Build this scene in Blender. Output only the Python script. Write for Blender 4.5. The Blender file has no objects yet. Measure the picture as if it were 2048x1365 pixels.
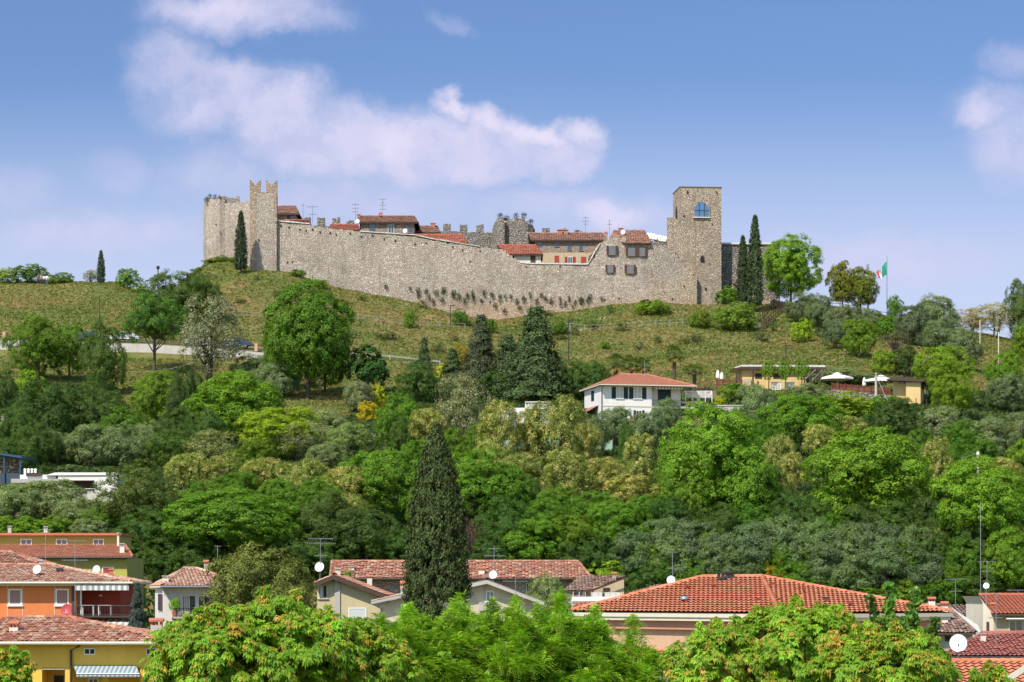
import bpy, math, random
import numpy as np
from mathutils import Vector, Matrix, noise as mnoise
R = math.radians
# ------------------------------------------------------------------ camera
F, HZ, CX, CZ = 5350.0, 1180.0, 1024.0, 12.0      # focal length in photo pixels, horizon row, centre column, eye height
scene = bpy.context.scene
cam = bpy.data.objects.new('camera', bpy.data.cameras.new('camera'))
scene.collection.objects.link(cam)
cam.location = (0, 0, CZ); cam.rotation_euler = (R(90), 0, 0)
cam.data.sensor_width = 36; cam.data.lens = 36 * F / 2048
cam.data.shift_y = (HZ - 682.5) / 2048
cam.data.clip_start = 1; cam.data.clip_end = 20000
scene.camera = cam
# ------------------------------------------------------------------ light
SUN_EL, SUN_AZ = 48.0, 33.0          # azimuth measured from behind the camera towards the left
to_sun = Vector((-math.sin(R(SUN_AZ)) * math.cos(R(SUN_EL)), -math.cos(R(SUN_AZ)) * math.cos(R(SUN_EL)), math.sin(R(SUN_EL))))
sl = bpy.data.lights.new('sun', 'SUN'); sl.energy = 4.2; sl.angle = R(0.53); sl.color = (1.0, 0.95, 0.87)
sun = bpy.data.objects.new('sun', sl); scene.collection.objects.link(sun)
sun.rotation_euler = to_sun.to_track_quat('Z', 'Y').to_euler(); sun.location = (-100, -100, 200)
scene.view_settings.view_transform = 'Standard'; scene.view_settings.look = 'None'
scene.view_settings.exposure = 0.4; scene.view_settings.gamma = 1.0
scene.cycles.max_bounces = 5; scene.cycles.diffuse_bounces = 3; scene.cycles.glossy_bounces = 2
scene.cycles.transmission_bounces = 3; scene.cycles.caustics_reflective = False; scene.cycles.caustics_refractive = False

class NT:
    """small helper to write node trees"""
    def __init__(s, tree): s.t = tree; s.n = tree.nodes; s.l = tree.links
    def node(s, typ, **kw):
        n = s.n.new(typ)
        for k, v in kw.items(): setattr(n, k, v)
        return n
    def put(s, sock, v):
        if v is None: return
        if isinstance(v, bpy.types.NodeSocket): s.l.new(v, sock)
        elif isinstance(v, (tuple, list)) and len(v) == 3 and sock.type == 'RGBA': sock.default_value = (*v, 1)
        else: sock.default_value = v
    def math(s, op, a, b=None, c=None, clamp=False):
        n = s.node('ShaderNodeMath', operation=op, use_clamp=clamp)
        s.put(n.inputs[0], a); s.put(n.inputs[1], b); s.put(n.inputs[2], c); return n.outputs[0]
    def vmath(s, op, a, b=None, out=0):
        n = s.node('ShaderNodeVectorMath', operation=op)
        s.put(n.inputs[0], a)
        if b is not None: s.put(n.inputs[1], b)
        return n.outputs[out]
    def mix(s, f, a, b, mode='MIX'):
        n = s.node('ShaderNodeMix', data_type='RGBA', blend_type=mode)
        s.put(n.inputs[0], f); s.put(n.inputs[6], a); s.put(n.inputs[7], b); return n.outputs[2]
    def noise(s, vec, scale, detail=3, rough=0.55, out=0, dim='3D', dist=0):
        n = s.node('ShaderNodeTexNoise', noise_dimensions=dim)
        s.put(n.inputs['Vector'], vec); n.inputs['Scale'].default_value = scale
        n.inputs['Detail'].default_value = detail; n.inputs['Roughness'].default_value = rough
        n.inputs['Distortion'].default_value = dist
        return n.outputs[out]
    def ramp(s, f, stops, interp='LINEAR'):
        n = s.node('ShaderNodeValToRGB'); cr = n.color_ramp; cr.interpolation = interp
        while len(cr.elements) < len(stops): cr.elements.new(0.5)
        for e, (p, c) in zip(cr.elements, stops):
            e.position = p; e.color = (*c, 1) if not isinstance(c, (int, float)) else (c, c, c, 1)
        s.put(n.inputs[0], f); return n.outputs[0]
    def maprange(s, v, a, b, c=0, d=1, kind='SMOOTHSTEP'):
        n = s.node('ShaderNodeMapRange', interpolation_type=kind)
        s.put(n.inputs[0], v); n.inputs[1].default_value = a; n.inputs[2].default_value = b
        n.inputs[3].default_value = c; n.inputs[4].default_value = d; return n.outputs[0]

# ------------------------------------------------------------------ sky with clouds at infinity
world = bpy.data.worlds.new('World'); scene.world = world; world.use_nodes = True
world.node_tree.nodes.clear(); w = NT(world.node_tree)
sky = w.node('ShaderNodeTexSky', sky_type='NISHITA'); sky.sun_disc = False
sky.sun_elevation = R(SUN_EL); sky.sun_rotation = math.atan2(to_sun.x, to_sun.y)
sky.altitude = 100; sky.air_density = 1.0; sky.dust_density = 0.35; sky.ozone_density = 3.0
tc = w.node('ShaderNodeTexCoord').outputs['Generated']
sep = w.node('ShaderNodeSeparateXYZ'); w.put(sep.inputs[0], tc)
yy = w.math('MAXIMUM', sep.outputs[1], 0.05)
U = w.math('MULTIPLY_ADD', w.math('DIVIDE', sep.outputs[0], yy), F, CX)
V = w.math('MULTIPLY_ADD', w.math('DIVIDE', sep.outputs[2], yy), -F, HZ)
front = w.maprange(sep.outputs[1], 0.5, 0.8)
comb = w.node('ShaderNodeCombineXYZ'); w.put(comb.inputs[0], U); w.put(comb.inputs[1], V)
P0 = comb.outputs[0]
n1 = w.noise(P0, 0.0042, 5, 0.6, out=1); n2 = w.noise(P0, 0.018, 5, 0.6, out=1)
d1 = w.vmath('SCALE', w.vmath('SUBTRACT', n1, (0.5, 0.5, 0.5))); d1.node.inputs['Scale'].default_value = 120
d2 = w.vmath('SCALE', w.vmath('SUBTRACT', n2, (0.5, 0.5, 0.5))); d2.node.inputs['Scale'].default_value = 60
P1 = w.vmath('ADD', w.vmath('ADD', P0, d1), d2)
def blob(cx, cy, rx, ry, amp, inner=0.45, rot=0.0):
    m = w.node('ShaderNodeMapping', vector_type='TEXTURE'); w.put(m.inputs[0], P1)
    m.inputs['Location'].default_value = (cx, cy, 0); m.inputs['Rotation'].default_value = (0, 0, R(rot)); m.inputs['Scale'].default_value = (rx, ry, 1e6)
    return w.maprange(w.vmath('LENGTH', m.outputs[0], out=1), inner, 1.0, amp, 0.0)
def blobs(lst):
    acc = None
    for b in lst:
        v = blob(*b)
        acc = v if acc is None else w.math('MAXIMUM', acc, v)
    return acc
soft = blobs([  # grey-lilac body of the cloud bank
    (345, 130, 130, 110, .60, .2), (430, 200, 190, 110, .75, .3), (560, 240, 170, 120, .85, .4), (690, 280, 210, 110, .9, .45), (840, 290, 230, 110, .9, .4),
    (980, 300, 190, 95, .9, .5), (1110, 310, 120, 80, .9, .5), (480, 20, 250, 75, .75, .3), (620, 45, 120, 50, .5, .2), (900, 45, 70, 28, .3, .1, 25),
    (1990, 215, 120, 80, .6, .2), (2050, 290, 150, 110, .65, .3), (2040, 120, 90, 60, .4, .1), (230, 340, 100, 60, .3, .1), (30, 380, 120, 70, .35, .1),
    (700, 400, 420, 80, .55, .1), (1100, 420, 260, 60, .5, .1), (190, 470, 330, 60, .6, .1), (1750, 520, 400, 80, .6, .1), (1250, 440, 200, 60, .6, .2), (450, 350, 200, 90, .5, .1)])
bright = blobs([  # sunlit rims
    (915, 205, 66, 30, .72, .15, 20), (975, 230, 70, 34, .62, .1, 35), (1165, 262, 66, 38, .6, .1, 20), (1060, 262, 90, 34, .6, .1, 15), (790, 275, 70, 60, .5, .05),
    (430, 10, 170, 40, .35, .1), (1960, 215, 60, 50, .35, .1), (430, 130, 150, 40, .3, .05, 20), (1230, 440, 100, 40, .4, .1)])
base = sky.outputs[0]
low = w.maprange(V, 120, 620)                       # veil of thin cloud towards the horizon
BG = w.node('ShaderNodeBackground')
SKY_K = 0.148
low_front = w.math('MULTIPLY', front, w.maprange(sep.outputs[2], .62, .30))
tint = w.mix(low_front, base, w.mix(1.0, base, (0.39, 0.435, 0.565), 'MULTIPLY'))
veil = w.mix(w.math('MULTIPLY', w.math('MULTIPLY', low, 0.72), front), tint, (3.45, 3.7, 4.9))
soft = w.math('MULTIPLY', soft, w.maprange(w.noise(P1, .012, 6, .65), .3, .65, .72, 1.12), clamp=True)
c1 = w.mix(w.math('MULTIPLY', soft, front), veil, w.mix(w.noise(P1, .006, 3), (3.0, 3.15, 4.45), (3.8, 3.65, 4.75)))
c2 = w.mix(w.math('MULTIPLY', bright, front), c1, (4.9, 4.4, 5.2))
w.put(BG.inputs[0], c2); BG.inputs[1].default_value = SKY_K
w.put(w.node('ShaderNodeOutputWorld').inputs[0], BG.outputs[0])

# ------------------------------------------------------------------ helpers
def W(px, py, D): return Vector(((px - CX) / F * D, D, CZ + (HZ - py) / F * D))
def m2(n, D): return n * D / F
ROT = [None]                                         # pivot and angle of the house being built
class turned:
    def __init__(s, pivot, deg): s.v = (Vector(pivot), R(deg))
    def __enter__(s): ROT[0] = s.v
    def __exit__(s, *a): ROT[0] = None
def link(o): scene.collection.objects.link(o)
def tag(o, label, cat, group=None):
    o['label'] = label; o['category'] = cat
    if group: o['group'] = group
    return o
def thing(name, label, cat, loc, group=None):
    o = bpy.data.objects.new(name, None); link(o); o.location = loc; o.empty_display_size = 0.3
    return tag(o, label, cat, group)
def wloc(o):
    v = Vector((0, 0, 0))
    while o is not None: v += o.location; o = o.parent
    return v
class MB:
    def __init__(s): s.v = []; s.f = []; s.m = []; s.uv = {}; s.mi = 0
    def face(s, pts, uv=None):
        b = len(s.v); s.v += [tuple(p) for p in pts]; s.f.append(tuple(range(b, b + len(pts)))); s.m.append(s.mi)
        if uv: s.uv[len(s.f) - 1] = uv
    def hexa(s, p):                                  # p: 4 bottom (ccw) + 4 top
        b = len(s.v); s.v += [tuple(q) for q in p]
        for f in ((3, 2, 1, 0), (4, 5, 6, 7), (0, 1, 5, 4), (1, 2, 6, 5), (2, 3, 7, 6), (3, 0, 4, 7)):
            s.f.append(tuple(b + i for i in f)); s.m.append(s.mi)
        return s
    def box(s, x0, x1, y0, y1, z0, z1):
        return s.hexa([(x0, y0, z0), (x1, y0, z0), (x1, y1, z0), (x0, y1, z0), (x0, y0, z1), (x1, y0, z1), (x1, y1, z1), (x0, y1, z1)])
    def pbox(s, px0, px1, pyt, pyb, D, dep):         # photo rectangle at distance D, given depth in metres
        a = W(px0, pyb, D); b = W(px1, pyt, D); return s.box(a.x, b.x, D, D + dep, a.z, b.z)
    def prism(s, pts, D, dep):                       # photo outline at distance D pushed back by dep
        fr = [W(x, y, D) for x, y in pts]; bk = [v + Vector((0, dep, 0)) for v in fr]; n = len(fr)
        s.face(fr); s.face(bk[::-1])
        for i in range(n):
            j = (i + 1) % n; s.face([fr[j], fr[i], bk[i], bk[j]])
        return s
    def slab(s, poly, t):                            # planar polygon with thickness downwards
        n = len(poly); lo = [Vector(p) - Vector((0, 0, t)) for p in poly]
        s.face(poly); s.face(lo[::-1])
        for i in range(n):
            j = (i + 1) % n; s.face([poly[i], lo[i], lo[j], poly[j]])
        return s
    def tube(s, pts, r, n=6, cap=True):
        pts = [Vector(p) for p in pts]; rr = r if isinstance(r, (list, tuple)) else [r] * len(pts)
        b = len(s.v); k = len(pts)
        for i, p in enumerate(pts):
            d = (pts[min(i + 1, k - 1)] - pts[max(i - 1, 0)]).normalized()
            a = Vector((0, 0, 1)) if abs(d.z) < 0.9 else Vector((1, 0, 0))
            u = d.cross(a).normalized(); v = d.cross(u)
            for j in range(n):
                t = 2 * math.pi * j / n; s.v.append(tuple(p + rr[i] * (u * math.cos(t) + v * math.sin(t))))
        for i in range(k - 1):
            for j in range(n):
                s.f.append((b + i * n + j, b + i * n + (j + 1) % n, b + (i + 1) * n + (j + 1) % n, b + (i + 1) * n + j)); s.m.append(s.mi)
        if cap:
            s.f.append(tuple(b + j for j in range(n))); s.m.append(s.mi)
            s.f.append(tuple(b + (k - 1) * n + j for j in range(n - 1, -1, -1))); s.m.append(s.mi)
        return s
    def lathe(s, c, prof, n=12):                     # prof: (radius, z)
        return s.tube([Vector(c) + Vector((0, 0, z)) for r, z in prof], [r for r, z in prof], n)
    def build(s, name, mat, parent=None, smooth=False):
        me = bpy.data.meshes.new(name)
        org = wloc(parent) if parent else Vector((0, 0, 0))
        vs = s.v
        if ROT[0]:
            pv, an = ROT[0]; c, sn = math.cos(an), math.sin(an)
            vs = [(pv.x + (x - pv.x) * c - (y - pv.y) * sn, pv.y + (x - pv.x) * sn + (y - pv.y) * c, z) for x, y, z in vs]
        if parent is None:                           # origin of a one-mesh thing at its base
            a = np.array(vs); org = Vector(((a[:, 0].min() + a[:, 0].max()) / 2, (a[:, 1].min() + a[:, 1].max()) / 2, a[:, 2].min()))
        me.from_pydata([(x - org.x, y - org.y, z - org.z) for x, y, z in vs], [], s.f)
        mats = mat if isinstance(mat, (list, tuple)) else [mat]
        for m in mats: me.materials.append(m)
        if len(mats) > 1: me.polygons.foreach_set('material_index', s.m)
        if s.uv:
            uvl = me.uv_layers.new(name='UVMap').data
            for fi, uv in s.uv.items():
                st = me.polygons[fi].loop_start
                for k, c in enumerate(uv): uvl[st + k].uv = c
        if smooth: me.polygons.foreach_set('use_smooth', [True] * len(s.f))
        me.update()
        o = bpy.data.objects.new(name, me); link(o)
        if parent: o.parent = parent
        else: o.location = org
        return o
def copy_tree(o, parent=None):
    c = o.copy(); link(c); c.parent = parent
    for ch in list(o.children): copy_tree(ch, c)
    return c

# ------------------------------------------------------------------ materials
MATS = {}
def newmat(name):
    m = bpy.data.materials.new(name); m.use_nodes = True; m.node_tree.nodes.clear(); t = NT(m.node_tree)
    out = t.node('ShaderNodeOutputMaterial'); b = t.node('ShaderNodeBsdfPrincipled')
    t.l.new(b.outputs[0], out.inputs[0]); b.inputs['Roughness'].default_value = 0.85
    b.inputs['Specular IOR Level'].default_value = 0.25
    MATS[name] = m
    return m, t, b, out
def objco(t): return t.node('ShaderNodeTexCoord').outputs['Object']
def geopos(t): return t.node('ShaderNodeNewGeometry').outputs['Position']
def bump(t, b, h, dist, strength=1.0):
    n = t.node('ShaderNodeBump'); n.inputs['Distance'].default_value = dist; n.inputs['Strength'].default_value = strength
    t.put(n.inputs['Height'], h); t.l.new(n.outputs[0], b.inputs['Normal'])
def plaster(name, col, var=0.26, rough=0.9):
    m, t, b, _ = newmat(name); p = geopos(t)
    n = t.noise(p, 0.7, 5, 0.6); n2 = t.noise(p, 9, 3)
    st = t.node('ShaderNodeMapping'); t.put(st.inputs[0], p); st.inputs['Scale'].default_value = (2.2, 2.2, .25)
    streak = t.noise(st.outputs[0], 1.0, 4, .6)
    k = t.math('ADD', t.math('MULTIPLY', n, var), t.math('MULTIPLY', streak, var))
    k = t.math('ADD', t.math('ADD', k, t.math('MULTIPLY', n2, var * .4)), 1 - var * 1.2)
    sc = t.vmath('SCALE', tuple(col)); t.put(sc.node.inputs['Scale'], k)
    t.put(b.inputs['Base Color'], sc); b.inputs['Roughness'].default_value = rough
    bump(t, b, n2, 0.01)
    return m
def simple(name, col, rough=0.6, metal=0.0, var=0.1, spec=0.3):
    m, t, b, _ = newmat(name); n = t.noise(objco(t), 3.0, 4)
    sc = t.vmath('SCALE', tuple(col)); t.put(sc.node.inputs['Scale'], t.math('ADD', t.math('MULTIPLY', n, var * 2), 1 - var))
    t.put(b.inputs['Base Color'], sc); b.inputs['Roughness'].default_value = rough; b.inputs['Metallic'].default_value = metal
    b.inputs['Specular IOR Level'].default_value = spec
    return m
def stone(name, cols, scale=2.0, patch=None, mortar=(.20, .16, .12), bd=0.12, ms=1.0):
    m, t, b, _ = newmat(name); p = geopos(t)
    mp = t.node('ShaderNodeMapping'); t.put(mp.inputs[0], t.vmath('ADD', p, t.vmath('MULTIPLY', t.noise(p, 1.1, 2, out=1), (.5, .5, .5))))
    mp.inputs['Scale'].default_value = (1, 1, 1.9)
    v = t.node('ShaderNodeTexVoronoi', feature='F1'); t.put(v.inputs['Vector'], mp.outputs[0]); v.inputs['Scale'].default_value = scale
    e = t.node('ShaderNodeTexVoronoi', feature='DISTANCE_TO_EDGE'); t.put(e.inputs['Vector'], mp.outputs[0]); e.inputs['Scale'].default_value = scale
    sp = t.node('ShaderNodeSeparateColor'); t.put(sp.inputs[0], v.outputs['Color'])
    c = t.ramp(sp.outputs[0], [(i / (len(cols) - 1), x) for i, x in enumerate(cols)])
    if patch:                                        # weathered patches of another stone colour
        c = t.mix(t.maprange(t.noise(p, .09, 4, .65), .42, .62), c, t.ramp(sp.outputs[1], [(0, patch[0]), (1, patch[1])]))
    if patch:
        sz = t.node('ShaderNodeSeparateXYZ'); t.put(sz.inputs[0], p)
        c = t.mix(t.math('MULTIPLY', t.maprange(t.math('ADD', sz.outputs[2], t.math('MULTIPLY', t.noise(p, .35, 4, .6), 5)), 64.5, 60.5), .8), c, t.vmath('MULTIPLY', c, (1.0, .80, .62)))
        ms_ = t.node('ShaderNodeMapping'); t.put(ms_.inputs[0], p); ms_.inputs['Scale'].default_value = (.9, .9, .13)
        c = t.mix(t.math('MULTIPLY', t.maprange(t.noise(ms_.outputs[0], 1.0, 5, .65), .48, .68), .45), c, t.vmath('MULTIPLY', c, (.62, .59, .57)))
        c = t.mix(t.math('MULTIPLY', t.maprange(t.noise(p, .13, 5, .7), .48, .60), .6), c, t.vmath('MULTIPLY', c, (.66, .66, .68)))
        q = t.vmath('DISTANCE', t.vmath('ADD', p, t.vmath('MULTIPLY', t.noise(p, .8, 4, .65, out=1), (2, 0, 2))), tuple(W(1350, 520, 446)), out=1)
        c = t.mix(t.maprange(q, 2.0, 3.6, .65, 0), c, (.55, .49, .42))
    c = t.mix(t.math('MULTIPLY', t.maprange(t.noise(p, .45, 5, .7), .5, .75), .35), c, t.vmath('MULTIPLY', c, (.62, .60, .58)))
    c = t.mix(t.maprange(e.outputs['Distance'], .02, .13, ms, 0), c, mortar)
    t.put(b.inputs['Base Color'], c); b.inputs['Roughness'].default_value = .95
    h = t.math('ADD', t.maprange(e.outputs['Distance'], 0, .25), t.math('ADD', t.math('MULTIPLY', sp.outputs[2], .8), t.math('MULTIPLY', t.noise(p, 6, 3), .4)))
    bump(t, b, h, bd)
    return m
def tile(name, cols, rough=.85, lichen=0.3, lcol=(.33, .29, .22)):
    m, t, b, _ = newmat(name)
    uv = t.node('ShaderNodeUVMap').outputs[0]
    fl = t.vmath('FLOOR', uv); wn = t.node('ShaderNodeTexWhiteNoise', noise_dimensions='2D'); t.put(wn.inputs[0], fl)
    c = t.ramp(wn.outputs[0], [(i / (len(cols) - 1), x) for i, x in enumerate(cols)])
    p = geopos(t)
    c = t.mix(t.math('MULTIPLY', t.maprange(t.noise(p, 1.1, 5, .7), .48, .68), lichen), c, lcol)
    c = t.mix(t.math('MULTIPLY', t.noise(p, 7, 3), .25), c, (.10, .05, .04))
    t.put(b.inputs['Base Color'], c); b.inputs['Roughness'].default_value = rough
    return m
def stripes(name, a, bcol, period, axis=0, rough=.8):
    m, t, b, _ = newmat(name); sp = t.node('ShaderNodeSeparateXYZ'); t.put(sp.inputs[0], geopos(t))
    s = t.math('FRACT', t.math('DIVIDE', sp.outputs[axis], period))
    t.put(b.inputs['Base Color'], t.mix(t.math('GREATER_THAN', s, .5), a, bcol)); b.inputs['Roughness'].default_value = rough
    return m
def glass(name, col=(.03, .04, .05), rough=.08):
    m, t, b, _ = newmat(name); n = t.noise(geopos(t), 1.2, 2)
    t.put(b.inputs['Base Color'], t.mix(n, col, tuple(x * 1.8 for x in col))); b.inputs['Roughness'].default_value = rough
    b.inputs['Specular IOR Level'].default_value = .8
    return m
def foliage(name, trans=0.3, rough=.6, spec=.25):
    """leaf colour = per-leaf attribute x the tree's own tint (object colour)"""
    m, t, b, out = newmat(name)
    a = t.node('ShaderNodeAttribute', attribute_name='col').outputs['Color']
    oi = t.node('ShaderNodeObjectInfo')
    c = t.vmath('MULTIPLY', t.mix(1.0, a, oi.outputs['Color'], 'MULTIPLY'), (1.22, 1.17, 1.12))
    t.put(b.inputs['Base Color'], c); b.inputs['Roughness'].default_value = rough; b.inputs['Specular IOR Level'].default_value = spec
    tr = t.node('ShaderNodeBsdfTranslucent'); t.put(tr.inputs[0], t.mix(1.0, c, (1.25, 1.3, .6), 'MULTIPLY'))
    mx = t.node('ShaderNodeMixShader'); mx.inputs[0].default_value = trans
    t.l.new(b.outputs[0], mx.inputs[1]); t.l.new(tr.outputs[0], mx.inputs[2]); t.l.new(mx.outputs[0], out.inputs[0])
    return m
M_leaf = foliage('leaf', .4); M_dry = foliage('needle', .1, .7)
M_bark = simple('bark', (.10, .075, .055), .95, var=.35)
M_barkdark = simple('bark_dark', (.05, .04, .032), .95, var=.3)
M_wall = stone('castle_stone', [(.70, .57, .45), (.48, .38, .29), (.76, .66, .54), (.56, .45, .35), (.60, .49, .38), (.84, .77, .67)], 3.3,
               patch=((.50, .41, .32), (.70, .60, .49)), mortar=(.24, .19, .145), bd=.07, ms=.85)
M_tower = stone('tower_stone', [(.72, .59, .43), (.52, .41, .30), (.78, .67, .52), (.60, .48, .36), (.86, .78, .65)], 3.2, patch=((.64, .49, .33), (.74, .60, .43)), mortar=(.27, .20, .14), ms=.8)
M_dark_stone = stone('weathered_stone', [(.30, .26, .22), (.44, .38, .31), (.24, .21, .18), (.50, .44, .37)], 2.2, mortar=(.13, .11, .09))
M_quoin = stone('quoin_brick', [(.58, .40, .27), (.62, .48, .34), (.52, .36, .25), (.64, .55, .45)], 2.8, mortar=(.32, .22, .15), ms=.7)
M_house_stone = stone('house_stone', [(.40, .30, .22), (.30, .24, .19), (.46, .38, .30), (.36, .22, .15)], 3.0, mortar=(.30, .24, .19), ms=.8, bd=.06)
M_hole = simple('hole_dark', (.03, .024, .02), 1.0)
M_cop = simple('pale_coping', (.60, .56, .50), .9, var=.3)
M_oldtile = tile('old_castle_tile', [(.30, .12, .075), (.38, .19, .12), (.22, .11, .08), (.46, .27, .18), (.30, .17, .12), (.36, .13, .075)], lichen=.55, lcol=(.22, .17, .13))
M_redtile = tile('red_castle_tile', [(.42, .10, .055), (.50, .15, .08), (.33, .09, .055), (.48, .21, .13)], lichen=.35)
M_coppo = tile('old_coppo_tile', [(.42, .15, .085), (.52, .21, .12), (.32, .11, .07), (.66, .43, .28), (.45, .18, .10), (.36, .15, .10), (.58, .31, .19)], lichen=.35)
M_coppo2 = tile('pale_coppo_tile', [(.46, .16, .09), (.64, .40, .26), (.42, .14, .08), (.68, .50, .36), (.52, .21, .12)], lichen=.25)
M_brown = tile('brown_roof_tile', [(.24, .13, .09), (.34, .20, .14), (.19, .11, .085), (.46, .32, .24), (.30, .16, .11)], lichen=.5, lcol=(.20, .17, .13))
M_new = tile('new_orange_tile', [(.64, .21, .10), (.69, .25, .125), (.58, .175, .08), (.66, .23, .11), (.62, .27, .16)], .7, lichen=.28, lcol=(.44, .15, .08))
M_flat = tile('flat_roof_tile', [(.50, .17, .09), (.56, .21, .12), (.46, .15, .085), (.60, .25, .15)], .8, lichen=.15)
M_white = plaster('white_render', (.74, .70, .64)); M_cream = plaster('cream_render', (.72, .63, .48))
M_beige = plaster('beige_render', (.53, .43, .26)); M_beige2 = plaster('pale_beige_render', (.58, .50, .36))
M_yellow = plaster('yellow_render', (.74, .46, .08)); M_orange = plaster('orange_render', (.66, .20, .07)); M_redwall = plaster('red_render', (.42, .07, .045))
M_olive = plaster('olive_render', (.38, .34, .09)); M_pink = plaster('pink_render', (.56, .34, .22)); M_salmon = plaster('salmon_render', (.50, .24, .16))
M_cafe = plaster('cafe_yellow_render', (.64, .46, .20)); M_ochre = plaster('ochre_render', (.50, .38, .24))
M_conc = plaster('concrete', (.46, .42, .36), .35); M_paint = simple('white_paint', (.78, .76, .70), .5, var=.06)
M_gutter = simple('gutter_cream', (.60, .55, .42), .5); M_gutdark = simple('gutter_brown', (.07, .045, .035), .45)
M_brick = plaster('chimney_brick', (.46, .16, .09)); M_chim = plaster('chimney_render', (.68, .60, .50))
M_wood = simple('dark_wood', (.075, .045, .03), .7, var=.3); M_redwood = simple('red_shutter', (.36, .055, .03), .6)
M_brownsh = simple('brown_shutter', (.09, .045, .035), .6); M_greensh = simple('dark_green_shutter', (.012, .035, .035), .55)
M_blind = stripes('roller_blind', (.36, .22, .20), (.30, .18, .165), .09, 2); M_blindw = stripes('white_roller_blind', (.60, .60, .57), (.50, .50, .48), .09, 2)
M_metal = simple('grey_metal', (.35, .35, .36), .4, .6); M_dkmetal = simple('dark_metal', (.05, .05, .055), .5, .3)
M_dish = simple('white_dish', (.85, .85, .84), .35, var=.03); M_dishred = simple('red_dish', (.42, .06, .06), .4)
M_greyglass = glass('grey_glass', (.08, .09, .10), .15); M_merlon = stone('merlon_brick', [(.50, .34, .22), (.58, .44, .30), (.46, .30, .19), (.60, .50, .38)], 2.8, mortar=(.30, .22, .15), ms=.7)
M_glass = glass('window_glass'); M_blueglass = glass('sky_glass', (.05, .11, .20), .05)
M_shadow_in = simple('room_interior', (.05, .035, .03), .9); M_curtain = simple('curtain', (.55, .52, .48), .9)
M_canvas = simple('canvas_white', (.82, .79, .72), .8, var=.06); M_awnblue = stripes('blue_awning', (.20, .26, .28), (.42, .48, .48), .20)
M_awnw = stripes('grey_awning', (.30, .31, .31), (.66, .65, .62), .36); M_awnw2 = stripes('cream_awning', (.42, .36, .28), (.80, .76, .68), .40)
M_redfence = simple('red_fence', (.17, .05, .035), .8); M_grayroof = simple('grey_roof', (.40, .37, .34), .8)

# ------------------------------------------------------------------ terrain
def row_y(D, pts): return D, np.array([p[0] for p in pts], float), np.array([CZ + (HZ - p[1]) / F * D for p in pts], float)
def row_z(D, z): return D, np.array([0., 1.]), np.array([z, z], float)
Z455 = [(-300, 562), (0, 566), (150, 565), (230, 566), (270, 584), (330, 592), (380, 552), (420, 516), (460, 517), (497, 535), (560, 548), (700, 585), (900, 635), (1100, 636), (1300, 614), (1400, 612), (1500, 606), (1600, 606), (1700, 618), (1800, 638), (1900, 656), (2048, 684), (2350, 730)]
r455 = row_y(455, Z455)
ROWS = [row_z(-300, 0), row_z(0, 0), row_z(60, 1), row_z(90, 2.5), row_z(120, 4), row_z(150, 6), row_z(170, 7), row_z(200, 9),
        row_z(227, 9.8), row_y(233, [(0, 1092), (1024, 1092), (2048, 1100)]), row_y(249, [(0, 1012), (1024, 1015), (2048, 1030)]), row_y(260, [(0, 985), (1024, 985), (2048, 1000)]),
        row_y(300, [(0, 895), (1024, 905), (2048, 915)]),
        row_y(330, [(0, 842), (1100, 845), (1200, 842), (1480, 840), (1850, 845), (2048, 860)]),
        row_y(344, [(0, 815), (900, 822), (1200, 812), (1400, 800), (1650, 806), (1800, 815), (1900, 815), (2048, 850)]),
        row_y(350, [(0, 805), (900, 812), (1200, 800), (1380, 779), (1500, 779), (1800, 783), (1850, 790), (1900, 800), (2048, 840)]),
        row_y(361, [(0, 785), (900, 792), (1200, 785), (1380, 788), (1500, 788), (1800, 790), (1900, 785), (2048, 820)]),
        row_y(372, [(0, 755), (500, 768), (900, 768), (1200, 765), (1400, 760), (1500, 752), (1700, 750), (1900, 755), (2048, 800)]),
        row_y(396, [(0, 712), (300, 718), (530, 731), (600, 731), (700, 728), (900, 738), (1100, 735), (1300, 725), (1500, 706), (1700, 704), (1900, 716), (2048, 760)]),
        row_y(397.5, [(0, 681), (300, 687), (530, 703), (700, 714), (900, 730), (1100, 732), (1300, 722), (1500, 704), (1700, 702), (1900, 714), (2048, 757)]),
        row_y(404, [(0, 678), (300, 684), (500, 697), (700, 709), (900, 724), (1100, 724), (1300, 714), (1500, 695), (1700, 693), (1900, 708), (2048, 750)]),
        row_y(424, [(-300, 618), (0, 618), (270, 630), (380, 628), (420, 610), (497, 600), (620, 612), (700, 632), (800, 650), (900, 662), (1000, 668), (1200, 656), (1300, 650), (1400, 650), (1500, 654), (1600, 660), (1700, 665), (1800, 672), (1900, 690), (2048, 712), (2350, 760)]),
        row_y(440, [(-300, 562), (0, 570), (150, 570), (230, 572), (270, 588), (330, 600), (380, 590), (420, 562), (460, 548), (497, 545), (560, 546), (620, 560), (700, 580), (800, 602), (900, 630), (1000, 643), (1100, 632), (1200, 617), (1300, 607), (1400, 611), (1500, 620), (1550, 622), (1600, 618), (1700, 630), (1800, 648), (1900, 666), (2048, 690), (2350, 735)]),
        r455,
        (500, r455[1], r455[2] - 2), (580, r455[1], r455[2] - 22), (750, r455[1], r455[2] * 0 + 8), (1500, r455[1], r455[2] * 0), (6000, r455[1], r455[2] * 0)]
RD = np.array([r[0] for r in ROWS], float)
def gz(x, y):
    """ground height at world (x, y) without the small bumps"""
    px = CX + x / max(y, 60.0) * F
    z = [np.interp(px, r[1], r[2]) for r in ROWS]
    return float(np.interp(y, RD, z))
def bumpz(x, y):
    a = 0.0 if y < 190 else min(1.0, (y - 190) / 40) * (1 if y < 600 else 0)
    return a * (0.55 * mnoise.noise(Vector((x * .11, y * .11, 0))) + .22 * mnoise.noise(Vector((x * .4, y * .4, 3))))
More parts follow.
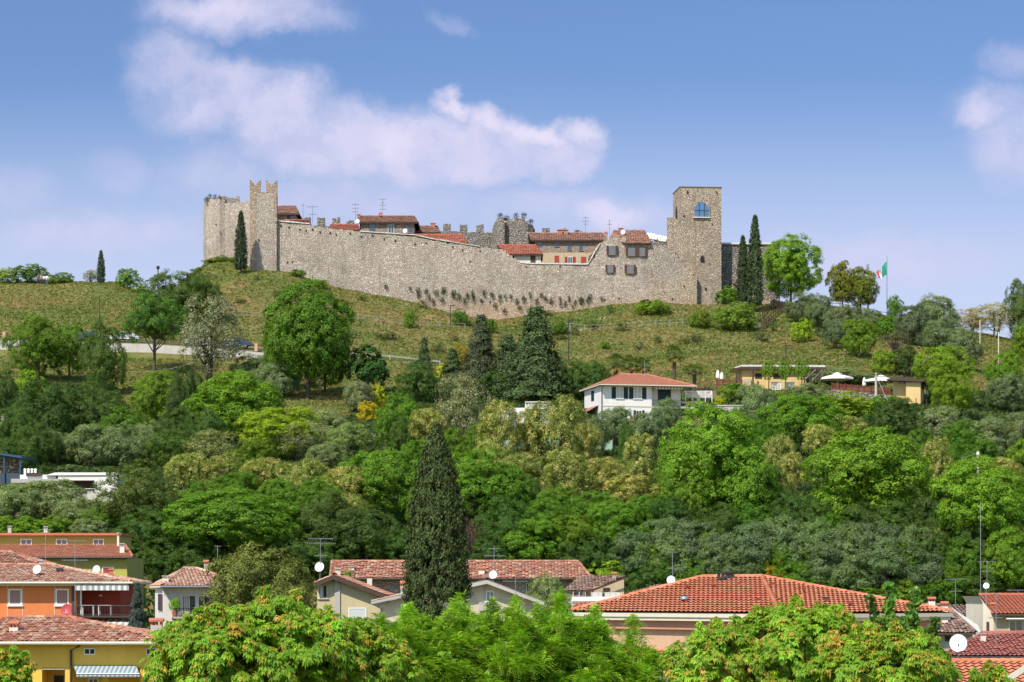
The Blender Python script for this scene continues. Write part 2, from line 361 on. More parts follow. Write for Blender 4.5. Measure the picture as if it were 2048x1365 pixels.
def ground(x, y): return gz(x, y) + (bumpz(x, y) if not (396 < y < 405) else 0)
def D_at(px, py):
    """distance at which the ground in column px appears at photo row py"""
    best = None
    D = 205.0
    while D < 462:
        y = HZ - (gz((px - CX) / F * D, D) - CZ) / D * F
        if best is None or abs(y - py) < best[0]: best = (abs(y - py), D)
        if y <= py: break
        D += .5
    return best[1]
def make_terrain():
    Ds = list(range(-300, 60, 40)) + list(np.arange(60, 200, 5)) + list(np.arange(200, 395, 1.6)) + list(np.arange(395, 406, .75)) + list(np.arange(406, 470, 1.2)) + list(np.arange(470, 620, 8)) + list(np.geomspace(620, 6000, 18))
    Ds = np.array(Ds, float)
    px = np.concatenate([np.linspace(-6000, -500, 40), np.arange(-480, 2540, 12), np.linspace(2600, 8000, 40)])
    nD, nP = len(Ds), len(px)
    ZZ = np.zeros((nD, nP))
    tab = np.array([np.interp(px, r[1], r[2]) for r in ROWS])
    for j in range(nP): ZZ[:, j] = np.interp(Ds, RD, tab[:, j])
    X = (px[None, :] - CX) / F * np.maximum(Ds, 60)[:, None]; Y = np.repeat(Ds[:, None], nP, 1)
    for i in range(nD):
        if 190 < Ds[i] < 620 and not (396 < Ds[i] < 405):
            for j in range(nP): ZZ[i, j] += bumpz(X[i, j], Ds[i])
    global GRID; GRID = (px, Ds, ZZ)
    me = bpy.data.meshes.new('ground'); V = np.stack([X, Y, ZZ], -1).reshape(-1, 3)
    a = (np.arange(nD - 1)[:, None] * nP + np.arange(nP - 1)[None, :]).reshape(-1)
    Fq = np.stack([a, a + 1, a + nP + 1, a + nP], 1)
    npmesh(me, V, Fq); me.polygons.foreach_set('use_smooth', [True] * len(Fq))
    m, t, b, _ = newmat('hillside_ground'); p = geopos(t)
    big = t.noise(p, .035, 5, .65); mid = t.noise(p, .22, 6, .7); fine = t.noise(p, 2.2, 5, .75)
    g = t.ramp(mid, [(.25, (.10, .12, .028)), (.40, (.165, .165, .045)), (.52, (.235, .20, .065)), (.66, (.28, .20, .085)), (.8, (.33, .20, .10))])
    g2 = t.ramp(mid, [(.25, (.07, .12, .02)), (.5, (.14, .175, .04)), (.75, (.22, .20, .06))])
    c = t.mix(t.maprange(big, .40, .58), g, g2)
    c = t.mix(t.math('MULTIPLY', t.maprange(t.noise(p, .10, 4, .6), .56, .66), .75), c, (.32, .19, .095))
    c = t.mix(t.math('MULTIPLY', t.maprange(fine, .35, .7), .4), c, t.vmath('MULTIPLY', c, (.55, .6, .5)))
    for (qx, qy, rad, cc) in ((268, 778, 3.4, (.42, .24, .09)), (255, 750, 2.6, (.40, .24, .10)), (350, 760, 3, (.30, .22, .09)), (590, 795, 3.6, (.34, .20, .13)), (1582, 972, 2.2, (.40, .20, .12)), (1212, 634, 1.2, (.60, .46, .28)), (1152, 658, 1.1, (.58, .46, .28)), (1098, 652, .9, (.58, .46, .28)), (880, 640, 3.2, (.42, .25, .12)), (1390, 632, 2.0, (.34, .20, .11)), (440, 620, 4, (.32, .23, .12))):
        dd = D_at(qx, qy); ctr = Vector(((qx - CX) / F * dd, dd, gz((qx - CX) / F * dd, dd)))
        v_ = t.vmath('DISTANCE', t.vmath('ADD', p, t.vmath('MULTIPLY', t.noise(p, .5, 4, .65, out=1), (3, 3, 0))), tuple(ctr + Vector((1.5, 1.5, 0))), out=1)
        c = t.mix(t.maprange(v_, rad * .55, rad * 1.15, .85, 0), c, cc)
    t.put(b.inputs['Base Color'], c); b.inputs['Roughness'].default_value = .98
    bump(t, b, t.math('ADD', fine, t.math('MULTIPLY', mid, 1.5)), .35)
    me.materials.append(m)
    o = bpy.data.objects.new('ground', me); link(o); o['kind'] = 'structure'
def groundv(x, D):
    px, Ds, ZZ = GRID; p = CX + x / np.maximum(D, 60) * F
    i = np.clip(np.searchsorted(Ds, D) - 1, 0, len(Ds) - 2); j = np.clip(np.searchsorted(px, p) - 1, 0, len(px) - 2)
    a = (D - Ds[i]) / (Ds[i + 1] - Ds[i]); b = (p - px[j]) / (px[j + 1] - px[j])
    return (ZZ[i, j] * (1 - b) + ZZ[i, j + 1] * b) * (1 - a) + (ZZ[i + 1, j] * (1 - b) + ZZ[i + 1, j + 1] * b) * a
def npmesh(me, V, Fc, cols=None):
    V = np.asarray(V, np.float32); Fc = np.asarray(Fc, np.int32); n, k = Fc.shape
    me.vertices.add(len(V)); me.vertices.foreach_set('co', V.ravel())
    me.loops.add(n * k); me.loops.foreach_set('vertex_index', Fc.ravel())
    me.polygons.add(n); me.polygons.foreach_set('loop_start', np.arange(0, n * k, k, dtype=np.int32)); me.polygons.foreach_set('loop_total', np.full(n, k, np.int32))
    if cols is not None:
        at = me.color_attributes.new('col', 'FLOAT_COLOR', 'POINT'); c = np.ones((len(V), 4), np.float32); c[:, :3] = cols
        at.data.foreach_set('color', c.ravel())
    me.update(calc_edges=True)
make_terrain()
# the road behind its retaining wall
def make_road():
    V = []; Fq = []; xs = np.arange(-60, 1000, 15)
    for px in xs:
        for D in (398.3, 403.3):
            x = (px - CX) / F * D; V.append((x, D, gz(x, D) + .05))
    for i in range(len(xs) - 1): Fq.append((2 * i, 2 * i + 2, 2 * i + 3, 2 * i + 1))
    me = bpy.data.meshes.new('road'); me.from_pydata(V, [], Fq)
    me.materials.append(plaster('asphalt', (.075, .072, .07), .4)); o = bpy.data.objects.new('road', me); link(o); o['kind'] = 'structure'
make_road()

# ------------------------------------------------------------------ foliage builders
rng = np.random.default_rng(7); random.seed(7)
def unit(v): return v / np.maximum(np.linalg.norm(v, axis=-1, keepdims=True), 1e-6)
def rdir(n): return unit(rng.normal(size=(n, 3)))
def leaf_mesh(name, pos, nrm, size, aspect, cols, mat, droop=0.0):
    """a diamond-shaped leaf (or leaf spray) at every point, folded along its rib"""
    n = len(pos); nrm = unit(nrm); t = unit(np.cross(nrm, rdir(n))); t[:, 2] -= droop; t = unit(t); s = unit(np.cross(nrm, t))
    size = size[:, None]; L = t * size * .5; S = s * size * .5 * aspect; up = nrm * size * .10
    V = np.stack([pos - L, pos + S + up, pos + L, pos - S + up], 1).reshape(-1, 3)
    Fq = np.arange(4 * n).reshape(n, 4); me = bpy.data.meshes.new(name)
    npmesh(me, V, Fq, np.repeat(cols, 4, 0)); me.materials.append(mat); return me
def leafcols(n, clump, base, var=.22, hue=.12, cl=.15, alt=None, altp=0.0, altcl=0.0):
    """colour multipliers per leaf; alt = second colour (blossom, young leaves) on a share of the leaves"""
    base = np.array(base, float); c = np.tile(base, (n, 1))
    nc = clump.max() + 1; cb = rng.normal(1, cl, nc); c *= np.clip(cb[clump], .55, 1.6)[:, None]
    h = rng.normal(0, hue, n); c[:, 0] *= 1 + h; c[:, 2] *= 1 - h * .6
    if alt is not None:
        pc = rng.random(nc) < altcl; pick = (rng.random(n) < altp) | (pc[clump] & (rng.random(n) < .65)); c[pick] = np.array(alt)
    c *= np.clip(rng.normal(1, var, n), .4, 1.8)[:, None]
    return np.clip(c, 0, 1)
def lobed(N, Rr, nl, lr, ns, sr, zmin=-.45, up=.35, off=(0, 0, 0)):
    """points on clumps that sit on lobes that sit on an ellipsoid"""
    Rr = np.array(Rr, float)
    i = np.arange(nl * 2); ph = i * 2.39996; z = 1 - 2 * (i + .5) / (nl * 2); r = np.sqrt(1 - z * z)
    d = np.stack([r * np.cos(ph), r * np.sin(ph), z], 1); d = unit(d + rng.normal(0, .22, d.shape)); d = d[d[:, 2] > zmin][:nl * 2]
    d = np.concatenate([d, d[::2] * .45]); k = len(d); lrr = lr * rng.uniform(.6, 1.4, k)
    lc = d * (1 - lrr * .75)[:, None] * rng.uniform(.78, 1.12, (k, 1))
    nsub = ns * k; li = np.repeat(np.arange(k), ns); d2 = unit(rdir(nsub) + d[li] * .9 + np.array([0, 0, up]))
    sc = lc[li] + d2 * lrr[li][:, None] * rng.uniform(.8, 1.12, (nsub, 1)); srr = sr * rng.uniform(.6, 1.35, nsub)
    ci = rng.integers(0, nsub, N); d3 = unit(rdir(N) + d2[ci] * .75 + np.array([0, 0, up]))
    p = sc[ci] + d3 * (srr[ci] * rng.random(N) ** .4)[:, None]
    n = unit(d3 * .8 + d2[ci] * .5 + rdir(N) * .55 + np.array([0, 0, .25]))
    return p * Rr + np.array(off), n, ci, lc * Rr + np.array(off)
def trunk_mesh(name, H, z0, rad, lobes, mat, nl=9, stems=1):
    mb = MB()
    for sidx in range(stems):
        dx, dy = (random.uniform(-.08, .08) * H, random.uniform(-.08, .08) * H) if stems > 1 else (0, 0)
        top = Vector((dx * 1.6, dy * 1.6, H * .72)); b = Vector((dx * .5, dy * .5, -1.0))
        mid = b.lerp(top, .5) + Vector((random.uniform(-.03, .03) * H, random.uniform(-.03, .03) * H, 0))
        mb.tube([b, b + Vector((0, 0, 1.1)), mid, top], [rad * 1.35, rad, rad * .7, rad * .25], 8)
        pick = random.sample(range(len(lobes)), min(nl, len(lobes)))
        for i in pick:
            e = Vector(lobes[i]); s = b.lerp(top, random.uniform(.35, .75)); q = s.lerp(e, .5) + Vector((0, 0, -.03 * H))
            mb.tube([s, q, e], [rad * .38, rad * .25, rad * .08], 5, cap=False)
    me = bpy.data.meshes.new(name); me.from_pydata(mb.v, [], mb.f); me.materials.append(mat)
    me.polygons.foreach_set('use_smooth', [True] * len(mb.f)); return me
KIND = {}
def reg(kind, crown, trunk, Wd, H): KIND.setdefault(kind, []).append((crown, trunk, Wd, H))
def p_broad(kind, base, N=13000, H=10., Rw=5.0, z0=.26, nl=15, lr=.42, ns=11, sr=.17, ls=.36, asp=.62, alt=None, altp=0, altcl=0, stems=1, zmin=-.5, nv=3, tr=.26, var=.22, mat=None, droop=.15, cl=.15, bark=None):
    for v in range(nv):
        rz = H * (1 - z0) / 2; off = (0, 0, H - rz)
        p, n, ci, lc = lobed(N, (Rw * .93, Rw * .93, rz * .95), nl, lr, ns, sr, zmin, off=off)
        me = leaf_mesh(kind + '_crown', p, n, rng.uniform(.7, 1.3, N) * ls, asp, leafcols(N, ci, base, var=var, alt=alt, altp=altp, altcl=altcl, cl=cl), mat or M_leaf, droop)
        reg(kind, me, trunk_mesh(kind + '_trunk', H, z0, tr, lc, bark or M_bark, 9, stems), Rw * 2, H)
G1 = (.150, .262, .020)
p_broad('green', G1, N=46000, nv=5, z0=.10, zmin=-.92, nl=19, lr=.33, ns=17, sr=.12, ls=.19, cl=.12)
p_broad('orb', G1, N=60000, nv=3, z0=.17, zmin=-.95, nl=30, lr=.30, ns=16, sr=.11, ls=.19, cl=.14)
p_broad('small', G1, N=10000, H=4.5, Rw=2.3, ls=.18, nl=11, sr=.17, ns=9, tr=.09, z0=.0, nv=3, zmin=-.95)
p_broad('dark', (.078, .122, .026), N=38000, nv=3, H=9, Rw=4.5, cl=.2, z0=.05, zmin=-.95, nl=18, lr=.33, ns=15, sr=.14, ls=.185)
p_broad('locust', (.175, .225, .035), N=28000, H=11, Rw=4.0, nl=16, ns=11, sr=.17, lr=.33, ls=.19, alt=(.54, .50, .18), altp=.14, altcl=.30, stems=2, nv=4, z0=.15, zmin=-.8, cl=.2)
p_broad('olive', (.175, .232, .082), N=26000, H=5.5, Rw=3.0, nl=14, ns=14, sr=.19, zmin=-.9, lr=.36, ls=.21, asp=.30, stems=3, nv=3, tr=.16, z0=.08, var=.32, alt=(.25, .31, .19), altp=.25)
p_broad('tall', (.082, .145, .024), N=34000, nv=2, H=10, Rw=5, cl=.2, z0=.30, zmin=-.6, nl=18, lr=.33, ns=15, sr=.14, ls=.19)
p_broad('pale', (.17, .19, .085), N=13000, H=10, Rw=4.2, nl=16, ns=11, sr=.17, lr=.33, ls=.24, zmin=-.8, asp=.45, stems=2, nv=2, alt=(.42, .40, .24), altp=.30, altcl=.2, z0=.15)
p_broad('bare', (.15, .12, .09), N=1500, H=6, Rw=3, nl=12, ns=6, sr=.22, lr=.35, ls=.25, asp=.25, stems=4, nv=1, z0=.15, var=.3)
p_broad('layered', (.045, .105, .02), N=7000, H=7, Rw=3.2, nl=11, ns=7, sr=.2, lr=.34, ls=.34, nv=1, z0=.1)
p_broad('tuft', (.07, .10, .03), N=700, H=1.6, Rw=.8, nl=6, ns=4, sr=.32, lr=.45, ls=.17, asp=.4, nv=3, z0=.0, zmin=-.9, tr=.02)
p_broad('fluffpine', (.135, .165, .030), N=42000, H=9, Rw=4.8, nl=24, ns=13, sr=.14, lr=.30, ls=.25, asp=.26, nv=1, z0=.15, zmin=-.8, tr=.28, var=.3, mat=M_dry)
def p_cone(kind, base, H, Rw, N, prof, ls, asp, nb, droop, nv=2, z0=.05, mat=M_dry, tr=.15, var=.25, out=.5, updir=.25, bs=.16, cl=.2):
    """conical or columnar trees: boughs or tufts around an axis"""
    for v in range(nv):
        zz = z0 + (1 - z0) * rng.random(nb) ** 1.15; an = rng.random(nb) * 2 * np.pi
        rr = prof(zz) * rng.uniform(.78, 1.08, nb)
        c = np.stack([rr * np.cos(an) * Rw * .85, rr * np.sin(an) * Rw * .85, zz * H], 1)
        o = np.stack([np.cos(an), np.sin(an), np.zeros(nb)], 1)
        ci = rng.integers(0, nb, N); k = rng.random(N)
        inw = rng.random(N) ** 1.6
        p = c[ci] - o[ci] * (inw * rr[ci] * Rw * out)[:, None]
        p[:, 2] += droop * inw * rr[ci] * Rw
        p += rng.normal(0, 1, (N, 3)) * np.array([bs, bs, bs * (1.6 if updir > .6 else .5)])
        n = unit(o[ci] + rdir(N) * .6 + np.array([0, 0, updir]))
        me = leaf_mesh(kind + '_crown', p, n, rng.uniform(.7, 1.3, N) * ls, asp, leafcols(N, ci, base, var=var, cl=cl), mat, .2 if updir < .6 else -1.2)
        mb = MB(); mb.tube([(0, 0, -1), (0, 0, H * .4), (0, 0, H * .95)], [tr * 1.2, tr * .8, tr * .1], 7)
        tm = bpy.data.meshes.new(kind + '_trunk'); tm.from_pydata(mb.v, [], mb.f); tm.materials.append(M_barkdark)
        reg(kind, me, tm, Rw * 2, H)
p_cone('cypress', (.038, .064, .020), 14, 1.3, 11000, lambda z: np.clip(np.minimum(1, (1.02 - z) * 2.1) ** .7 * np.minimum(1, .65 + z * 2.2), .05, 1), .30, .35, 600, 0, z0=.1, updir=.8, bs=.10, nv=2)
p_cone('bigcypress', (.044, .066, .016), 15, 1.85, 80000, lambda z: np.interp(z, [0, .4, .545, .73, .82, .917, 1], [1.12, 1.2, 1.1, .93, .75, .42, .04]), .17, .42, 2300, 0, z0=.06, updir=.8, bs=.075, nv=1, tr=.3, out=.25, cl=.28, var=.35)
p_cone('spruce', (.058, .092, .032), 12, 4.2, 14000, lambda z: np.clip((1.02 - z) ** .85 * 1.05, .03, 1), .38, .38, 330, .35, z0=.03, updir=.2, bs=.28, tr=.22)
p_cone('fir', (.055, .075, .060), 7, 2.1, 9000, lambda z: np.clip((1.02 - z) ** .9, .03, 1), .20, .3, 170, .4, z0=.05, updir=.2, bs=.12, nv=1, tr=.1)
TREEGROUP = {'orb': 'broadleaf trees on the hillside', 'tall': 'broadleaf trees on the hillside', 'green': 'broadleaf trees on the hillside', 'small': 'small round bushes and young trees', 'dark': 'dark evergreen trees on the hillside', 'locust': 'blossoming locust trees on the hillside',
             'olive': 'olive trees on the slope', 'pale': 'pale blossoming trees', 'cypress': 'cypresses by the castle', 'spruce': 'dark conifers below the castle'}
NAMES = {'orb': 'broadleaf_tree', 'tall': 'broadleaf_tree', 'green': 'broadleaf_tree', 'small': 'round_bush', 'dark': 'evergreen_tree', 'locust': 'locust_tree', 'olive': 'olive_tree', 'pale': 'blossoming_tree', 'bare': 'bare_tree', 'layered': 'layered_tree',
         'fluffpine': 'pine_tree', 'cypress': 'cypress_tree', 'bigcypress': 'cypress_tree', 'spruce': 'conifer_tree', 'fir': 'fir_tree', 'tuft': 'grass_clump'}
USED = set()
def put_tree(kind, loc, sx, sz, label, cat=None, tint=(1, 1, 1), group=None, name=None, var=None):
    lst = KIND[kind]; cm, tm, Wd, H = lst[(var if var is not None else random.randrange(len(lst)))]
    root = thing(name or NAMES[kind], label, cat or ('bush' if kind == 'small' else 'tree'), loc, group or TREEGROUP.get(kind))
    root.scale = (sx, sx, sz); root.rotation_euler = (0, 0, random.uniform(0, 6.28))
    c = bpy.data.objects.new('crown', cm); link(c); c.parent = root; j = random.uniform(.9, 1.1)
    c.color = (tint[0] * j * random.uniform(.94, 1.06), tint[1] * j, tint[2] * j, 1)
    t = bpy.data.objects.new('trunk', tm); link(t); t.parent = root
    return root
def T(kind, px, yt, yb, wpx, label, tint=(1, 1, 1), D=None, **kw):
    D = D or D_at(px, yb); x = (px - CX) / F * D; z = ground(x, D) - .15
    H = CZ + (HZ - yt) / F * D - z; _, _, Wd, H0 = KIND[kind][0]
    return put_tree(kind, (x, D, z), wpx * D / F / Wd, H / H0, label, tint=tint, **kw)
# ------------------------------------------------------------------ masonry and roofs
def ragwall(name, parent, path, th, mat, jag=.3, step=.6, holes=(), hmat=None, label=None):
    """ruined wall: path of (px, distance, top row, bottom row); uneven stone face, broken top line"""
    pts = []
    for px, D, yt, yb in path: pts.append((np.array([(px - CX) / F * D, D]), CZ + (HZ - yt) / F * D, CZ + (HZ - yb) / F * D))
    mb = MB(); cols = []
    for a, b in zip(pts[:-1], pts[1:]):
        L = np.linalg.norm(b[0] - a[0]); n = max(1, int(round(L / step)))
        for i in range(n):
            f0, f1 = i / n, (i + 1) / n
            lp = lambda q, w, f: q + (w - q) * f
            cols.append((lp(a[0], b[0], f0), lp(a[0], b[0], f1), lp(a[1], b[1], (f0 + f1) / 2) + random.uniform(-jag, jag) * (1 if random.random() < .6 else .3), min(lp(a[2], b[2], f0), lp(a[2], b[2], f1)), (b[0] - a[0]) / max(L, .01)))
    def fp(p, nr, z, back=False):
        k = (.05 * mnoise.noise(Vector((p[0] * 1.1, z * 1.4, p[1]))) + .07 * mnoise.noise(Vector((p[0] * .25, z * .25, 7 + p[1])))) * (0 if back else 1)
        q = p + nr * k + (nr * -th if back else 0); return (q[0], q[1], z)
    for i, (p, q, h, zb, d) in enumerate(cols):
        nr = np.array([d[1], -d[0]])
        n = max(2, int((h - zb) / .9)); zs = np.linspace(zb, h, n)
        for k in range(n - 1):
            mb.face([fp(p, nr, zs[k]), fp(q, nr, zs[k]), fp(q, nr, zs[k + 1]), fp(p, nr, zs[k + 1])])
        mb.face([fp(q, nr, zb, 1), fp(p, nr, zb, 1), fp(p, nr, h, 1), fp(q, nr, h, 1)])
        mb.face([fp(p, nr, h), fp(q, nr, h), fp(q, nr, h, 1), fp(p, nr, h, 1)])
        if i + 1 < len(cols): h2 = cols[i + 1][2]
        else: h2 = zb
        lo, hi = (h2, h) if h > h2 else (h, h2)
        nx = np.array([cols[min(i + 1, len(cols) - 1)][4][1], -cols[min(i + 1, len(cols) - 1)][4][0]])
        mb.face([fp(q, nr, lo), fp(q, nr, lo, 1), fp(q, nr, hi, 1), fp(q, nr, hi)])
        if i == 0: mb.face([fp(p, nr, zb, 1), fp(p, nr, zb), fp(p, nr, h), fp(p, nr, h, 1)])
    mb.mi = 1
    for hx, hy, hw, hh, D in holes: mb.pbox(hx - hw / 2, hx + hw / 2, hy - hh / 2, hy + hh / 2, D - .16, .3)
    return mb.build(name, [mat, hmat or M_hole], parent)
def clip(poly, a, b):
    """clip convex 2D polygon against the half plane left of a->b"""
    out = []; n = len(poly)
    def sd(p): return (b[0] - a[0]) * (p[1] - a[1]) - (b[1] - a[1]) * (p[0] - a[0])
    for i in range(n):
        p, q = poly[i], poly[(i + 1) % n]; sp, sq = sd(p), sd(q)
        if sp >= 0: out.append(p)
        if (sp > 0 and sq < 0) or (sp < 0 and sq > 0):
            t = sp / (sp - sq); out.append((p[0] + (q[0] - p[0]) * t, p[1] + (q[1] - p[1]) * t))
    return out
TOFF = [0]
def tiled(mb, poly, tw=.24, tl=.38, amp=.055, step=.03, jit=0.0, seg=4, under=.10):
    """roof slope of single tiles; the first edge of poly is the eave"""
    poly = [Vector(p) for p in poly]; o = poly[0]; u = (poly[1] - poly[0]).normalized()
    nrm = u.cross(poly[-1] - poly[0]).normalized()
    if nrm.z < 0: nrm = -nrm
    v = nrm.cross(u); P2 = [((p - o).dot(u), (p - o).dot(v)) for p in poly]
    if P2[-1][1] < 0: v = -v; P2 = [(a, -b) for a, b in P2]
    area = sum(P2[i][0] * P2[(i + 1) % len(P2)][1] - P2[(i + 1) % len(P2)][0] * P2[i][1] for i in range(len(P2)))
    CP = P2 if area > 0 else P2[::-1]
    u0, u1 = min(p[0] for p in P2), max(p[0] for p in P2); v1 = max(p[1] for p in P2)
    TOFF[0] += 37; off = TOFF[0]
    nu, nv = int(math.ceil((u1 - u0) / tw)), int(math.ceil(v1 / tl))
    for j in range(nv):
        for i in range(nu):
            jj = random.uniform(-jit, jit); ju = random.uniform(-jit, jit) * .8
            for k in range(seg):
                a, b = u0 + (i + k / seg) * tw, u0 + (i + (k + 1) / seg) * tw; c, d = j * tl, (j + 1) * tl
                q = [(a, c), (b, c), (b, d), (a, d)]
                for e in range(len(CP)):
                    q = clip(q, CP[e], CP[(e + 1) % len(CP)])
                    if len(q) < 3: break
                if len(q) < 3: continue
                pts = []; uv = []
                for (x, y) in q:
                    fu = (x - u0) / tw - i; h = amp * (.5 - .5 * math.cos(2 * math.pi * fu)) + step * (1 - (y - c) / tl) + jj + ju * (fu - .5)
                    pts.append(o + u * x + v * y + nrm * h); uv.append((off + i + .5, j + .5))
                mb.mi = 0; mb.face(pts, uv)
    mb.mi = 1
    if under: mb.slab([o + u * x + v * y - nrm * .015 for x, y in P2], under)
    mb.mi = 0
def ridge(mb, a, b, r=.12, tl=.4):
    a, b = Vector(a), Vector(b); L = (b - a).length; n = max(1, int(L / tl)); d = (b - a).normalized(); s = d.cross(Vector((0, 0, 1))).normalized(); up = s.cross(d)
    TOFF[0] += 5
    for i in range(n):
        p, q = a + d * (L * i / n), a + d * (L * (i + 1) / n + .04)
        for k in range(5):
            t0, t1 = math.pi * k / 5, math.pi * (k + 1) / 5
            f = lambda c, t, rr: c + s * math.cos(t) * rr + up * (math.sin(t) * rr)
            mb.face([f(p, t0, r * 1.12), f(q, t0, r * .92), f(q, t1, r * .92), f(p, t1, r * 1.12)], [(TOFF[0] + i + .5, 77.5)] * 4)
def hip(root, eL, eR, ye, D, rL, rR, yr, Dr, mats, back=True, gutter=None, name='roof', **kw):
    A, B = W(eL, ye, D), W(eR, ye, D); C_, E_ = W(rR, yr, Dr), W(rL, yr, Dr); B.z = A.z; E_.z = C_.z
    Bk, Ak = Vector((B.x, 2 * Dr - D, B.z)), Vector((A.x, 2 * Dr - D, A.z))
    mb = MB(); tiled(mb, [A, B, C_, E_], **kw); tiled(mb, [B, Bk, C_], **kw); tiled(mb, [Ak, A, E_], **kw)
    if back: tiled(mb, [Bk, Ak, E_, C_], **kw)
    for p, q in ((E_, C_), (B, C_), (A, E_)): ridge(mb, p, q)
    o = mb.build(name, mats, root)
    if gutter:
        g = MB(); r = .075
        g.tube([A + Vector((-.1, -r, -.06)), B + Vector((r, -r, -.06)), Bk + Vector((r, 0, -.06))], r, 8); g.build('gutter', gutter, root)
    return o
def gable_lr(root, pts_front, D, dep, mats, tname='roof', **kw):
    """gable facing the camera: pts_front = left eave, peak, right eave in photo pixels; slopes run back by dep"""
    L, Pk, Rr = [W(x, y, D) for x, y in pts_front]; bk = Vector((0, dep, 0)); mb = MB()
    tiled(mb, [L + bk, L, Pk, Pk + bk], **kw); tiled(mb, [Rr, Rr + bk, Pk + bk, Pk], **kw); ridge(mb, Pk, Pk + bk)
    return mb.build(tname, mats, root)
def window(root, px0, px1, py0, py1, D, frame=None, pane=None, fw=.07, cols=2, rows=1, shut=None, sill=True, proud=.04, name='window', curtain=False, blind=None, shw=None, rec=True):
    frame = frame or M_paint; pane = pane or M_glass
    a, b = W(px0, py1, D), W(px1, py0, D); x0, x1, z0, z1 = a.x, b.x, a.z, b.z; y = D - proud; mb = MB()
    mb.box(x0, x0 + fw, y, D + .01, z0, z1); mb.box(x1 - fw, x1, y, D + .01, z0, z1)
    mb.box(x0 + fw, x1 - fw, y, D + .01, z1 - fw, z1); mb.box(x0 + fw, x1 - fw, y, D + .01, z0, z0 + fw)
    if not blind:
        for i in range(1, cols):
            c = x0 + (x1 - x0) * i / cols; mb.box(c - fw * .4, c + fw * .4, y + .006, D + .01, z0 + fw, z1 - fw)
        for i in range(1, rows):
            c = z0 + (z1 - z0) * i / rows; mb.box(x0 + fw, x1 - fw, y + .012, D + .01, c - fw * .3, c + fw * .3)
    if sill: mb.box(x0 - .08, x1 + .08, y - .08, D + .01, z0 - .07, z0 - .002)
    o = mb.build(name, frame, root)
    g = MB().box(x0 + fw, x1 - fw, y + .022, D + .008, z0 + fw, z1 - fw).build('blind' if blind else 'pane', blind or pane, o)
    if curtain: MB().box(x0 + fw + .05, x0 + fw + (x1 - x0) * .33, y + .014, y + .02, z0 + fw, z1 - fw).build('curtain', M_curtain, o)
    if shut:
        sw = m2(shw, D) if shw else (x1 - x0) * .48
        for s0, s1 in ((x0 - sw, x0 - .02), (x1 + .02, x1 + sw)):
            s = MB(); s.box(s0, s1, y - .03, y + .02, z0, z1)
            n = max(4, int((z1 - z0) / .14))
            for i in range(n): zc = z0 + .06 + (z1 - z0 - .12) * (i + .5) / n; s.box(s0 + .06, s1 - .06, y - .05, y - .031, zc - .02, zc + .025)
            s.build('shutter', shut, o)
    return o
def chimney(root, px, yt, yb, wpx, D, body=None, cap='tile', dep=None, ctop=None):
    body = body or M_chim; w_ = m2(wpx, D); dep = dep or w_ * .9; a = W(px, yb, D); b = W(px, yt, D); x = a.x; H = b.z - a.z
    m = MB(); m.box(x - w_ / 2, x + w_ / 2, D, D + dep, a.z - .5, a.z + H * .62); o = m.build('chimney', body, root)
    c = MB(); z = a.z + H * .62
    for sx in (-.42, 0, .42): c.box(x + sx * w_ - w_ * .1, x + sx * w_ + w_ * .1, D + .03, D + dep - .03, z, z + H * .2)
    c.box(x - w_ * .62, x + w_ * .62, D - w_ * .12, D + dep + w_ * .12, z + H * .2, z + H * .27)
    if cap == 'tile':
        y0, y1, ym = D - w_ * .15, D + dep + w_ * .15, D + dep / 2; zz = z + H * .275
        for (p, q) in ((y0, ym), (y1, ym)):
            c.face([(x - w_ * .66, p, zz), (x + w_ * .66, p, zz), (x + w_ * .66, q, zz + H * .15), (x - w_ * .66, q, zz + H * .15)])
        for sx in (-.66, .66): c.face([(x + sx * w_, y0, zz), (x + sx * w_, y1, zz), (x + sx * w_, ym, zz + H * .15)])
    c.build('chimney_cap', ctop or (M_brick if cap == 'tile' else M_conc), o)
    return o
def dish(px, py, rpx, D, label, mat=None, mast=1.2, turn=-12, group='satellite dishes on the roofs'):
    mat = mat or M_dish; c = W(px, py, D); r = m2(rpx, D)
    root = thing('satellite_dish', label, 'satellite dish', (c.x, D + .15, c.z - mast), group)
    d = Vector((math.sin(R(turn)), -math.cos(R(turn)), .32)).normalized(); u = d.cross(Vector((0, 0, 1))).normalized(); v = u.cross(d); mb = MB()
    n, k = 20, 4
    ring = lambda i, off: [c + (u * math.cos(2 * math.pi * j / n) * r * .94 + v * math.sin(2 * math.pi * j / n) * r) * (i / k) + d * ((i / k) ** 2 * r * .22 - r * .1 + off) for j in range(n)]
    for off in (0, -.03):
        for i in range(k):
            A, B = ring(i, off), ring(i + 1, off)
            for j in range(n):
                f = [A[j], B[j], B[(j + 1) % n], A[(j + 1) % n]]; mb.face(f if i else f[1:])
    mb.build('reflector', mat, root, True)
    a = MB(); tip = c + d * r * 1.0 - v * r * .45; a.tube([c - v * r * .95, tip], max(.012, r * .035), 5); a.tube([tip, tip - d * r * .22], max(.03, r * .10), 8); a.build('feed_arm', M_dkmetal, root)
    p = MB(); p.tube([c - d * .12, c - d * .12 - Vector((0, 0, mast))], max(.025, r * .06), 7); p.build('mast', M_metal, root)
    return root
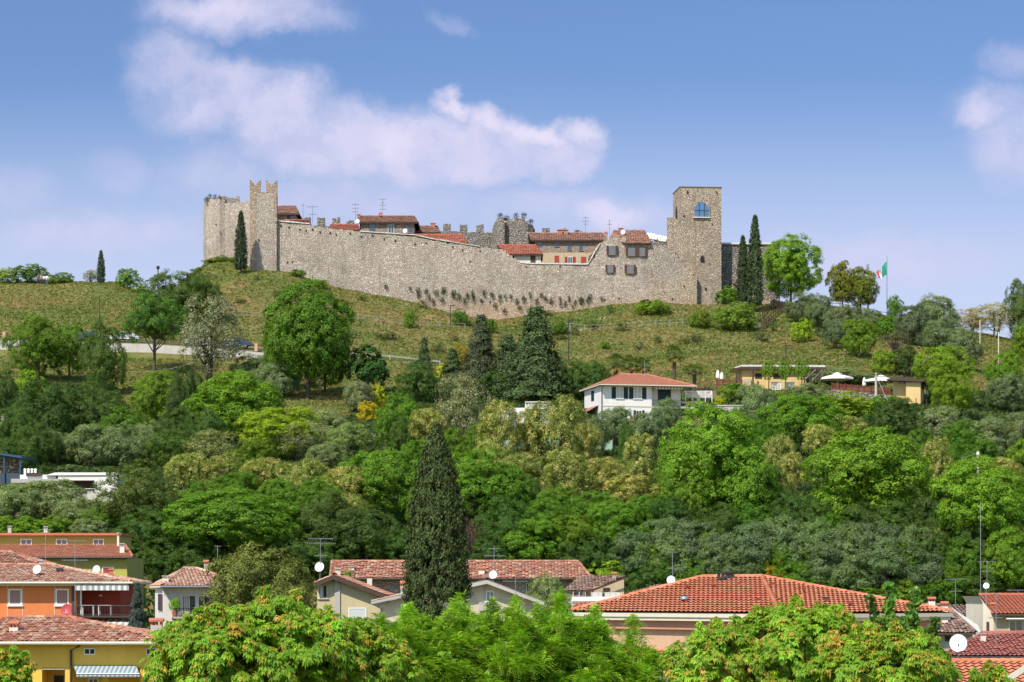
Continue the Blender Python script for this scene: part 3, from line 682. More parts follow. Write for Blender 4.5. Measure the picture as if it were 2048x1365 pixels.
def antenna(px, yt, yb, D, label, booms=((0, 40, 0),), group='television antennas on the roofs', th=None, mat=None):
    """booms: (px offset down from the top, length in px, yaw)"""
    a, b = W(px, yb, D), W(px, yt, D); r = th or max(.018, D * .00011)
    root = thing('antenna', label, 'antenna', a, group)
    MB().tube([a, b], r, 5).build('mast', mat or M_metal, root)
    for dy, ln, yaw in booms:
        m = MB(); c = W(px, yt + dy, D); L = m2(ln, D) / 2; dr = Vector((math.cos(R(yaw)), math.sin(R(yaw)), 0)); s = Vector((-dr.y, dr.x, 0))
        m.tube([c - dr * L, c + dr * L], r * .8, 4)
        n = max(4, int(ln / 4))
        for i in range(n):
            q = c + dr * L * (2 * i / (n - 1) - 1); e = L * .22 * (1 - .4 * i / n)
            m.tube([q - s * e - Vector((0, 0, e * .5)), q + s * e + Vector((0, 0, e * .5))], r * .55, 3)
        m.build('boom', mat or M_metal, root)
    return root
def downpipe(root, pts, D, r=.05, mat=None): MB().tube([W(x, y, D) for x, y in pts], r, 7).build('downpipe', mat or M_gutdark, root)
def railing(root, px0, px1, y0, y1, D, mat=None, n=None, name='railing', r=.018):
    a, b = W(px0, y1, D), W(px1, y0, D); m = MB(); m.tube([(a.x, D, b.z), (b.x, D, b.z)], r * 1.5, 5); m.tube([(a.x, D, a.z + .06), (b.x, D, a.z + .06)], r, 5)
    n = n or int((b.x - a.x) / .16)
    for i in range(n + 1): x = a.x + (b.x - a.x) * i / n; m.tube([(x, D, a.z), (x, D, b.z)], r * .7, 4)
    return m.build(name, mat or M_dkmetal, root)
def house(name, label, cat, px, D, group=None):
    x = (px - CX) / F * D; return thing(name, label, cat, (x, D, ground(x, D) if D < 440 else gz(x, D)), group)
def gnd(D): return CZ - 0 if False else None
def walls(root, px0, px1, yt, D, dep, mat, zb=None, yb=None, name='wall'):
    a = W(px0, yt, D); b = W(px1, yt, D); z = zb if zb is not None else (W(px0, yb, D).z if yb else gz((a.x + b.x) / 2, D) - 1.5)
    return MB().box(a.x, b.x, D, D + dep, z, a.z).build(name, mat, root)

# ------------------------------------------------------------------ the castle
def castle():
    # curved bastion at the left end
    r = house('castle_bastion', 'round ruined stone bastion with broken top at the left end of the castle', 'castle tower', 450, 462)
    ragwall('wall', r, [(470, 480, 398, 560), (430, 478, 398, 560), (410, 466, 402, 560), (407, 461, 412, 560), (413, 458.6, 398, 560), (425, 457.4, 396, 555), (440, 457, 398, 550), (450, 457.2, 408, 545), (462, 457, 406, 545), (478, 456.5, 404, 545), (503, 455, 401, 560)], 2.0, M_wall, .35,
            holes=[(455, 440, 3, 6, 459), (432, 450, 2, 3, 456)])
    # left gate turret with swallowtail merlons
    r = house('castle_turret', 'slender stone turret with swallowtail merlons and orange brick corners', 'castle tower', 520, 443)
    D = 445.0
    with turned(W(500, 540, D), 3):
        p = lambda px0, px1, yt, yb, d0=0, dep=None: MB().pbox(px0, px1, yt, yb, D + d0, dep or 5.2)
        ragwall('tower_body', r, [(500.5, D, 384, 575), (553, D, 384, 575)], 5.2, M_wall, .06, holes=[(517, 480, 2, 4, D), (575, 525, .1, .1, D)])
        MB().pbox(500.2, 512, 384, 560, D - .05, .3).build('corner_quoin', M_quoin, r)
        MB().pbox(547, 553.3, 384, 445, D - .05, .4).build('corner_quoin', M_quoin, r)
        mb = MB(); a = W(499.4, 575, D); b = W(500.6, 384, D); mb.box(a.x, a.x + .1, D + .26, D + 5.2, a.z, b.z); mb.build('side_face', M_wall, r)
        for (x0, x1, dd) in ((499.8, 521, 0), (532.5, 554, 0)):
            c = (x0 + x1) / 2
            MB().prism([(x0, 386), (x1, 386), (x1 + .3, 361), (x1 - 3.0, 361.5), (c, 371), (x0 + 3.0, 361.5), (x0 - .3, 361)], D + dd - .02, 1.0).build('merlon', M_merlon, r)
        MB().pbox(500.2, 502.5, 378, 386, D + .98, 3.4).build('parapet', M_wall, r)
        MB().pbox(551, 553.6, 378, 386, D + .98, 3.4).build('parapet', M_wall, r)
    # long curtain wall
    r = house('castle_curtain_wall', 'long grey rubble stone curtain wall with patched lower courses below the castle houses', 'castle wall', 900, 446)
    D = 446; hl = []
    for px, py in ((562, 452), (578, 455), (600, 459), (612, 461), (625, 459), (640, 464), (660, 466), (672, 469), (700, 467), (722, 473), (745, 471), (768, 478), (790, 481), (830, 488), (852, 486), (905, 494), (925, 500), (960, 502), (575, 525), (585, 524), (940, 523), (1052, 534), (1120, 533), (1210, 600), (1238, 597), (1345, 598), (1368, 572), (965, 603), (980, 604), (1100, 606), (1160, 607)):
        hl.append((px, py, 2.4, 2.8, D))
    path = [(552, D, 444, 580), (600, D, 448, 590), (650, D, 456, 600), (720, D, 464, 620), (830, D, 472, 640), (850, D, 478, 645), (900, D, 487, 660), (960, D, 494, 665), (1005, D, 500, 668), (1025, D, 514, 668), (1042, D, 526, 668),
            (1060, D, 529, 665), (1176, D, 531, 650), (1181, D, 521, 650), (1190, D, 506, 648), (1200, D, 490, 645), (1214, D, 479, 645), (1226, D, 474, 640), (1252, D, 476, 640), (1256, D, 487, 640), (1302, D, 488, 640)]
    path2 = [(1302, D, 488, 640), (1312, D, 494, 640), (1334, D, 490, 640), (1350, D, 505, 640), (1370, D, 530, 645), (1394, D, 556, 645)]
    ragwall('wall', r, path, 1.8, M_wall, .16, holes=hl); ragwall('end_wall', r, path2, 1.8, M_tower, .12)
    mb = MB()
    def cop(pts, t=.22):
        for (x0, y0), (x1, y1) in zip(pts[:-1], pts[1:]):
            a, b = W(x0, y0, D), W(x1, y1, D); n = max(1, int((b.x - a.x) / .8))
            for i in range(n):
                p, q = a.lerp(b, i / n), a.lerp(b, (i + .93) / n); h = t * random.uniform(.5, 1.2); o = random.uniform(0, .06)
                mb.hexa([(p.x, D - .15 - o, p.z), (q.x, D - .15 - o, q.z), (q.x, D + 1.9, q.z), (p.x, D + 1.9, p.z), (p.x, D - .15 - o, p.z + h), (q.x, D - .15 - o, q.z + h), (q.x, D + 1.9, q.z + h), (p.x, D + 1.9, p.z + h)])
    cop([(1040, 526.5), (1060, 528.5), (1176, 530)]); cop([(1176, 530), (1182, 520), (1191, 504), (1201, 488)], .35); cop([(552, 443), (620, 449)]); cop([(720, 464), (830, 471), (860, 478), (960, 494)], .16)
    mb.build('coping', M_cop, r)
    mb = MB()                                         # dark spots of the house windows in the wall
    for a in ((1218, 1231, 492, 510, 5), (1256, 1270, 495, 512, 5), (1279, 1290, 495, 512, 4), (1215, 1226, 530, 545, 4), (1254, 1267, 530, 547, 5)):
        window(r, a[0], a[1], a[2], a[3], D - .18, frame=simpleM('window_frame_brown', (.20, .15, .12)), pane=M_greyglass, fw=.12, shut=M_brownsh, shw=a[4], proud=.08)
    0 and MB().prism([(1304, 545), (1322, 505), (1338, 500), (1370, 505), (1368, 545)], D - .08, .3).build('repair_patch', stone('repair_stone', [(.50, .43, .35), (.56, .49, .41), (.46, .39, .31)], 3.2, mortar=(.46, .40, .33), bd=.02, ms=.6), r)
    # the house standing on the wall
    r = house('castle_house', 'stone castle house with tiled roof and white dish beside the square tower', 'house', 1255, 447, 'houses inside the castle')
    walls(r, 1216, 1300, 486, D + 1.9, 8, M_house_stone, yb=560)
    mb = MB(); A, B, C_, E_ = W(1217, 481, D - .5), W(1303, 487, D - .7), W(1288, 461, D + 5.5), W(1228, 461, D + 5.5); A = W(1217, 487, D - .7); A.z = B.z
    tiled(mb, [W(1252, 487, D - .7), B, C_, W(1228, 461, D + 5.5)], .4, .6, .10, .05, .03, 2); tiled(mb, [W(1216, 482, D + 2), W(1252, 487, D - .7), W(1228, 461, D + 5.5)], .4, .6, .10, .05, .03, 2)
    tiled(mb, [B, B + Vector((0, 11, 0)), C_], .4, .6, .10, .05, .03, 2)
    mb.build('roof', [M_oldtile, M_wood], r)
    MB().hexa([tuple(W(1171, 509, D + 1)), tuple(W(1216, 482, D + 1)), tuple(W(1216, 482, D + 8)), tuple(W(1171, 509, D + 8)), tuple(W(1172, 504, D + 1)), tuple(W(1216, 477, D + 1)), tuple(W(1216, 477, D + 8)), tuple(W(1172, 504, D + 8))]).build('side_roof', [M_oldtile], r)
    MB().prism([(1178, 534), (1178, 512), (1214, 488), (1214, 534)], D + 2.2, 5).build('side_wall', M_ochre, r)
    chimney(r, 1242, 456, 466, 8, D + 5, M_brick); chimney(r, 1212, 464, 480, 6, D + 4, M_house_stone)
    # square main tower
    Dt = 447.0
    r = house('castle_tower', 'tall square tower of tan stone with pointed arch window', 'castle tower', 1395, Dt)
    with turned(W(1362, 600, Dt), 5):
        ragwall('tower_body', r, [(1362, Dt, 374.5, 640), (1443.6, Dt, 374.5, 640)], 8, M_tower, .04, step=.8,
                holes=[(1375, 384, 2, 5, Dt), (1434, 384, 2, 5, Dt), (1368, 432, 3, 2, Dt), (1425, 447, 2, 2, Dt), (1412, 577, 3, 4, Dt), (1420, 527, 2, 2, Dt)])
        a = W(1360.9, 374.5, Dt); bz = W(1360, 640, Dt).z
        mb = MB(); mb.box(a.x - .06, a.x + .1, Dt, Dt + 8, bz, a.z); mb.mi = 1; mb.prism([(1, 1), (1, 1), (1, 1)], 1, 0) if False else None
        mb.build('side_face', M_tower, r)
        mb = MB(); b = W(1444.6, 373, Dt); mb.box(a.x - .15, b.x + .08, Dt - .12, Dt + 8.2, a.z, a.z + .12); mb.build('top_slab', simpleM('tower_cap', (.26, .22, .18)), r)
        def arch(cx, w_, y0, y1, n=8):
            pts = [(cx - w_ / 2, y1), (cx + w_ / 2, y1)]; hh = (y1 - y0); ys = y1 - hh * .52
            for i in range(n + 1): t = i / n; pts.append((cx + w_ / 2 * (1 - t ** 1.9), ys - (ys - y0) * t))
            for i in range(n - 1, -1, -1): t = i / n; pts.append((cx - w_ / 2 * (1 - t ** 1.9), ys - (ys - y0) * t))
            return pts
        win = MB().prism(arch(1403.5, 33, 400, 433.5), Dt - .16, .2).build('window', M_quoin, r)
        MB().prism(arch(1403.5, 29, 402.5, 433), Dt - .19, .1).build('pane', M_blueglass, win)
        g = MB()
        for px in (1398.5, 1409): g.pbox(px - .5, px + .5, 406, 433, Dt - .26, .08)
        g.pbox(1389, 1418, 420.5, 421.5, Dt - .25, .07); g.build('glazing_bar', M_dkmetal, win)
        MB().pbox(1386, 1420, 433.5, 435.5, Dt - .35, .4).build('sill', M_cop, win)
        MB().prism(arch(1405, 8, 510, 524), Dt - .15, .2).build('window', M_hole, r)
        mb = MB(); 
        for (yy0, yy1, off) in ((402, 436, 3.2),):
            pts = arch(0, 26, 404, 436); z = lambda y: CZ + (HZ - y) / F * Dt
            mb.face([(a.x - .10, Dt + 4 - p[0] * .075, z(p[1])) for p in pts])
        mb.build('window', M_hole, r)
    # lower stub joined to the tower
    r2 = house('castle_tower_stub', 'broken stone stub with pale cap leaning against the left of the square tower', 'castle wall', 1350, 446)
    ragwall('wall', r2, [(1334.5, 452, 438, 640), (1335, 446.6, 437, 640), (1352, 446.65, 436, 640), (1361, 446.7, 442, 640), (1366, 446.75, 438, 640), (1378, 447.0, 434, 640), (1388, 447.12, 440, 640), (1391, 447.15, 452, 640)], .9, M_tower, .10)
    # wall right of the tower with arch
    r = house('castle_rear_wall', 'grey stone wall with low arch and white capping right of the square tower', 'castle wall', 1490, 462)
    Dr = 450.8
    ragwall('wall', r, [(1443, Dr, 489, 620), (1560, Dr, 490, 620)], 1.5, M_dark_stone, .12)
    MB().pbox(1443, 1548, 485.5, 489, Dr - .3, 2.2).build('capping', M_cop, r)
    ar = [(1452, 610)] + [(1452 + 28 * (1 - math.cos(t)) / 2 * 1.0, 585 - 18 * math.sin(t)) for t in np.linspace(0, math.pi, 9)] + [(1480, 610)]
    MB().prism(ar, Dr - .2, .15).build('arch', M_hole, r)
    MB().prism([(1454, 610), (1454, 577), (1464, 569), (1477, 581), (1477, 610)], Dr - .26, .1).build('arch_infill', M_quoin, r)
    # lower wall by the round tree
    r = house('low_stone_wall', 'low pale stone wall under the round tree by the steps', 'wall', 1540, 448)
    ragwall('wall', r, [(1520, 448, 598, 625), (1566, 448, 603, 625)], .6, M_tower, .1)
    # inner wall with square merlons
    r = house('castle_inner_wall', 'distant inner wall with square stone merlons behind the castle roofs', 'castle wall', 800, 492)
    Di = 492
    ragwall('wall', r, [(560, Di, 447, 540), (700, Di, 456, 540), (890, Di, 463, 540), (985, Di, 466, 540), (1100, Di, 474, 540), (1200, Di, 478, 540), (1340, Di, 484, 540)], 1.2, M_dark_stone, .12)
    for px, y in ((613, 435), (642, 436), (672, 435), (700, 441), (894, 447), (927, 450), (960, 449), (1092, 456), (1125, 457), (1157, 461)):
        ragwall('merlon', r, [(px - 7.5, Di - .02, y + 1, y + 32), (px + 7.5, Di - .02, y, y + 32)], 1.3, M_dark_stone, .16, .45)
    # ruined keep
    r = house('castle_keep', 'ruined stone keep stump with weeds on its top behind the castle roofs', 'castle tower', 1020, 488)
    ragwall('wall', r, [(984, 489, 458, 540), (993, 487, 440, 540), (1002, 486.6, 436, 540), (1013, 486.3, 444, 540), (1016, 486.3, 440, 540), (1030, 486, 437, 540), (1050, 486, 437, 540), (1056, 486, 446, 540), (1066, 487, 452, 540), (1070, 489, 462, 540)], 2, M_dark_stone, .25)
    MB().pbox(1009, 1013.5, 446, 500, 485.6, .5).build('crack', M_hole, r)
    for px in (1000, 1012, 1030, 1046, 1060):
        x = W(px, 440, 487); 
    # white tarpaulins
    mb = MB(); Dq = 456
    for i in range(9):
        px = 1290 + i * 6; y0 = 466 + i * 1.1 + random.uniform(-1, 1); mb.prism([(px - 5, y0 + 10), (px + 6, y0 + 11), (px + 5, y0 + 1), (px, y0 - 1.5), (px - 5, y0)], Dq + i % 3, 1.2)
    o = mb.build('white_tarpaulin', M_canvas); tag(o, 'bright white crumpled sheeting on the wall between castle house and tower', 'tarpaulin')
_sm = {}
def simpleM(n, c, rough=.7):
    if n not in _sm: _sm[n] = simple(n, c, rough)
    return _sm[n]
castle()
def inner_house(label, wall, dep, eL, eR, ye, rL, rR, yr, D, yb=545, wl=None, wr=None, wins=(), chims=(), rmat=None, over=.6, dr=5):
    r = house('castle_house', label, 'house', (eL + eR) / 2, D, 'houses inside the castle')
    wl = wl or eL + 8; wr = wr or eR - 8
    walls(r, wl or eL + 8, wr or eR - 8, ye + .5, D + over, dr * 2 - 1.2, wall, yb=yb)
    mb = MB(); A, B, C_, E_ = W(eL, ye, D), W(eR, ye, D), W(rR, yr, D + dr), W(rL, yr, D + dr); kw = dict(tw=.42, tl=.6, amp=.10, step=.05, jit=.03, seg=2, under=.18)
    B.z = A.z + (0 if abs(ye - yr) else 0); E_.z = C_.z
    tiled(mb, [A, B, C_, E_], **kw); Bk, Ak = B + Vector((0, 2 * dr, 0)), A + Vector((0, 2 * dr, 0)); tiled(mb, [Bk, Ak, E_, C_], **kw)
    if abs(rR - eR) > 6: tiled(mb, [B, Bk, C_], **kw)
    if abs(rL - eL) > 6: tiled(mb, [Ak, A, E_], **kw)
    ridge(mb, E_, C_, .16, .5); mb.build('roof', [rmat or M_oldtile, M_wood], r)
    if dep == 1: MB().pbox(wl + .5, wr - .5, 482, 505, D + over - .03, .1).build('upper_facing', M_house_stone, r)
    for a in wins:
        window(r, *a[:4], D + over - .02, **(a[4] if len(a) > 4 else {}))
    for c in chims: chimney(r, c[0], c[1], c[2], c[3], D + dr - 1, c[4] if len(c) > 4 else M_brick)
    return r
fr = simpleM('window_frame_brown', (.20, .15, .12))
inner_house('small castle house with dark open window right behind the swallowtail turret', M_house_stone, 0, 548, 598, 428, 548, 592, 413, 458, wins=[(574, 589, 430, 441, dict(frame=fr, sill=False))])
inner_house('castle house with three dark windows and red dish on its mottled ridge', M_house_stone, 0, 714, 836, 445, 718, 828, 433, 456, wins=[(738, 751, 448, 466, dict(frame=fr)), (776, 788, 449, 468, dict(frame=M_paint)), (816, 827, 451, 466, dict(frame=fr))], chims=[(717, 428, 440, 6, M_house_stone)])
inner_house('low castle house with brick chimney and short tiled roof left of the keep', M_house_stone, 0, 826, 882, 466, 838, 876, 453, 462, chims=[(866, 446, 456, 8)], wr=880)
inner_house('castle house showing only its long reddish roof above the curtain wall', M_house_stone, 0, 815, 935, 487, 822, 925, 470, 450, rmat=M_redtile)
inner_house('castle house with faded red roof strip just right of the swallowtail turret', M_house_stone, 0, 566, 622, 449, 568, 618, 441, 452, rmat=M_redtile)
inner_house('castle house with narrow red roof strip left of the three window house', M_house_stone, 0, 655, 722, 462, 660, 716, 450, 452, rmat=M_redtile)
inner_house('long two storey castle house with four upper windows and red shutters', M_ochre, 1, 1062, 1212, 481, 1056, 1205, 467, 466, wl=1070, wr=1208, yb=560,
            wins=[(1075, 1084, 483, 493, dict(frame=fr)), (1109, 1118, 484, 494, dict(frame=fr)), (1135, 1143, 488, 501, dict(frame=fr)), (1158, 1166, 488, 502, dict(frame=fr)), (1109, 1118, 512, 529, dict(frame=M_redwood, blind=M_redwood)), (1135.5, 1145, 514, 530, dict(frame=M_paint, shut=M_redwood, shw=6)), (1162, 1172, 514, 530, dict(frame=M_redwood, blind=M_redwood))],
            chims=[(1120, 459, 470, 9), (1132, 459, 470, 8, M_house_stone)])
inner_house('small cream castle house with red roof in the dip of the curtain wall', M_cream, 0, 1012, 1085, 509, 994, 1072, 491, 452, wl=1028, wr=1082, yb=560, wins=[(1061, 1071, 510, 526, dict(frame=M_brownsh, blind=M_brownsh))], rmat=M_redtile, dr=5)
g2 = 'television antennas above the castle'
antenna(606, 407, 447, 470, 'thin antenna pole beside the turret house', ((4, 6, 0),), g2)
antenna(625, 411, 447, 470, 'antenna with flat boom above the first merlon', ((3, 22, 0), (18, 16, 0)), g2)
antenna(711, 407, 440, 470, 'antenna with three stacked booms left of the red dish', ((2, 14, 0), (10, 12, 0), (17, 12, 0)), g2)
antenna(765, 397, 434, 461, 'tall bushy antenna above the red dish on castle house', ((2, 12, 20), (8, 9, 70), (14, 12, 10), (22, 14, 0)), g2)
antenna(1171, 433, 470, 471, 'antenna mast with small dish above the long castle house', ((3, 10, 0), (10, 14, 0), (16, 8, 0)), g2)
antenna(1219, 440, 476, 450, 'antenna on the left edge of the house built in the wall', ((9, 10, 30), (2, 3, 0)), g2)
dish(761, 429, 4, 460, 'small red dish on ridge of the three window castle house', M_dishred, .8, group='dishes inside the castle')
dish(715, 443, 4.4, 455, 'white dish at left end of the three window castle house', group='dishes inside the castle', mast=.8)
dish(810, 462, 4.6, 454, 'white dish before the right window of the castle house', group='dishes inside the castle', mast=.8)
dish(1246, 465, 5, 449, 'white dish on roof of castle house beside square tower', group='dishes inside the castle', mast=.9)

# ------------------------------------------------------------------ the hillside buildings
def white_hill_house():
    D = 330; r = house('white_house', 'two storey white house with dark green shutters and red hipped roof', 'house', 1260, D)
    with turned(W(1203, 840, D), 12):
        k = lambda px: 1203 + (px - 1203) * 1.03
        walls(r, 1203, k(1304), 772, D, 9, M_white); walls(r, k(1304), k(1367), 772, D + 1.4, 7.6, M_white)
        MB().pbox(1203, k(1304), 811, 813, D - .05, .05).build('string_course', M_gutter, r)
        for a in ((1232, 1247), (1267, 1284)):
            window(r, k(a[0]), k(a[1]), 774, 797, D, blind=None, pane=M_curtain, shut=M_greensh, shw=9, fw=.09)
        window(r, k(1238), k(1249), 820, 838, D, pane=M_shadow_in, shut=M_greensh, shw=5); window(r, k(1272), k(1284), 820, 838, D, pane=M_shadow_in, shut=M_greensh, shw=5)
        s = MB(); s.pbox(k(1321), k(1347), 774, 811, D + 1.32, .1); s.build('door', M_greensh, r)
        MB().pbox(k(1303), k(1395), 811, 815, D - .2, 1.6).build('balcony', M_conc, r); railing(r, k(1304), k(1395), 799, 811, D - .1)
        aw = MB(); a, b = W(k(1308), 770, D + 1.3), W(k(1366), 773, D - .1); aw.face([(a.x, D + 1.3, a.z), (b.x, D + 1.3, a.z), (b.x, D - .1, a.z - .25), (a.x, D - .1, a.z - .25)]); aw.box(a.x, b.x, D - .12, D - .1, a.z - .55, a.z - .25); aw.build('awning', M_awnw2, r)
        hip(r, 1196, k(1390), 769, D - .9, 1256, k(1310), 748, D + 4.5, [M_flat, M_paint], tw=.3, tl=.4, amp=.05, step=.03, seg=2, gutter=M_gutter)
        # left annex seen on the side face
        a = W(1203, 775, D); z0 = W(0, 840, D).z; zt = W(0, 797, D).z
        w_ = MB(); w_.box(a.x - .06, a.x - .001, D + 3.8, D + 5.2, zt, W(0, 777, D).z); w_.build('shutter', M_greensh, r)
        w_ = MB(); w_.face([(a.x - 1.2, D + 1.5, z0 + 1.2), (a.x - 1.2, D + 7.0, z0 + 1.2), (a.x - .02, D + 7.0, z0 + 1.9), (a.x - .02, D + 1.5, z0 + 1.9)]); w_.build('porch_roof', [M_oldtile], r)
    downpipe(r, [(1205, 772), (1203.5, 780), (1203.5, 842)], D - .08)
    antenna(1289, 722, 748, 334, 'thin whip mast on the ridge of white hill house', (), th=.03)
white_hill_house()
r = house('lattice_fence', 'white lattice terrace fence right of the white hill house', 'fence', 1400, 332)
for yy, D in ((783, 333),):
    m = MB(); a, b = W(1371, 796, D), W(1424, 783, D)
    for i in range(25):
        x = a.x + (b.x - a.x) * i / 24
        m.tube([(x, D, a.z), (min(x + .8, b.x), D, b.z)], .02, 4); m.tube([(x, D, a.z), (max(x - .8, a.x), D, b.z)], .02, 4)
    m.build('lattice', M_paint, r)
    m = MB(); m.tube([(a.x, D, b.z), (b.x, D, b.z)], .05, 5)
    for i in range(5): x = a.x + (b.x - a.x) * i / 4; m.tube([(x, D, a.z - .6), (x, D, b.z)], .05, 5)
    m.build('rail', M_paint, r)
r = house('terrace_wall', 'pale concrete terrace wall right of the white hill house', 'wall', 1440, 334); walls(r, 1370, 1520, 812, 334, .4, M_conc, name='wall'); MB().pbox(1369, 1521, 810.5, 812, 333.9, .6).build('coping', M_cop, r)
def cafe():
    D = 352; r = house('cafe_building', 'low yellow cafe with flat overhanging roof and vines below the slope', 'cafe', 1550, D)
    walls(r, 1484, 1612, 735, D, 6, M_cafe, yb=800)
    MB().prism([(1466, 736), (1484, 730), (1650, 731), (1652, 737)], D - .7, 8).build('roof', M_cop, r)
    MB().prism([(1464, 738.5), (1482, 733.5), (1654, 734.5), (1655, 739)], D - .75, .12).build('fascia', M_gutdark, r)
    for a, b in ((1510, 1524), (1546, 1572)): window(r, a, b, 747, 758, D, frame=M_gutdark, pane=M_shadow_in, sill=False, cols=1)
    for px in (1473, 1506, 1609, 1620, 1638): MB().tube([W(px, 790, D - 1.2), W(px, 738, D - 1.2)], .12, 6).build('post', M_gutdark, r)
    MB().tube([W(1618, 770, D - 1.2), W(1645, 740, D - 1.2)], .12, 6).build('brace', M_gutdark, r); MB().tube([W(1610, 760, D - 1.2), W(1632, 740, D - 1.2)], .12, 6).build('brace', M_gutdark, r)
    MB().pbox(1484, 1502, 758, 773, D - .3, .3).build('timber_box', M_ochre, r)
    # yellow annex at the right
    D2 = 343; r = house('yellow_annex', 'narrow two storey yellow annex with dark flat roof at the terrace end', 'building', 1825, D2)
    with turned(W(1840, 820, D2), -14):
        walls(r, 1812, 1841, 764, D2, 5, M_cafe, yb=850); walls(r, 1782, 1812, 757, D2 + 1.0, 4, M_cafe, yb=812)
        MB().prism([(1776, 757), (1800, 752), (1850, 760), (1850, 764), (1776, 759.5)], D2 - .6, 6).build('roof', M_gutdark, r)
        window(r, 1795, 1806, 757.5, 768, D2 + 1.0, frame=M_gutdark, pane=M_glass, sill=False, cols=1)
        a = W(1841, 800, D2); m = MB(); m.box(a.x, a.x + .08, D2 + .9, D2 + 2.6, W(0, 822, D2).z, W(0, 803, D2).z); m.build('window', M_blueglass, r)
        m = MB(); m.box(a.x, a.x + .06, D2 + .9, D2 + 1.9, W(0, 776, D2).z, W(0, 766, D2).z); m.box(a.x, a.x + .06, D2 + 2.5, D2 + 3.6, W(0, 776, D2).z, W(0, 766, D2).z); m.build('window', M_shadow_in, r)
        MB().pbox(1831, 1833, 797, 812, D2 - .03, .04).build('slit_window', M_redwood, r)
    downpipe(r, [(1853, 765), (1853, 835)], D2 + 1, .06)
    for (x0, y0, x1, y1, Df, lb) in ((1433, 772, 1484, 774, 350, 'red plank fence on the terrace left of the yellow cafe'), (1664, 779, 1806, 792, 346, 'red plank fence under the two open parasols')):
        r = thing('plank_fence', lb, 'fence', W((x0 + x1) / 2, (y0 + y1) / 2, Df), 'red terrace fences')
        n = int((x1 - x0) / 12); hgt = m2(14, Df)
        for i in range(n + 1): f = i / n; a = W(x0 + (x1 - x0) * f, y0 + (y1 - y0) * f, Df); MB().box(a.x - .06, a.x + .06, Df - .06, Df + .06, a.z - .5, a.z + hgt).build('post', M_redfence, r)
        m = MB()
        for i in range(n * 5):
            f = (i + .5) / (n * 5); a = W(x0 + (x1 - x0) * f, y0 + (y1 - y0) * f, Df); m.box(a.x - .055, a.x + .055, Df + .062, Df + .09, a.z + .05, a.z + hgt * random.uniform(.86, .95))
        a, b = W(x0, y0, Df), W(x1, y1, Df)
        for q in (.15, .8): m.tube([a + Vector((0, .11, hgt * q)), b + Vector((0, .11, hgt * q))], .04, 4)
        m.build('plank', M_redfence, r)
    r = thing('terrace_wall', 'stone retaining wall under the red fence of the cafe terrace', 'wall', W(1730, 805, 345.5)); ragwall('wall', r, [(1655, 345.4, 779.5, 815), (1815, 345.4, 793.5, 825)], .5, M_dark_stone, .03)
    def parasol(px, yt, ye, yb, hw, D, lb):
        r = thing('parasol', lb, 'parasol', W(px, yb, D), 'open white parasols on the cafe terrace')
        MB().tube([W(px, yb, D), W(px, yt, D)], .05, 7).build('pole', M_metal, r)
        c = W(px, yt, D); e = W(px, ye, D); h = m2(hw, D); m = MB(); k = 8
        P = lambda i, rr, z: (c.x + math.cos(2 * math.pi * i / k + .39) * rr, D + math.sin(2 * math.pi * i / k + .39) * rr * .9, z)
        for i in range(k):
            m.face([P(i, h, e.z), P(i + 1, h, e.z), P(i + 1, h * .28, c.z - .28), P(i, h * .28, c.z - .28)]); m.face([P(i, h, e.z), P(i, h, e.z - .22), P(i + 1, h, e.z - .22), P(i + 1, h, e.z)])
            m.face([P(i, h * .34, c.z - .2), P(i + 1, h * .34, c.z - .2), (c.x, D, c.z + .05)])
        m.build('canopy', M_canvas, r); s = MB()
        for i in range(k): s.tube([P(i, h * .98, e.z - .02), (c.x, D, c.z - .35)], .02, 4)
        s.build('rib', M_dkmetal, r)
    parasol(1674, 745.5, 756, 789, 34, 350, 'open white parasol nearest the cafe building'); parasol(1762, 751, 761, 793, 36, 349, 'open white parasol nearest the yellow annex')
    for px, yt, yb, lb in ((1435.5, 740, 773, 'taller closed white parasol behind the left red fence'), (1443.5, 744, 773, 'shorter closed white parasol behind the left red fence'), (1728.5, 755, 788, 'closed white parasol standing between the two open parasols')):
        r = thing('closed_parasol', lb, 'parasol', W(px, yb, 351), 'closed parasols'); b = W(px, yb, 351); t = W(px, yt, 351); H = t.z - b.z
        MB().tube([b, t], .04, 6).build('pole', M_metal, r); MB().lathe(b, [(.08, H * .45), (.24, H * .5), (.26, H * .62), (.2, H * .85), (.07, H * .98), (.02, H)], 9).build('folded_canopy', M_canvas, r)
    # tables, chairs and a cooler in front of the cafe
    for px, lb in ((1553, 'white cabinet under the vines before the cafe'), (1580, 'grey cabinet right of the white cabinet before the cafe')):
        r = thing('outdoor_cabinet', lb, 'cabinet', W(px, 783, 349), 'cabinets before the cafe'); m = MB().pbox(px - 9, px + 9, 766, 780, 349, .8); m.build('body', M_paint if px < 1560 else M_metal, r)
        MB().pbox(px - 9.6, px + 9.6, 764.4, 766, 348.95, .9).build('top', M_metal, r)
        for q in (-5, 0, 5): MB().pbox(px + q - 1.9, px + q + 1.9, 768, 778, 348.95, .05).build('door', M_conc, r)
    for i, (px, D, lb) in enumerate(((1690, 348.5, 'first'), (1712, 349.5, 'second'), (1745, 348, 'third'), (1780, 348.5, 'last'))):
        r = thing('cafe_table', lb + ' cafe table from the left behind the red terrace fence', 'table', W(px, 788 if i < 3 else 791, D), 'cafe tables'); b = W(px, 788 if i < 3 else 791, D)
        MB().lathe(b, [(.25, 0), (.25, .03), (.04, .05), (.04, .7)], 8).build('pedestal', M_dkmetal, r); MB().lathe(b, [(.42, .70), (.42, .74)], 12).build('table_top', M_redwood, r)
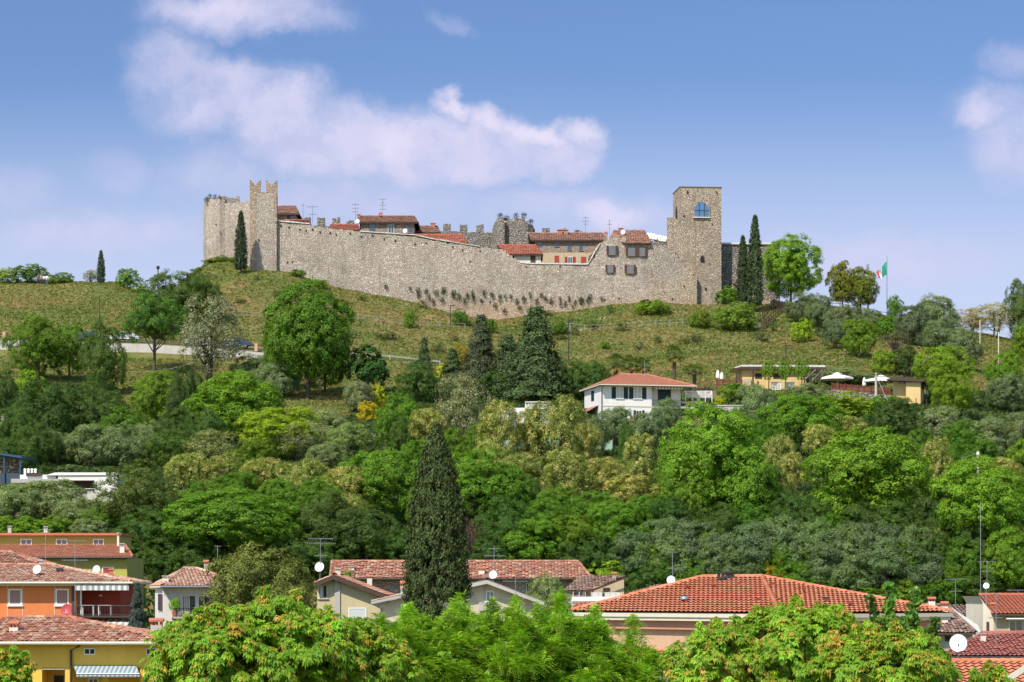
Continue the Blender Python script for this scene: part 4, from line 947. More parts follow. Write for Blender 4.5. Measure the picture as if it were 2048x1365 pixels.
    # power pole and cables
    r = thing('power_pole', 'grey concrete power pole before the right open parasol', 'pole', W(1752, 838, 333)); MB().tube([W(1752, 850, 333), W(1752, 746, 333)], [.22, .13], 8).build('pole', M_conc, r); MB().tube([W(1750, 750, 332.9), W(1755, 750, 332.9)], .06, 5).build('bracket', M_dkmetal, r)
    r = thing('power_pole', 'power pole top poking out of the trees at the right', 'pole', W(1956, 1060, 255)); MB().tube([W(1956, 1070, 255), W(1956, 903, 255)], [.16, .1], 8).build('pole', M_conc, r); MB().pbox(1953.5, 1958.5, 905, 910, 254.85, .3).build('insulator', M_paint, r)
    def cable(a, b, sag, lb):
        a, b = Vector(a), Vector(b); pts = [a.lerp(b, t) - Vector((0, 0, sag * 4 * t * (1 - t))) for t in np.linspace(0, 1, 17)]
        tag(MB().tube(pts, .022, 4).build('power_cable', M_conc), lb, 'cable', 'overhead cables')
    cable(W(1752, 751, 333), W(1956, 905, 255), 4, 'thin cable dropping from terrace pole to the lower pole'); cable(W(1752, 749, 333), W(1820, 820, 342), .4, 'stay cable running down right from the terrace pole')
    cable(W(230, 740, 372), W(395, 722, 380), .8, 'thin cable crossing the bare slope under the road wall'); cable(W(600, 750, 370), W(710, 764, 366), .4, 'thin cable below the big dark round tree'); cable(W(300, 918, 290), W(520, 928, 300), .6, 'thin cable over the yellow blossoming trees')
    # other small buildings on the slope
    D = 322; r = house('terrace_house', 'small white terrace house with balustrade left of the white hill house', 'house', 1060, D); walls(r, 1002, 1100, 816, D, 5, M_white, yb=870); walls(r, 1050, 1102, 812, D - .3, .3, M_white, yb=818, name='balcony')
    m = MB()
    for i in range(17): px = 1051 + i * 3; m.lathe(W(px, 812, D - .15), [(.04, 0), (.07, .1), (.035, .25), (.05, .42)], 6)
    m.pbox(1050, 1102, 803.5, 805, D - .3, .3); m.build('balustrade', M_paint, r); window(r, 1016, 1030, 824, 838, D, cols=1); window(r, 1056, 1066, 822, 840, D, cols=1)
    D = 300; r = house('court_screen', 'pale green netting screen around the court behind yellow trees', 'screen', 1100, D); n = 13
    for i in range(n): MB().tube([W(985 + i * 20, 945, D), W(985 + i * 20, 878, D)], .05, 6).build('post', M_metal, r)
    MB().pbox(985, 1225, 881, 938, D + .06, .02).build('netting', simple('green_netting', (.30, .46, .33), .9), r)
    r = house('garden_wall', 'dry stone garden wall in the clearing left of the big cypress', 'wall', 745, 306); ragwall('wall', r, [(715, 306, 884, 915), (800, 306, 884, 915)], .6, M_house_stone, .08)
    r = house('garden_ramp', 'grey stone ramp parapet above the dry stone garden wall', 'wall', 750, 312); ragwall('wall', r, [(722, 312, 871, 888), (775, 312, 862, 880)], .5, M_dark_stone, .05)
    # modern white house at the left
    D = 252; r = house('white_villa', 'low modern white house with dark wide opening and flat roof', 'house', 150, D)
    m = MB()
    m.pbox(116, 124, 950, 985, D, 5); m.pbox(189, 235, 950, 985, D, 5); m.pbox(124, 189, 950, 961, D, 5); m.pbox(124, 189, 961, 985, D + 3, 2); m.build('wall', M_white, r)
    MB().pbox(124.2, 188.8, 961.2, 979, D + 1.5, .1).build('opening', M_shadow_in, r)
    MB().prism([(90, 951), (110, 945.5), (236, 945.5), (236, 950)], D - .15, 7).build('roof', M_paint, r)
    MB().pbox(22, 118, 958, 966, D - .2, 6).build('lower_roof', M_grayroof, r); MB().pbox(40, 112, 950, 958, D + .5, 4).build('parapet', M_paint, r)
    MB().pbox(52, 82, 946, 953, D + .3, .1).build('vent_grille', M_gutdark, r)
    for i in range(4): MB().lathe(W(50 + i * 7, 950, D + 2), [(.12, 0), (.12, .45), (.18, .5), (.05, .6)], 8).build('roof_vent', M_paint, r)
    railing(r, 124, 200, 978, 985, D - .05, M_paint, 14)
    walls(r, 118, 236, 985, D - .02, 5, plaster('stained_concrete', (.50, .46, .38), .6), name='base_wall')
    D = 256; r = house('carport', 'blue framed carport with flat dark roof at the left edge', 'carport', 15, D)
    for px in (-30, 8, 40): MB().pbox(px - 1.3, px + 1.3, 912, 985, D, .12).build('post', simpleM('blue_steel', (.03, .07, .14)), r)
    MB().prism([(-40, 901), (-40, 904), (43, 917), (43, 912)], D - .2, 7).build('roof', simpleM('blue_steel', (.03, .07, .14)), r); MB().pbox(-40, 40, 947, 968, D + .2, .1).build('side_panel', simpleM('dark_panel', (.05, .07, .09)), r); MB().pbox(-40, 38, 915, 947, D + 6, .1).build('rear_wall', M_dark_stone, r)
    D = 322; r = house('shed', 'small shed with grey corrugated roof at the far left edge', 'shed', 0, D); walls(r, -30, 9, 860, D, 3, M_gutdark); m = MB(); tiled(m, [W(-35, 861, D - .5), W(13, 861, D - .5), W(8, 833, D + 3.5), W(-35, 833, D + 3.5)], .3, 6, .05, 0, 0, 4); m.build('roof', [M_grayroof, M_wood], r)
cafe()
# ------------------------------------------------------------------ the road's retaining wall, railing, cars
r = house('retaining_wall', 'long pale concrete retaining wall under the hillside road', 'wall', 250, 397)
m = MB(); pts = [(-40, 679), (0, 680), (150, 684), (300, 689), (450, 699), (530, 706), (585, 713)]
m2_ = []
for i in range(len(pts) - 1):
    a, b = W(pts[i][0], pts[i][1], 396.6), W(pts[i + 1][0], pts[i + 1][1], 396.6); zb = W(0, pts[i + 1][1] + 34, 396.6).z
    m.hexa([(a.x, 396.6, zb), (b.x, 396.6, zb), (b.x, 397.1, zb), (a.x, 397.1, zb), (a.x, 396.6, a.z), (b.x, 396.6, b.z), (b.x, 397.1, b.z), (a.x, 397.1, a.z)])
m.build('wall', plaster('road_wall', (.50, .46, .39), .45), r)
m = MB(); rl = MB()
for i in range(len(pts) - 1):
    a, b = W(pts[i][0], pts[i][1], 396.9), W(pts[i + 1][0], pts[i + 1][1], 396.9); n = int((b.x - a.x) / 2)
    for k in range(n): q = a.lerp(b, k / n); m.tube([q, q + Vector((0, 0, 1.0))], .05, 5)
    for h in (.5, .95): rl.tube([a + Vector((0, 0, h)), b + Vector((0, 0, h))], .035, 4)
m.build('railing_post', M_gutdark, r); rl.build('rail', M_gutdark, r)
for px, y in ((512, 703), (8, 680)): MB().pbox(px - 3, px + 3, y - 16, y, 396.5, .7).build('pillar', M_pink, r)
def make_car(label, col, px, py, D, yaw, grp='cars parked along the hillside road'):
    base = W(px, py, D); base.z = gz(base.x, D) + .06
    r = thing('parked_car', label, 'car', base, grp); bz = base
    def P(x, y, z): return (bz.x + x, bz.y + y, bz.z + z)
    prof = [(-2.1, .35), (-2.15, .75), (-1.9, .95), (-1.1, 1.02), (-.55, 1.45), (.85, 1.48), (1.55, 1.02), (2.05, .92), (2.15, .6), (2.1, .35)]
    m = MB(); n = len(prof)
    for s in (-1, 1):
        pp = [P(x, s * (.85 if z < 1.1 else .66), z) for x, z in prof]; m.face(pp if s < 0 else pp[::-1])
    for i in range(n):
        j = (i + 1) % n; w0, w1 = (.85 if prof[i][1] < 1.1 else .66), (.85 if prof[j][1] < 1.1 else .66)
        m.face([P(prof[i][0], -w0, prof[i][1]), P(prof[i][0], w0, prof[i][1]), P(prof[j][0], w1, prof[j][1]), P(prof[j][0], -w1, prof[j][1])])
    m.build('body', col, r); g = MB()
    for s in (-1, 1): g.face([P(-.98, s * .86, 1.03), P(-.5, s * .70, 1.40), P(.8, s * .70, 1.42), P(1.38, s * .86, 1.04)])
    g.build('side_window', M_glass, r)
    for x in (-1.35, 1.3):
        for s in (-1, 1):
            w_ = MB(); w_.tube([P(x, s * .86, .33), P(x, s * .66, .33)], .33, 14); o = w_.build('wheel', M_dkmetal, r); h = MB(); h.tube([P(x, s * .875, .33), P(x, s * .86, .33)], .19, 10); h.build('rim', M_metal, o)
carw = simpleM('car_white', (.75, .75, .75), .3); carb = simpleM('car_blue', (.04, .07, .12), .3)
make_car('dark blue parked car between the two leftmost roadside trees', carb, 178, 680, 400, 0); make_car('white parked car left of the wide dark roadside tree', carw, 250, 684, 400, 0)
make_car('white parked car behind the pale blossoming tree', carw, 400, 692, 400, 0); make_car('dark parked car left of the road wall end pillar', carb, 474, 697, 400, 0)
# ------------------------------------------------------------------ town houses
def yellow_house():
    D = 120; r = house('yellow_house', 'bright yellow house with mottled old tile hip roof at bottom left', 'house', 150, D)
    hip(r, -120, 356, 1284, D, 20, 142, 1236, D + 3.6, [M_coppo, M_wood], tw=.19, tl=.36, amp=.05, step=.025, jit=.022, gutter=M_gutter)
    Dw = D + .75
    m = MB(); a = W(-100, 1290, Dw); b = W(348, 1290, Dw); z1 = a.z + .05; zc = W(0, 1336, Dw).z; zl = W(0, 1500, Dw).z
    m.box(a.x, b.x, Dw, Dw + 5.6, zc, z1)                                    # upper storey band
    m.box(a.x, W(84, 0, Dw).x, Dw, Dw + 5.6, zl, zc - .001); m.box(W(130, 0, Dw).x, W(141, 0, Dw).x, Dw, Dw + .5, zl, zc - .001)
    m.box(W(205, 0, Dw).x, W(217, 0, Dw).x, Dw + .02, Dw + .4, zl, zc - .001); m.box(W(280, 0, Dw).x, b.x, Dw, Dw + 5.6, zl, zc - .001)
    m.box(W(84, 0, Dw).x, W(280, 0, Dw).x, Dw + 1.6, Dw + 5.5, zl, zc - .001); m.build('wall', M_yellow, r)
    MB().pbox(84.5, 129.5, 1338, 1339.5, Dw - .03, .5).build('lintel', M_gutter, r)
    window(r, 105, 131, 1348, 1420, Dw + 1.58, frame=M_pink, pane=M_shadow_in, cols=1, sill=False); window(r, 176, 198, 1356, 1420, Dw + 1.58, frame=M_paint, pane=M_glass, sill=False)
    for x0, x1 in ((168, 191), (292, 314)):
        window(r, x0, x1, 1297, 1310, Dw, fw=.045, cols=2, sill=False, pane=M_shadow_in)
    window(r, 287, 325, 1347, 1400, Dw, blind=M_blind, fw=.06)
    downpipe(r, [(159, 1286), (159, 1292), (142, 1301), (141.5, 1430)], Dw - .08, .055); downpipe(r, [(31, 1291), (31, 1300)], Dw - .05, .02)
    aw = MB(); p = [W(147, 1331, Dw), W(272, 1331, Dw), W(279, 1348, Dw - 1.2), W(153, 1348, Dw - 1.2)]; n = 40
    aw.face(p)
    for i in range(n):
        a, b = p[3].lerp(p[2], i / n), p[3].lerp(p[2], (i + 1) / n); c = (a + b) / 2; aw.face([a, b, b - Vector((0, 0, .10)), c - Vector((0, 0, .16)), a - Vector((0, 0, .10))])
    aw.build('awning', M_awnblue, r); m = MB(); m.tube([p[3], p[2]], .03, 6)
    for t in (.03, .97): m.tube([p[3].lerp(p[2], t), W(150 + 125 * t, 1352, Dw)], .018, 5)
    m.build('awning_arm', M_metal, r)
    chimney(r, 27, 1243, 1276, 17, D + 1.4, M_chim); chimney(r, 312, 1238, 1272, 22, D + 5, M_conc)
yellow_house()
def orange_house():
    D = 165; r = house('orange_house', 'orange house with loggia balcony and striped awning below red tile roof', 'house', 120, D)
    hip(r, -130, 262, 1164, D, -20, 105, 1130, D + 4.4, [M_coppo2, M_wood], tw=.24, tl=.40, amp=.06, step=.03, jit=.015, gutter=M_gutter)
    Dw = D + .8
    walls(r, -110, 153, 1168, Dw, 8, M_orange, name='wall'); walls(r, 153, 241, 1168, Dw + 2.2, 5.8, M_redwall, name='loggia_wall')
    MB().pbox(-115, 255, 1166, 1172, D + .15, .65).build('soffit', M_gutter, r)
    for px in (15, 45.5, 109): MB().pbox(px - .6, px + .6, 1172, 1250, Dw - .02, .03).build('white_strip', M_gutter, r)
    for x0, x1 in ((17, 44), (111, 138)): window(r, x0, x1, 1178, 1211, Dw, blind=M_blind, fw=.09)
    MB().pbox(143, 150, 1172, 1232, Dw - .1, .2).build('shutter', M_brownsh, r); MB().pbox(160, 163, 1172, 1230, Dw + .3, .12).build('door_frame', M_paint, r); MB().pbox(153, 160, 1180, 1230, Dw + .4, .1).build('door', M_blind, r)
    MB().pbox(150, 262, 1232, 1235.5, Dw - 1.2, 3.4).build('balcony', M_gutdark, r); railing(r, 152, 262, 1212, 1232, Dw - 1.1, M_dkmetal)
    a = MB(); p0, p1 = W(150, 1167, Dw + .2), W(258, 1167, Dw + .2); q0, q1 = W(150, 1172, Dw - .9), W(258, 1172, Dw - .9); a.face([p0, p1, q1, q0]); a.box(q0.x, q1.x, Dw - .92, Dw - .9, q0.z - .28, q0.z); a.build('awning', M_awnw, r)
    a = MB(); p0, p1 = W(150, 1238, Dw + .2), W(262, 1238, Dw + .2); q0, q1 = W(150, 1248, Dw - 1.6), W(268, 1248, Dw - 1.6); a.face([p0, p1, q1, q0]); a.box(q0.x, q1.x, Dw - 1.62, Dw - 1.6, q0.z - .2, q0.z); a.build('awning', M_awnw2, r)
    MB().tube([W(201, 1190, Dw + 2.1), W(201, 1193, Dw + 2.1)], .12, 8).build('wall_lamp', M_paint, r)
    MB().pbox(112, 124, 1136, 1141, D + 2.4, .5).build('skylight', M_dkmetal, r)
    for i, (px, lb) in enumerate(((176, 'white balcony table left of the two on orange house'), (210, 'white balcony table right of the two on orange house'))):
        t = thing('balcony_table', lb, 'table', W(px, 1232, Dw - .2), 'tables on the orange balcony'); b = W(px, 1232, Dw - .2)
        MB().box(b.x - .42, b.x + .42, b.y - .3, b.y + .3, b.z + .62, b.z + .66).build('table_top', M_paint, t)
        for sx in (-.36, .36):
            for sy in (-.25, .25): MB().box(b.x + sx - .02, b.x + sx + .02, b.y + sy - .02, b.y + sy + .02, b.z, b.z + .62).build('leg', M_paint, t)
    chimney(r, 222, 1138, 1152, 8, D + 2, M_brick)
orange_house()
def olive_house():
    D = 200; r = house('olive_house', 'long olive green house with white window frames and orange lower roof', 'house', 120, D)
    walls(r, -90, 240, 1071, D + 4, 6, M_olive, name='upper_wall'); MB().pbox(-95, 242, 1066.5, 1071, D + 3.5, 7).build('upper_roof', [M_brick], r)
    for x0, x1 in ((41, 64), (112, 135), (186, 208)): window(r, x0, x1, 1078, 1090.5, D + 4, fw=.07, cols=2, pane=M_glass, sill=False)
    m = MB(); tiled(m, [W(-95, 1114, D - .3), W(266, 1114, D - .3), W(250, 1090, D + 4), W(-95, 1090, D + 4)], .25, .36, .04, .03, .008, 3); ridge(m, W(266, 1113.5, D - .3), W(250, 1089.5, D + 4), .10); m.build('roof', [M_flat, M_gutdark], r)
    walls(r, -80, 254, 1115, D + .2, 9, M_olive, name='lower_wall'); MB().tube([W(-90, 1115.5, D - .35), W(266, 1115.5, D - .35)], .08, 6).build('gutter', M_gutdark, r)
    window(r, 204, 228, 1134, 1158, D + .2, blind=M_redwood, fw=.09); MB().pbox(225, 254.2, 1143, 1175, D + .17, .2).build('painted_base', simpleM('yellow_green_paint', (.42, .42, .07)), r)
    chimney(r, 244, 1084, 1111, 9, D + 1, M_chim, 'flat'); chimney(r, 236, 1062, 1092, 4, D + 3.4, M_chim, 'flat'); chimney(r, 91, 1051, 1070, 7, D + 6, M_chim, 'flat'); chimney(r, 19, 1050, 1068, 7, D + 6, M_conc, 'flat')
    D = 185; r = house('brown_roof_house', 'small orange walled house with brownish roof at the left edge', 'house', 30, D)
    hip(r, -120, 76, 1127, D, -60, 20, 1104, D + 4, [M_coppo, M_wood], tw=.26, tl=.4, jit=.02); walls(r, -110, 66, 1129, D + .6, 6.5, M_orange); window(r, 8, 38, 1134, 1152, D + .6, frame=M_wood, pane=M_shadow_in)
    chimney(r, 81, 1116, 1150, 7, 172, M_dkmetal, 'flat')
olive_house()
def white_villa():
    D = 176; r = house('cream_villa', 'cream villa with balcony and orange hip roof beside the pine', 'house', 350, D)
    with turned(W(329, 1200, D), 12):
        k = lambda p: 329 + (p - 329) * 1.03
        walls(r, 329, k(425), 1177, D, 8, M_white)
        hip(r, 318, k(490), 1172, D - .9, 395, 420, 1137, D + 4.4, [M_coppo2, M_paint], tw=.24, tl=.38, jit=.012, gutter=M_metal)
        window(r, k(362), k(391), 1190, 1232, D, fw=.09, curtain=True, sill=False); window(r, k(393), k(418), 1190, 1232, D, fw=.09, sill=False)
        MB().pbox(k(338), k(425), 1234, 1238, D - 1.2, 1.2).build('balcony', M_conc, r); railing(r, k(340), k(425), 1217, 1234, D - 1.1)
        a = W(329, 1180, D); m = MB(); m.box(a.x - .05, a.x - .001, D + 2.2, D + 3.6, W(0, 1222, D).z, W(0, 1188, D).z); m.build('window', M_shadow_in, r)
        for y0 in (1.5, 3.65): m = MB(); m.box(a.x - .1, a.x - .052, D + y0, D + y0 + .65, W(0, 1222, D).z, W(0, 1188, D).z); m.build('shutter', simpleM('purple_shutter', (.12, .07, .10)), r)
        window(r, k(365), k(390), 1250, 1275, D, pane=M_shadow_in)
    chimney(r, 331, 1149, 1173, 12, D, M_chim, 'flat'); chimney(r, 412, 1121, 1142, 8, D + 4, M_conc, 'tile')
    p = thing('potted_plant', 'leafy potted plant on the cream villa balcony', 'plant', W(350, 1234, D - .6)); b = W(350, 1234, D - .6)
    MB().lathe(b, [(.16, 0), (.22, .35), (.2, .36)], 10).build('pot', M_brick, p)
    c = bpy.data.objects.new('foliage', KIND['small'][0][0]); link(c); c.parent = p; c.location = (0, 0, .3); c.scale = (.16, .16, .2); c.color = (1.5, 1.5, 1, 1)
white_villa()
def gables():
    D = 188; r = house('beige_house', 'beige gabled house with grey pilaster left of the big cypress', 'house', 700, D)
    MB().prism([(634, 1300), (634, 1164), (667, 1152.5), (768, 1190), (768, 1300)], D, 9).build('wall', M_beige, r)
    gable_lr(r, [(627, 1166), (667, 1150), (776, 1191)], D - .7, 10.5, [M_coppo, M_wood], tw=.25, tl=.4, jit=.01)
    m = MB(); 
    for (x0, y0), (x1, y1) in (((627, 1166), (667, 1150)), ((667, 1150), (776, 1191))):
        a, b = W(x0, y0 + 1, D - .74), W(x1, y1 + 1, D - .74); m.hexa([tuple(a + Vector((0, 0, -.28))), tuple(b + Vector((0, 0, -.28))), tuple(b + Vector((0, .08, -.28))), tuple(a + Vector((0, .08, -.28))), tuple(a), tuple(b), tuple(b + Vector((0, .08, 0))), tuple(a + Vector((0, .08, 0)))])
    m.build('bargeboard', M_wood, r)
    MB().pbox(669, 680, 1153, 1290, D - .12, .12).build('pilaster', M_conc, r); window(r, 637, 655, 1170, 1197, D, frame=M_beige2, pane=M_shadow_in, curtain=True)
    window(r, 640, 656, 1216, 1250, D, blind=M_blindw); window(r, 697, 733, 1216, 1250, D, blind=M_blindw); MB().pbox(760, 768.4, 1196, 1300, D - .05, .05).build('corner_panel', M_conc, r)
    chimney(r, 676, 1134, 1158, 10, D + 2, M_beige2, 'flat'); 
    D = 172; r = house('annex_house', 'small annex with grey fascia tucked left of the big cypress', 'house', 780, D)
    MB().prism([(762, 1300), (762, 1207), (812, 1194), (840, 1194), (840, 1300)], D, 6).build('wall', M_beige2, r)
    m = MB(); A, B = W(742, 1203, D - .7), W(812, 1187, D - .7); tiled(m, [A + Vector((0, 7, 0)), A, B, B + Vector((0, 7, 0))], .24, .4, .05, .03, .02); m.build('roof', [M_coppo2, M_wood], r)
    MB().prism([(742, 1204), (742, 1209), (812, 1194), (840, 1196), (840, 1184), (812, 1188)], D - .75, .12).build('fascia', M_grayroof, r); downpipe(r, [(745, 1208), (762, 1218), (762, 1290)], D - .1, .05, M_conc)
    chimney(r, 805, 1163, 1190, 8, D + 3, M_chim)
    D = 180; r = house('pale_gable_house', 'pale gabled house with grey fascia right of the big cypress', 'house', 1000, D)
    MB().prism([(890, 1300), (890, 1180), (973, 1167), (1078, 1210), (1078, 1300)], D, 9).build('wall', M_beige2, r)
    gable_lr(r, [(870, 1183), (974, 1160), (1088, 1205)], D - .8, 10.5, [M_grayroof, M_grayroof], tw=.5, tl=.6, amp=.02, seg=2)
    MB().prism([(870, 1184), (974, 1160.5), (1088, 1205), (1088, 1211), (974, 1168), (870, 1190)], D - .85, .1).build('fascia', M_conc, r); MB().pbox(968, 971, 1168, 1300, D - .08, .08).build('corner_strip', M_conc, r)
    window(r, 972, 988, 1182, 1203, D, pane=M_blueglass, frame=M_paint); m = MB(); m.pbox(958, 985, 1205, 1222, D - 1, 1); m.build('balcony', M_conc, r)
    # long old roof
    D = 216; r = house('long_farmhouse', 'long low farmhouse with old red tiled roof behind the big cypress', 'house', 920, D)
    hip(r, 660, 1184, 1157, D, 664, 1156, 1123, D + 4.6, [M_coppo, M_wood], tw=.27, tl=.42, amp=.07, step=.035, jit=.03, seg=3, gutter=M_gutdark)
    walls(r, 672, 1172, 1160, D + .8, 7.5, M_house_stone)
    for a in ((722, 735, 1162, 1175), (1052, 1062, 1166, 1184), (1083, 1093, 1166, 1180)): window(r, *a, D + .8, frame=M_gutter, pane=M_shadow_in)
    chimney(r, 703, 1130, 1150, 10, D + 2, M_chim, 'flat'); chimney(r, 739, 1151, 1168, 10, 200, M_chim); chimney(r, 963, 1135, 1153, 12, D + 1, M_chim)
    D = 205; r = house('brown_gable_house', 'small house with sloping brown roof right of the long farmhouse', 'house', 1200, D)
    MB().prism([(1170, 1240), (1170, 1180), (1248, 1160), (1248, 1240)], D, 6).build('wall', M_ochre, r); m = MB(); 
    tiled(m, [W(1126, 1182, D - .6), W(1178, 1182, D - .6), W(1253, 1154, D + 4.5), W(1160, 1152, D + 4.5)], .26, .42, .06, .03, .03); m.build('roof', [M_brown, M_wood], r)
    MB().prism([(1172, 1183), (1253, 1154), (1253, 1157), (1178, 1186)], D - .6, .1).build('bargeboard', M_wood, r); window(r, 1206, 1220, 1176, 1188, D, frame=M_wood, pane=M_shadow_in, sill=False); chimney(r, 1228, 1145, 1160, 8, D + 3, M_house_stone)
    D = 160; r = house('terrace_building', 'white parapet roof terrace with glass fence before the brown gable house', 'building', 1200, D)
    walls(r, 1146, 1300, 1198, D, 6, M_white); MB().pbox(1144, 1302, 1194, 1203, D - .15, .3).build('parapet', M_paint, r)
    m = MB(); tiled(m, [W(1140, 1222, D - 3), W(1260, 1222, D - 3), W(1250, 1205, D - .3), W(1150, 1205, D - .3)], .25, .4, .05, .03, .01); m.build('roof', [M_flat, M_gutter], r)
    m = MB()
    for i in range(9): m.pbox(1146 + i * 12, 1146.8 + i * 12, 1184, 1194, D + .5, .04)
    m.build('fence_post', M_paint, r); MB().pbox(1184, 1240, 1185, 1194, D + .56, .02).build('glass_panel', simpleM('frosted_panel', (.55, .50, .42)), r)
    chimney(r, 1207, 1182, 1196, 5, D + .1, M_dkmetal, 'flat', ctop=M_dkmetal)
    D = 178; r = house('low_tiled_house', 'low house with pale worn tiles just left of the orange roof', 'house', 1300, D); m = MB()
    tiled(m, [W(1250, 1188, D), W(1370, 1188, D), W(1345, 1171, D + 3.5), W(1310, 1171, D + 3.5)], .25, .4, .06, .03, .025); m.build('roof', [M_coppo, M_wood], r); walls(r, 1256, 1365, 1190, D + .5, 5, M_cream)
gables()
def orange_roof_house():
    A = W(1560, 1228, 130); ze = A.z; L = W(1138, 1228, 141); L.z = ze; B = W(1903, 1228, 137.5); B.z = ze; K = L + B - A
    R2 = W(1405, 1156, 141.5); R1 = R2 + (A - L).normalized() * 4.25
    r = house('orange_roof_house', 'pink house with large new orange tiled hip roof behind foreground trees', 'house', 1560, 130)
    m = MB(); kw = dict(tw=.33, tl=.37, amp=.07, step=.085, jit=.004, seg=6)
    tiled(m, [L, A, R1, R2], **kw); tiled(m, [A, B, R1], **kw); tiled(m, [B, K, R2, R1], **kw); tiled(m, [K, L, R2], **kw)
    for p, q in ((A, R1), (R1, R2), (L, R2), (B, R1)): ridge(m, p + Vector((0, 0, .05)), q + Vector((0, 0, .05)), .13, .36)
    m.build('roof', [M_new, M_wood], r)
    cen = (A + K) / 2
    def ring(off, z0, z1, mat, name):
        q = []
        for c in (L, A, B, K): d = Vector((cen.x - c.x, cen.y - c.y, 0)); q.append(c + d.normalized() * off)
        m = MB(); m.hexa([(p.x, p.y, z0) for p in q] + [(p.x, p.y, z1) for p in q]); return m.build(name, mat, r)
    ring(-.08, ze - .22, ze - .03, M_gutter, 'gutter'); ring(.05, ze - .40, ze - .22, M_gutter, 'fascia'); ring(.55, ze - .85, ze - .40, M_salmon, 'cornice'); ring(1.0, 1.0, ze - .85, M_pink, 'wall')
    def on(px, Dg):                                   # point on the front slope in column px near distance Dg
        n = (A - L).cross(R2 - L); x = (px - CX) / F * Dg; z = L.z - (n.x * (x - L.x) + n.y * (Dg - L.y)) / n.z; return Vector((x, Dg, z))
    c = MB()
    for i, px in enumerate((1438, 1446, 1454, 1461)): q = W(px, 1163, 139.5); c.box(q.x - .075, q.x + .075, 139.4, 139.7, q.z - .4, q.z + .42)
    q0, q1 = W(1435, 1146, 139.3), W(1466, 1144, 139.3); o = c.build('chimney', M_dkmetal, r); MB().box(q0.x, q1.x, 139.3, 139.9, q0.z, q0.z + .06).build('chimney_cap', M_dkmetal, o)
    q = W(1369, 1197, 137); MB().lathe(q, [(.24, -.05), (.22, .05), (.15, .11), (.04, .13)], 12).build('roof_dome', M_metal, r, True)
    q = W(1637, 1206, 137.8); o = MB().box(q.x - .14, q.x + .14, 134.5, 134.8, q.z - .35, q.z + .25).build('chimney', simpleM('rust_metal', (.16, .07, .05)), r); MB().box(q.x - .17, q.x + .17, 134.46, 134.84, q.z + .27, q.z + .31).build('chimney_cap', M_dkmetal, o)
    for px, py, DD in ((1373, 1172, 139.6), (1426, 1171, 138.6), (1480, 1170, 137.7), (1373, 1204, 136.7), (1515, 1201, 133.5), (1560, 1200, 132.8), (1548, 1169, 136.5), (1698, 1206, 134.6), (1608, 1178, 135.8)):
        q = W(px, py, DD); n = (A - L).cross(R2 - L).normalized(); MB().box(q.x - .09, q.x + .09, DD - .12, DD + .1, q.z - .05, q.z + .09).build('vent_tile', simpleM('vent_dark', (.22, .05, .03)), r)
    MB().tube([W(1490, 1243, 133.2), W(1490, 1246, 133.2), W(1509, 1262, 134.2), W(1509, 1400, 134.2)], .05, 7).build('downpipe', M_gutter, r)
    MB().pbox(1347, 1351, 1269, 1274, 136.9, .3).build('vent', M_brick, r)
    D = 124; r = house('porch_house', 'low orange roofed porch with white gable before the pink house', 'house', 1300, D)
    hip(r, 1210, 1402, 1346, D, 1238, 1358, 1302, D + 3, [M_new, M_wood], tw=.33, tl=.36, amp=.065, step=.045, seg=5); walls(r, 1225, 1385, 1350, D + .5, 5, M_salmon)
    mb = MB(); g = [(1268, 1349), (1326, 1312), (1378, 1342), (1378, 1350), (1326, 1321), (1268, 1357)]; mb.prism(g, D - 1.5, .25); mb.build('gable_board', M_gutter, r)
    MB().prism([(1285, 1400), (1285, 1350), (1326, 1323), (1368, 1345), (1368, 1400)], D - .6, .5).build('gable_wall', M_conc, r); MB().pbox(1322, 1330, 1325, 1337, D - 1.4, .8).build('beam', M_paint, r)
    chimney(r, 1242, 1286, 1304, 9, D + 3, M_conc, 'flat')
orange_roof_house()
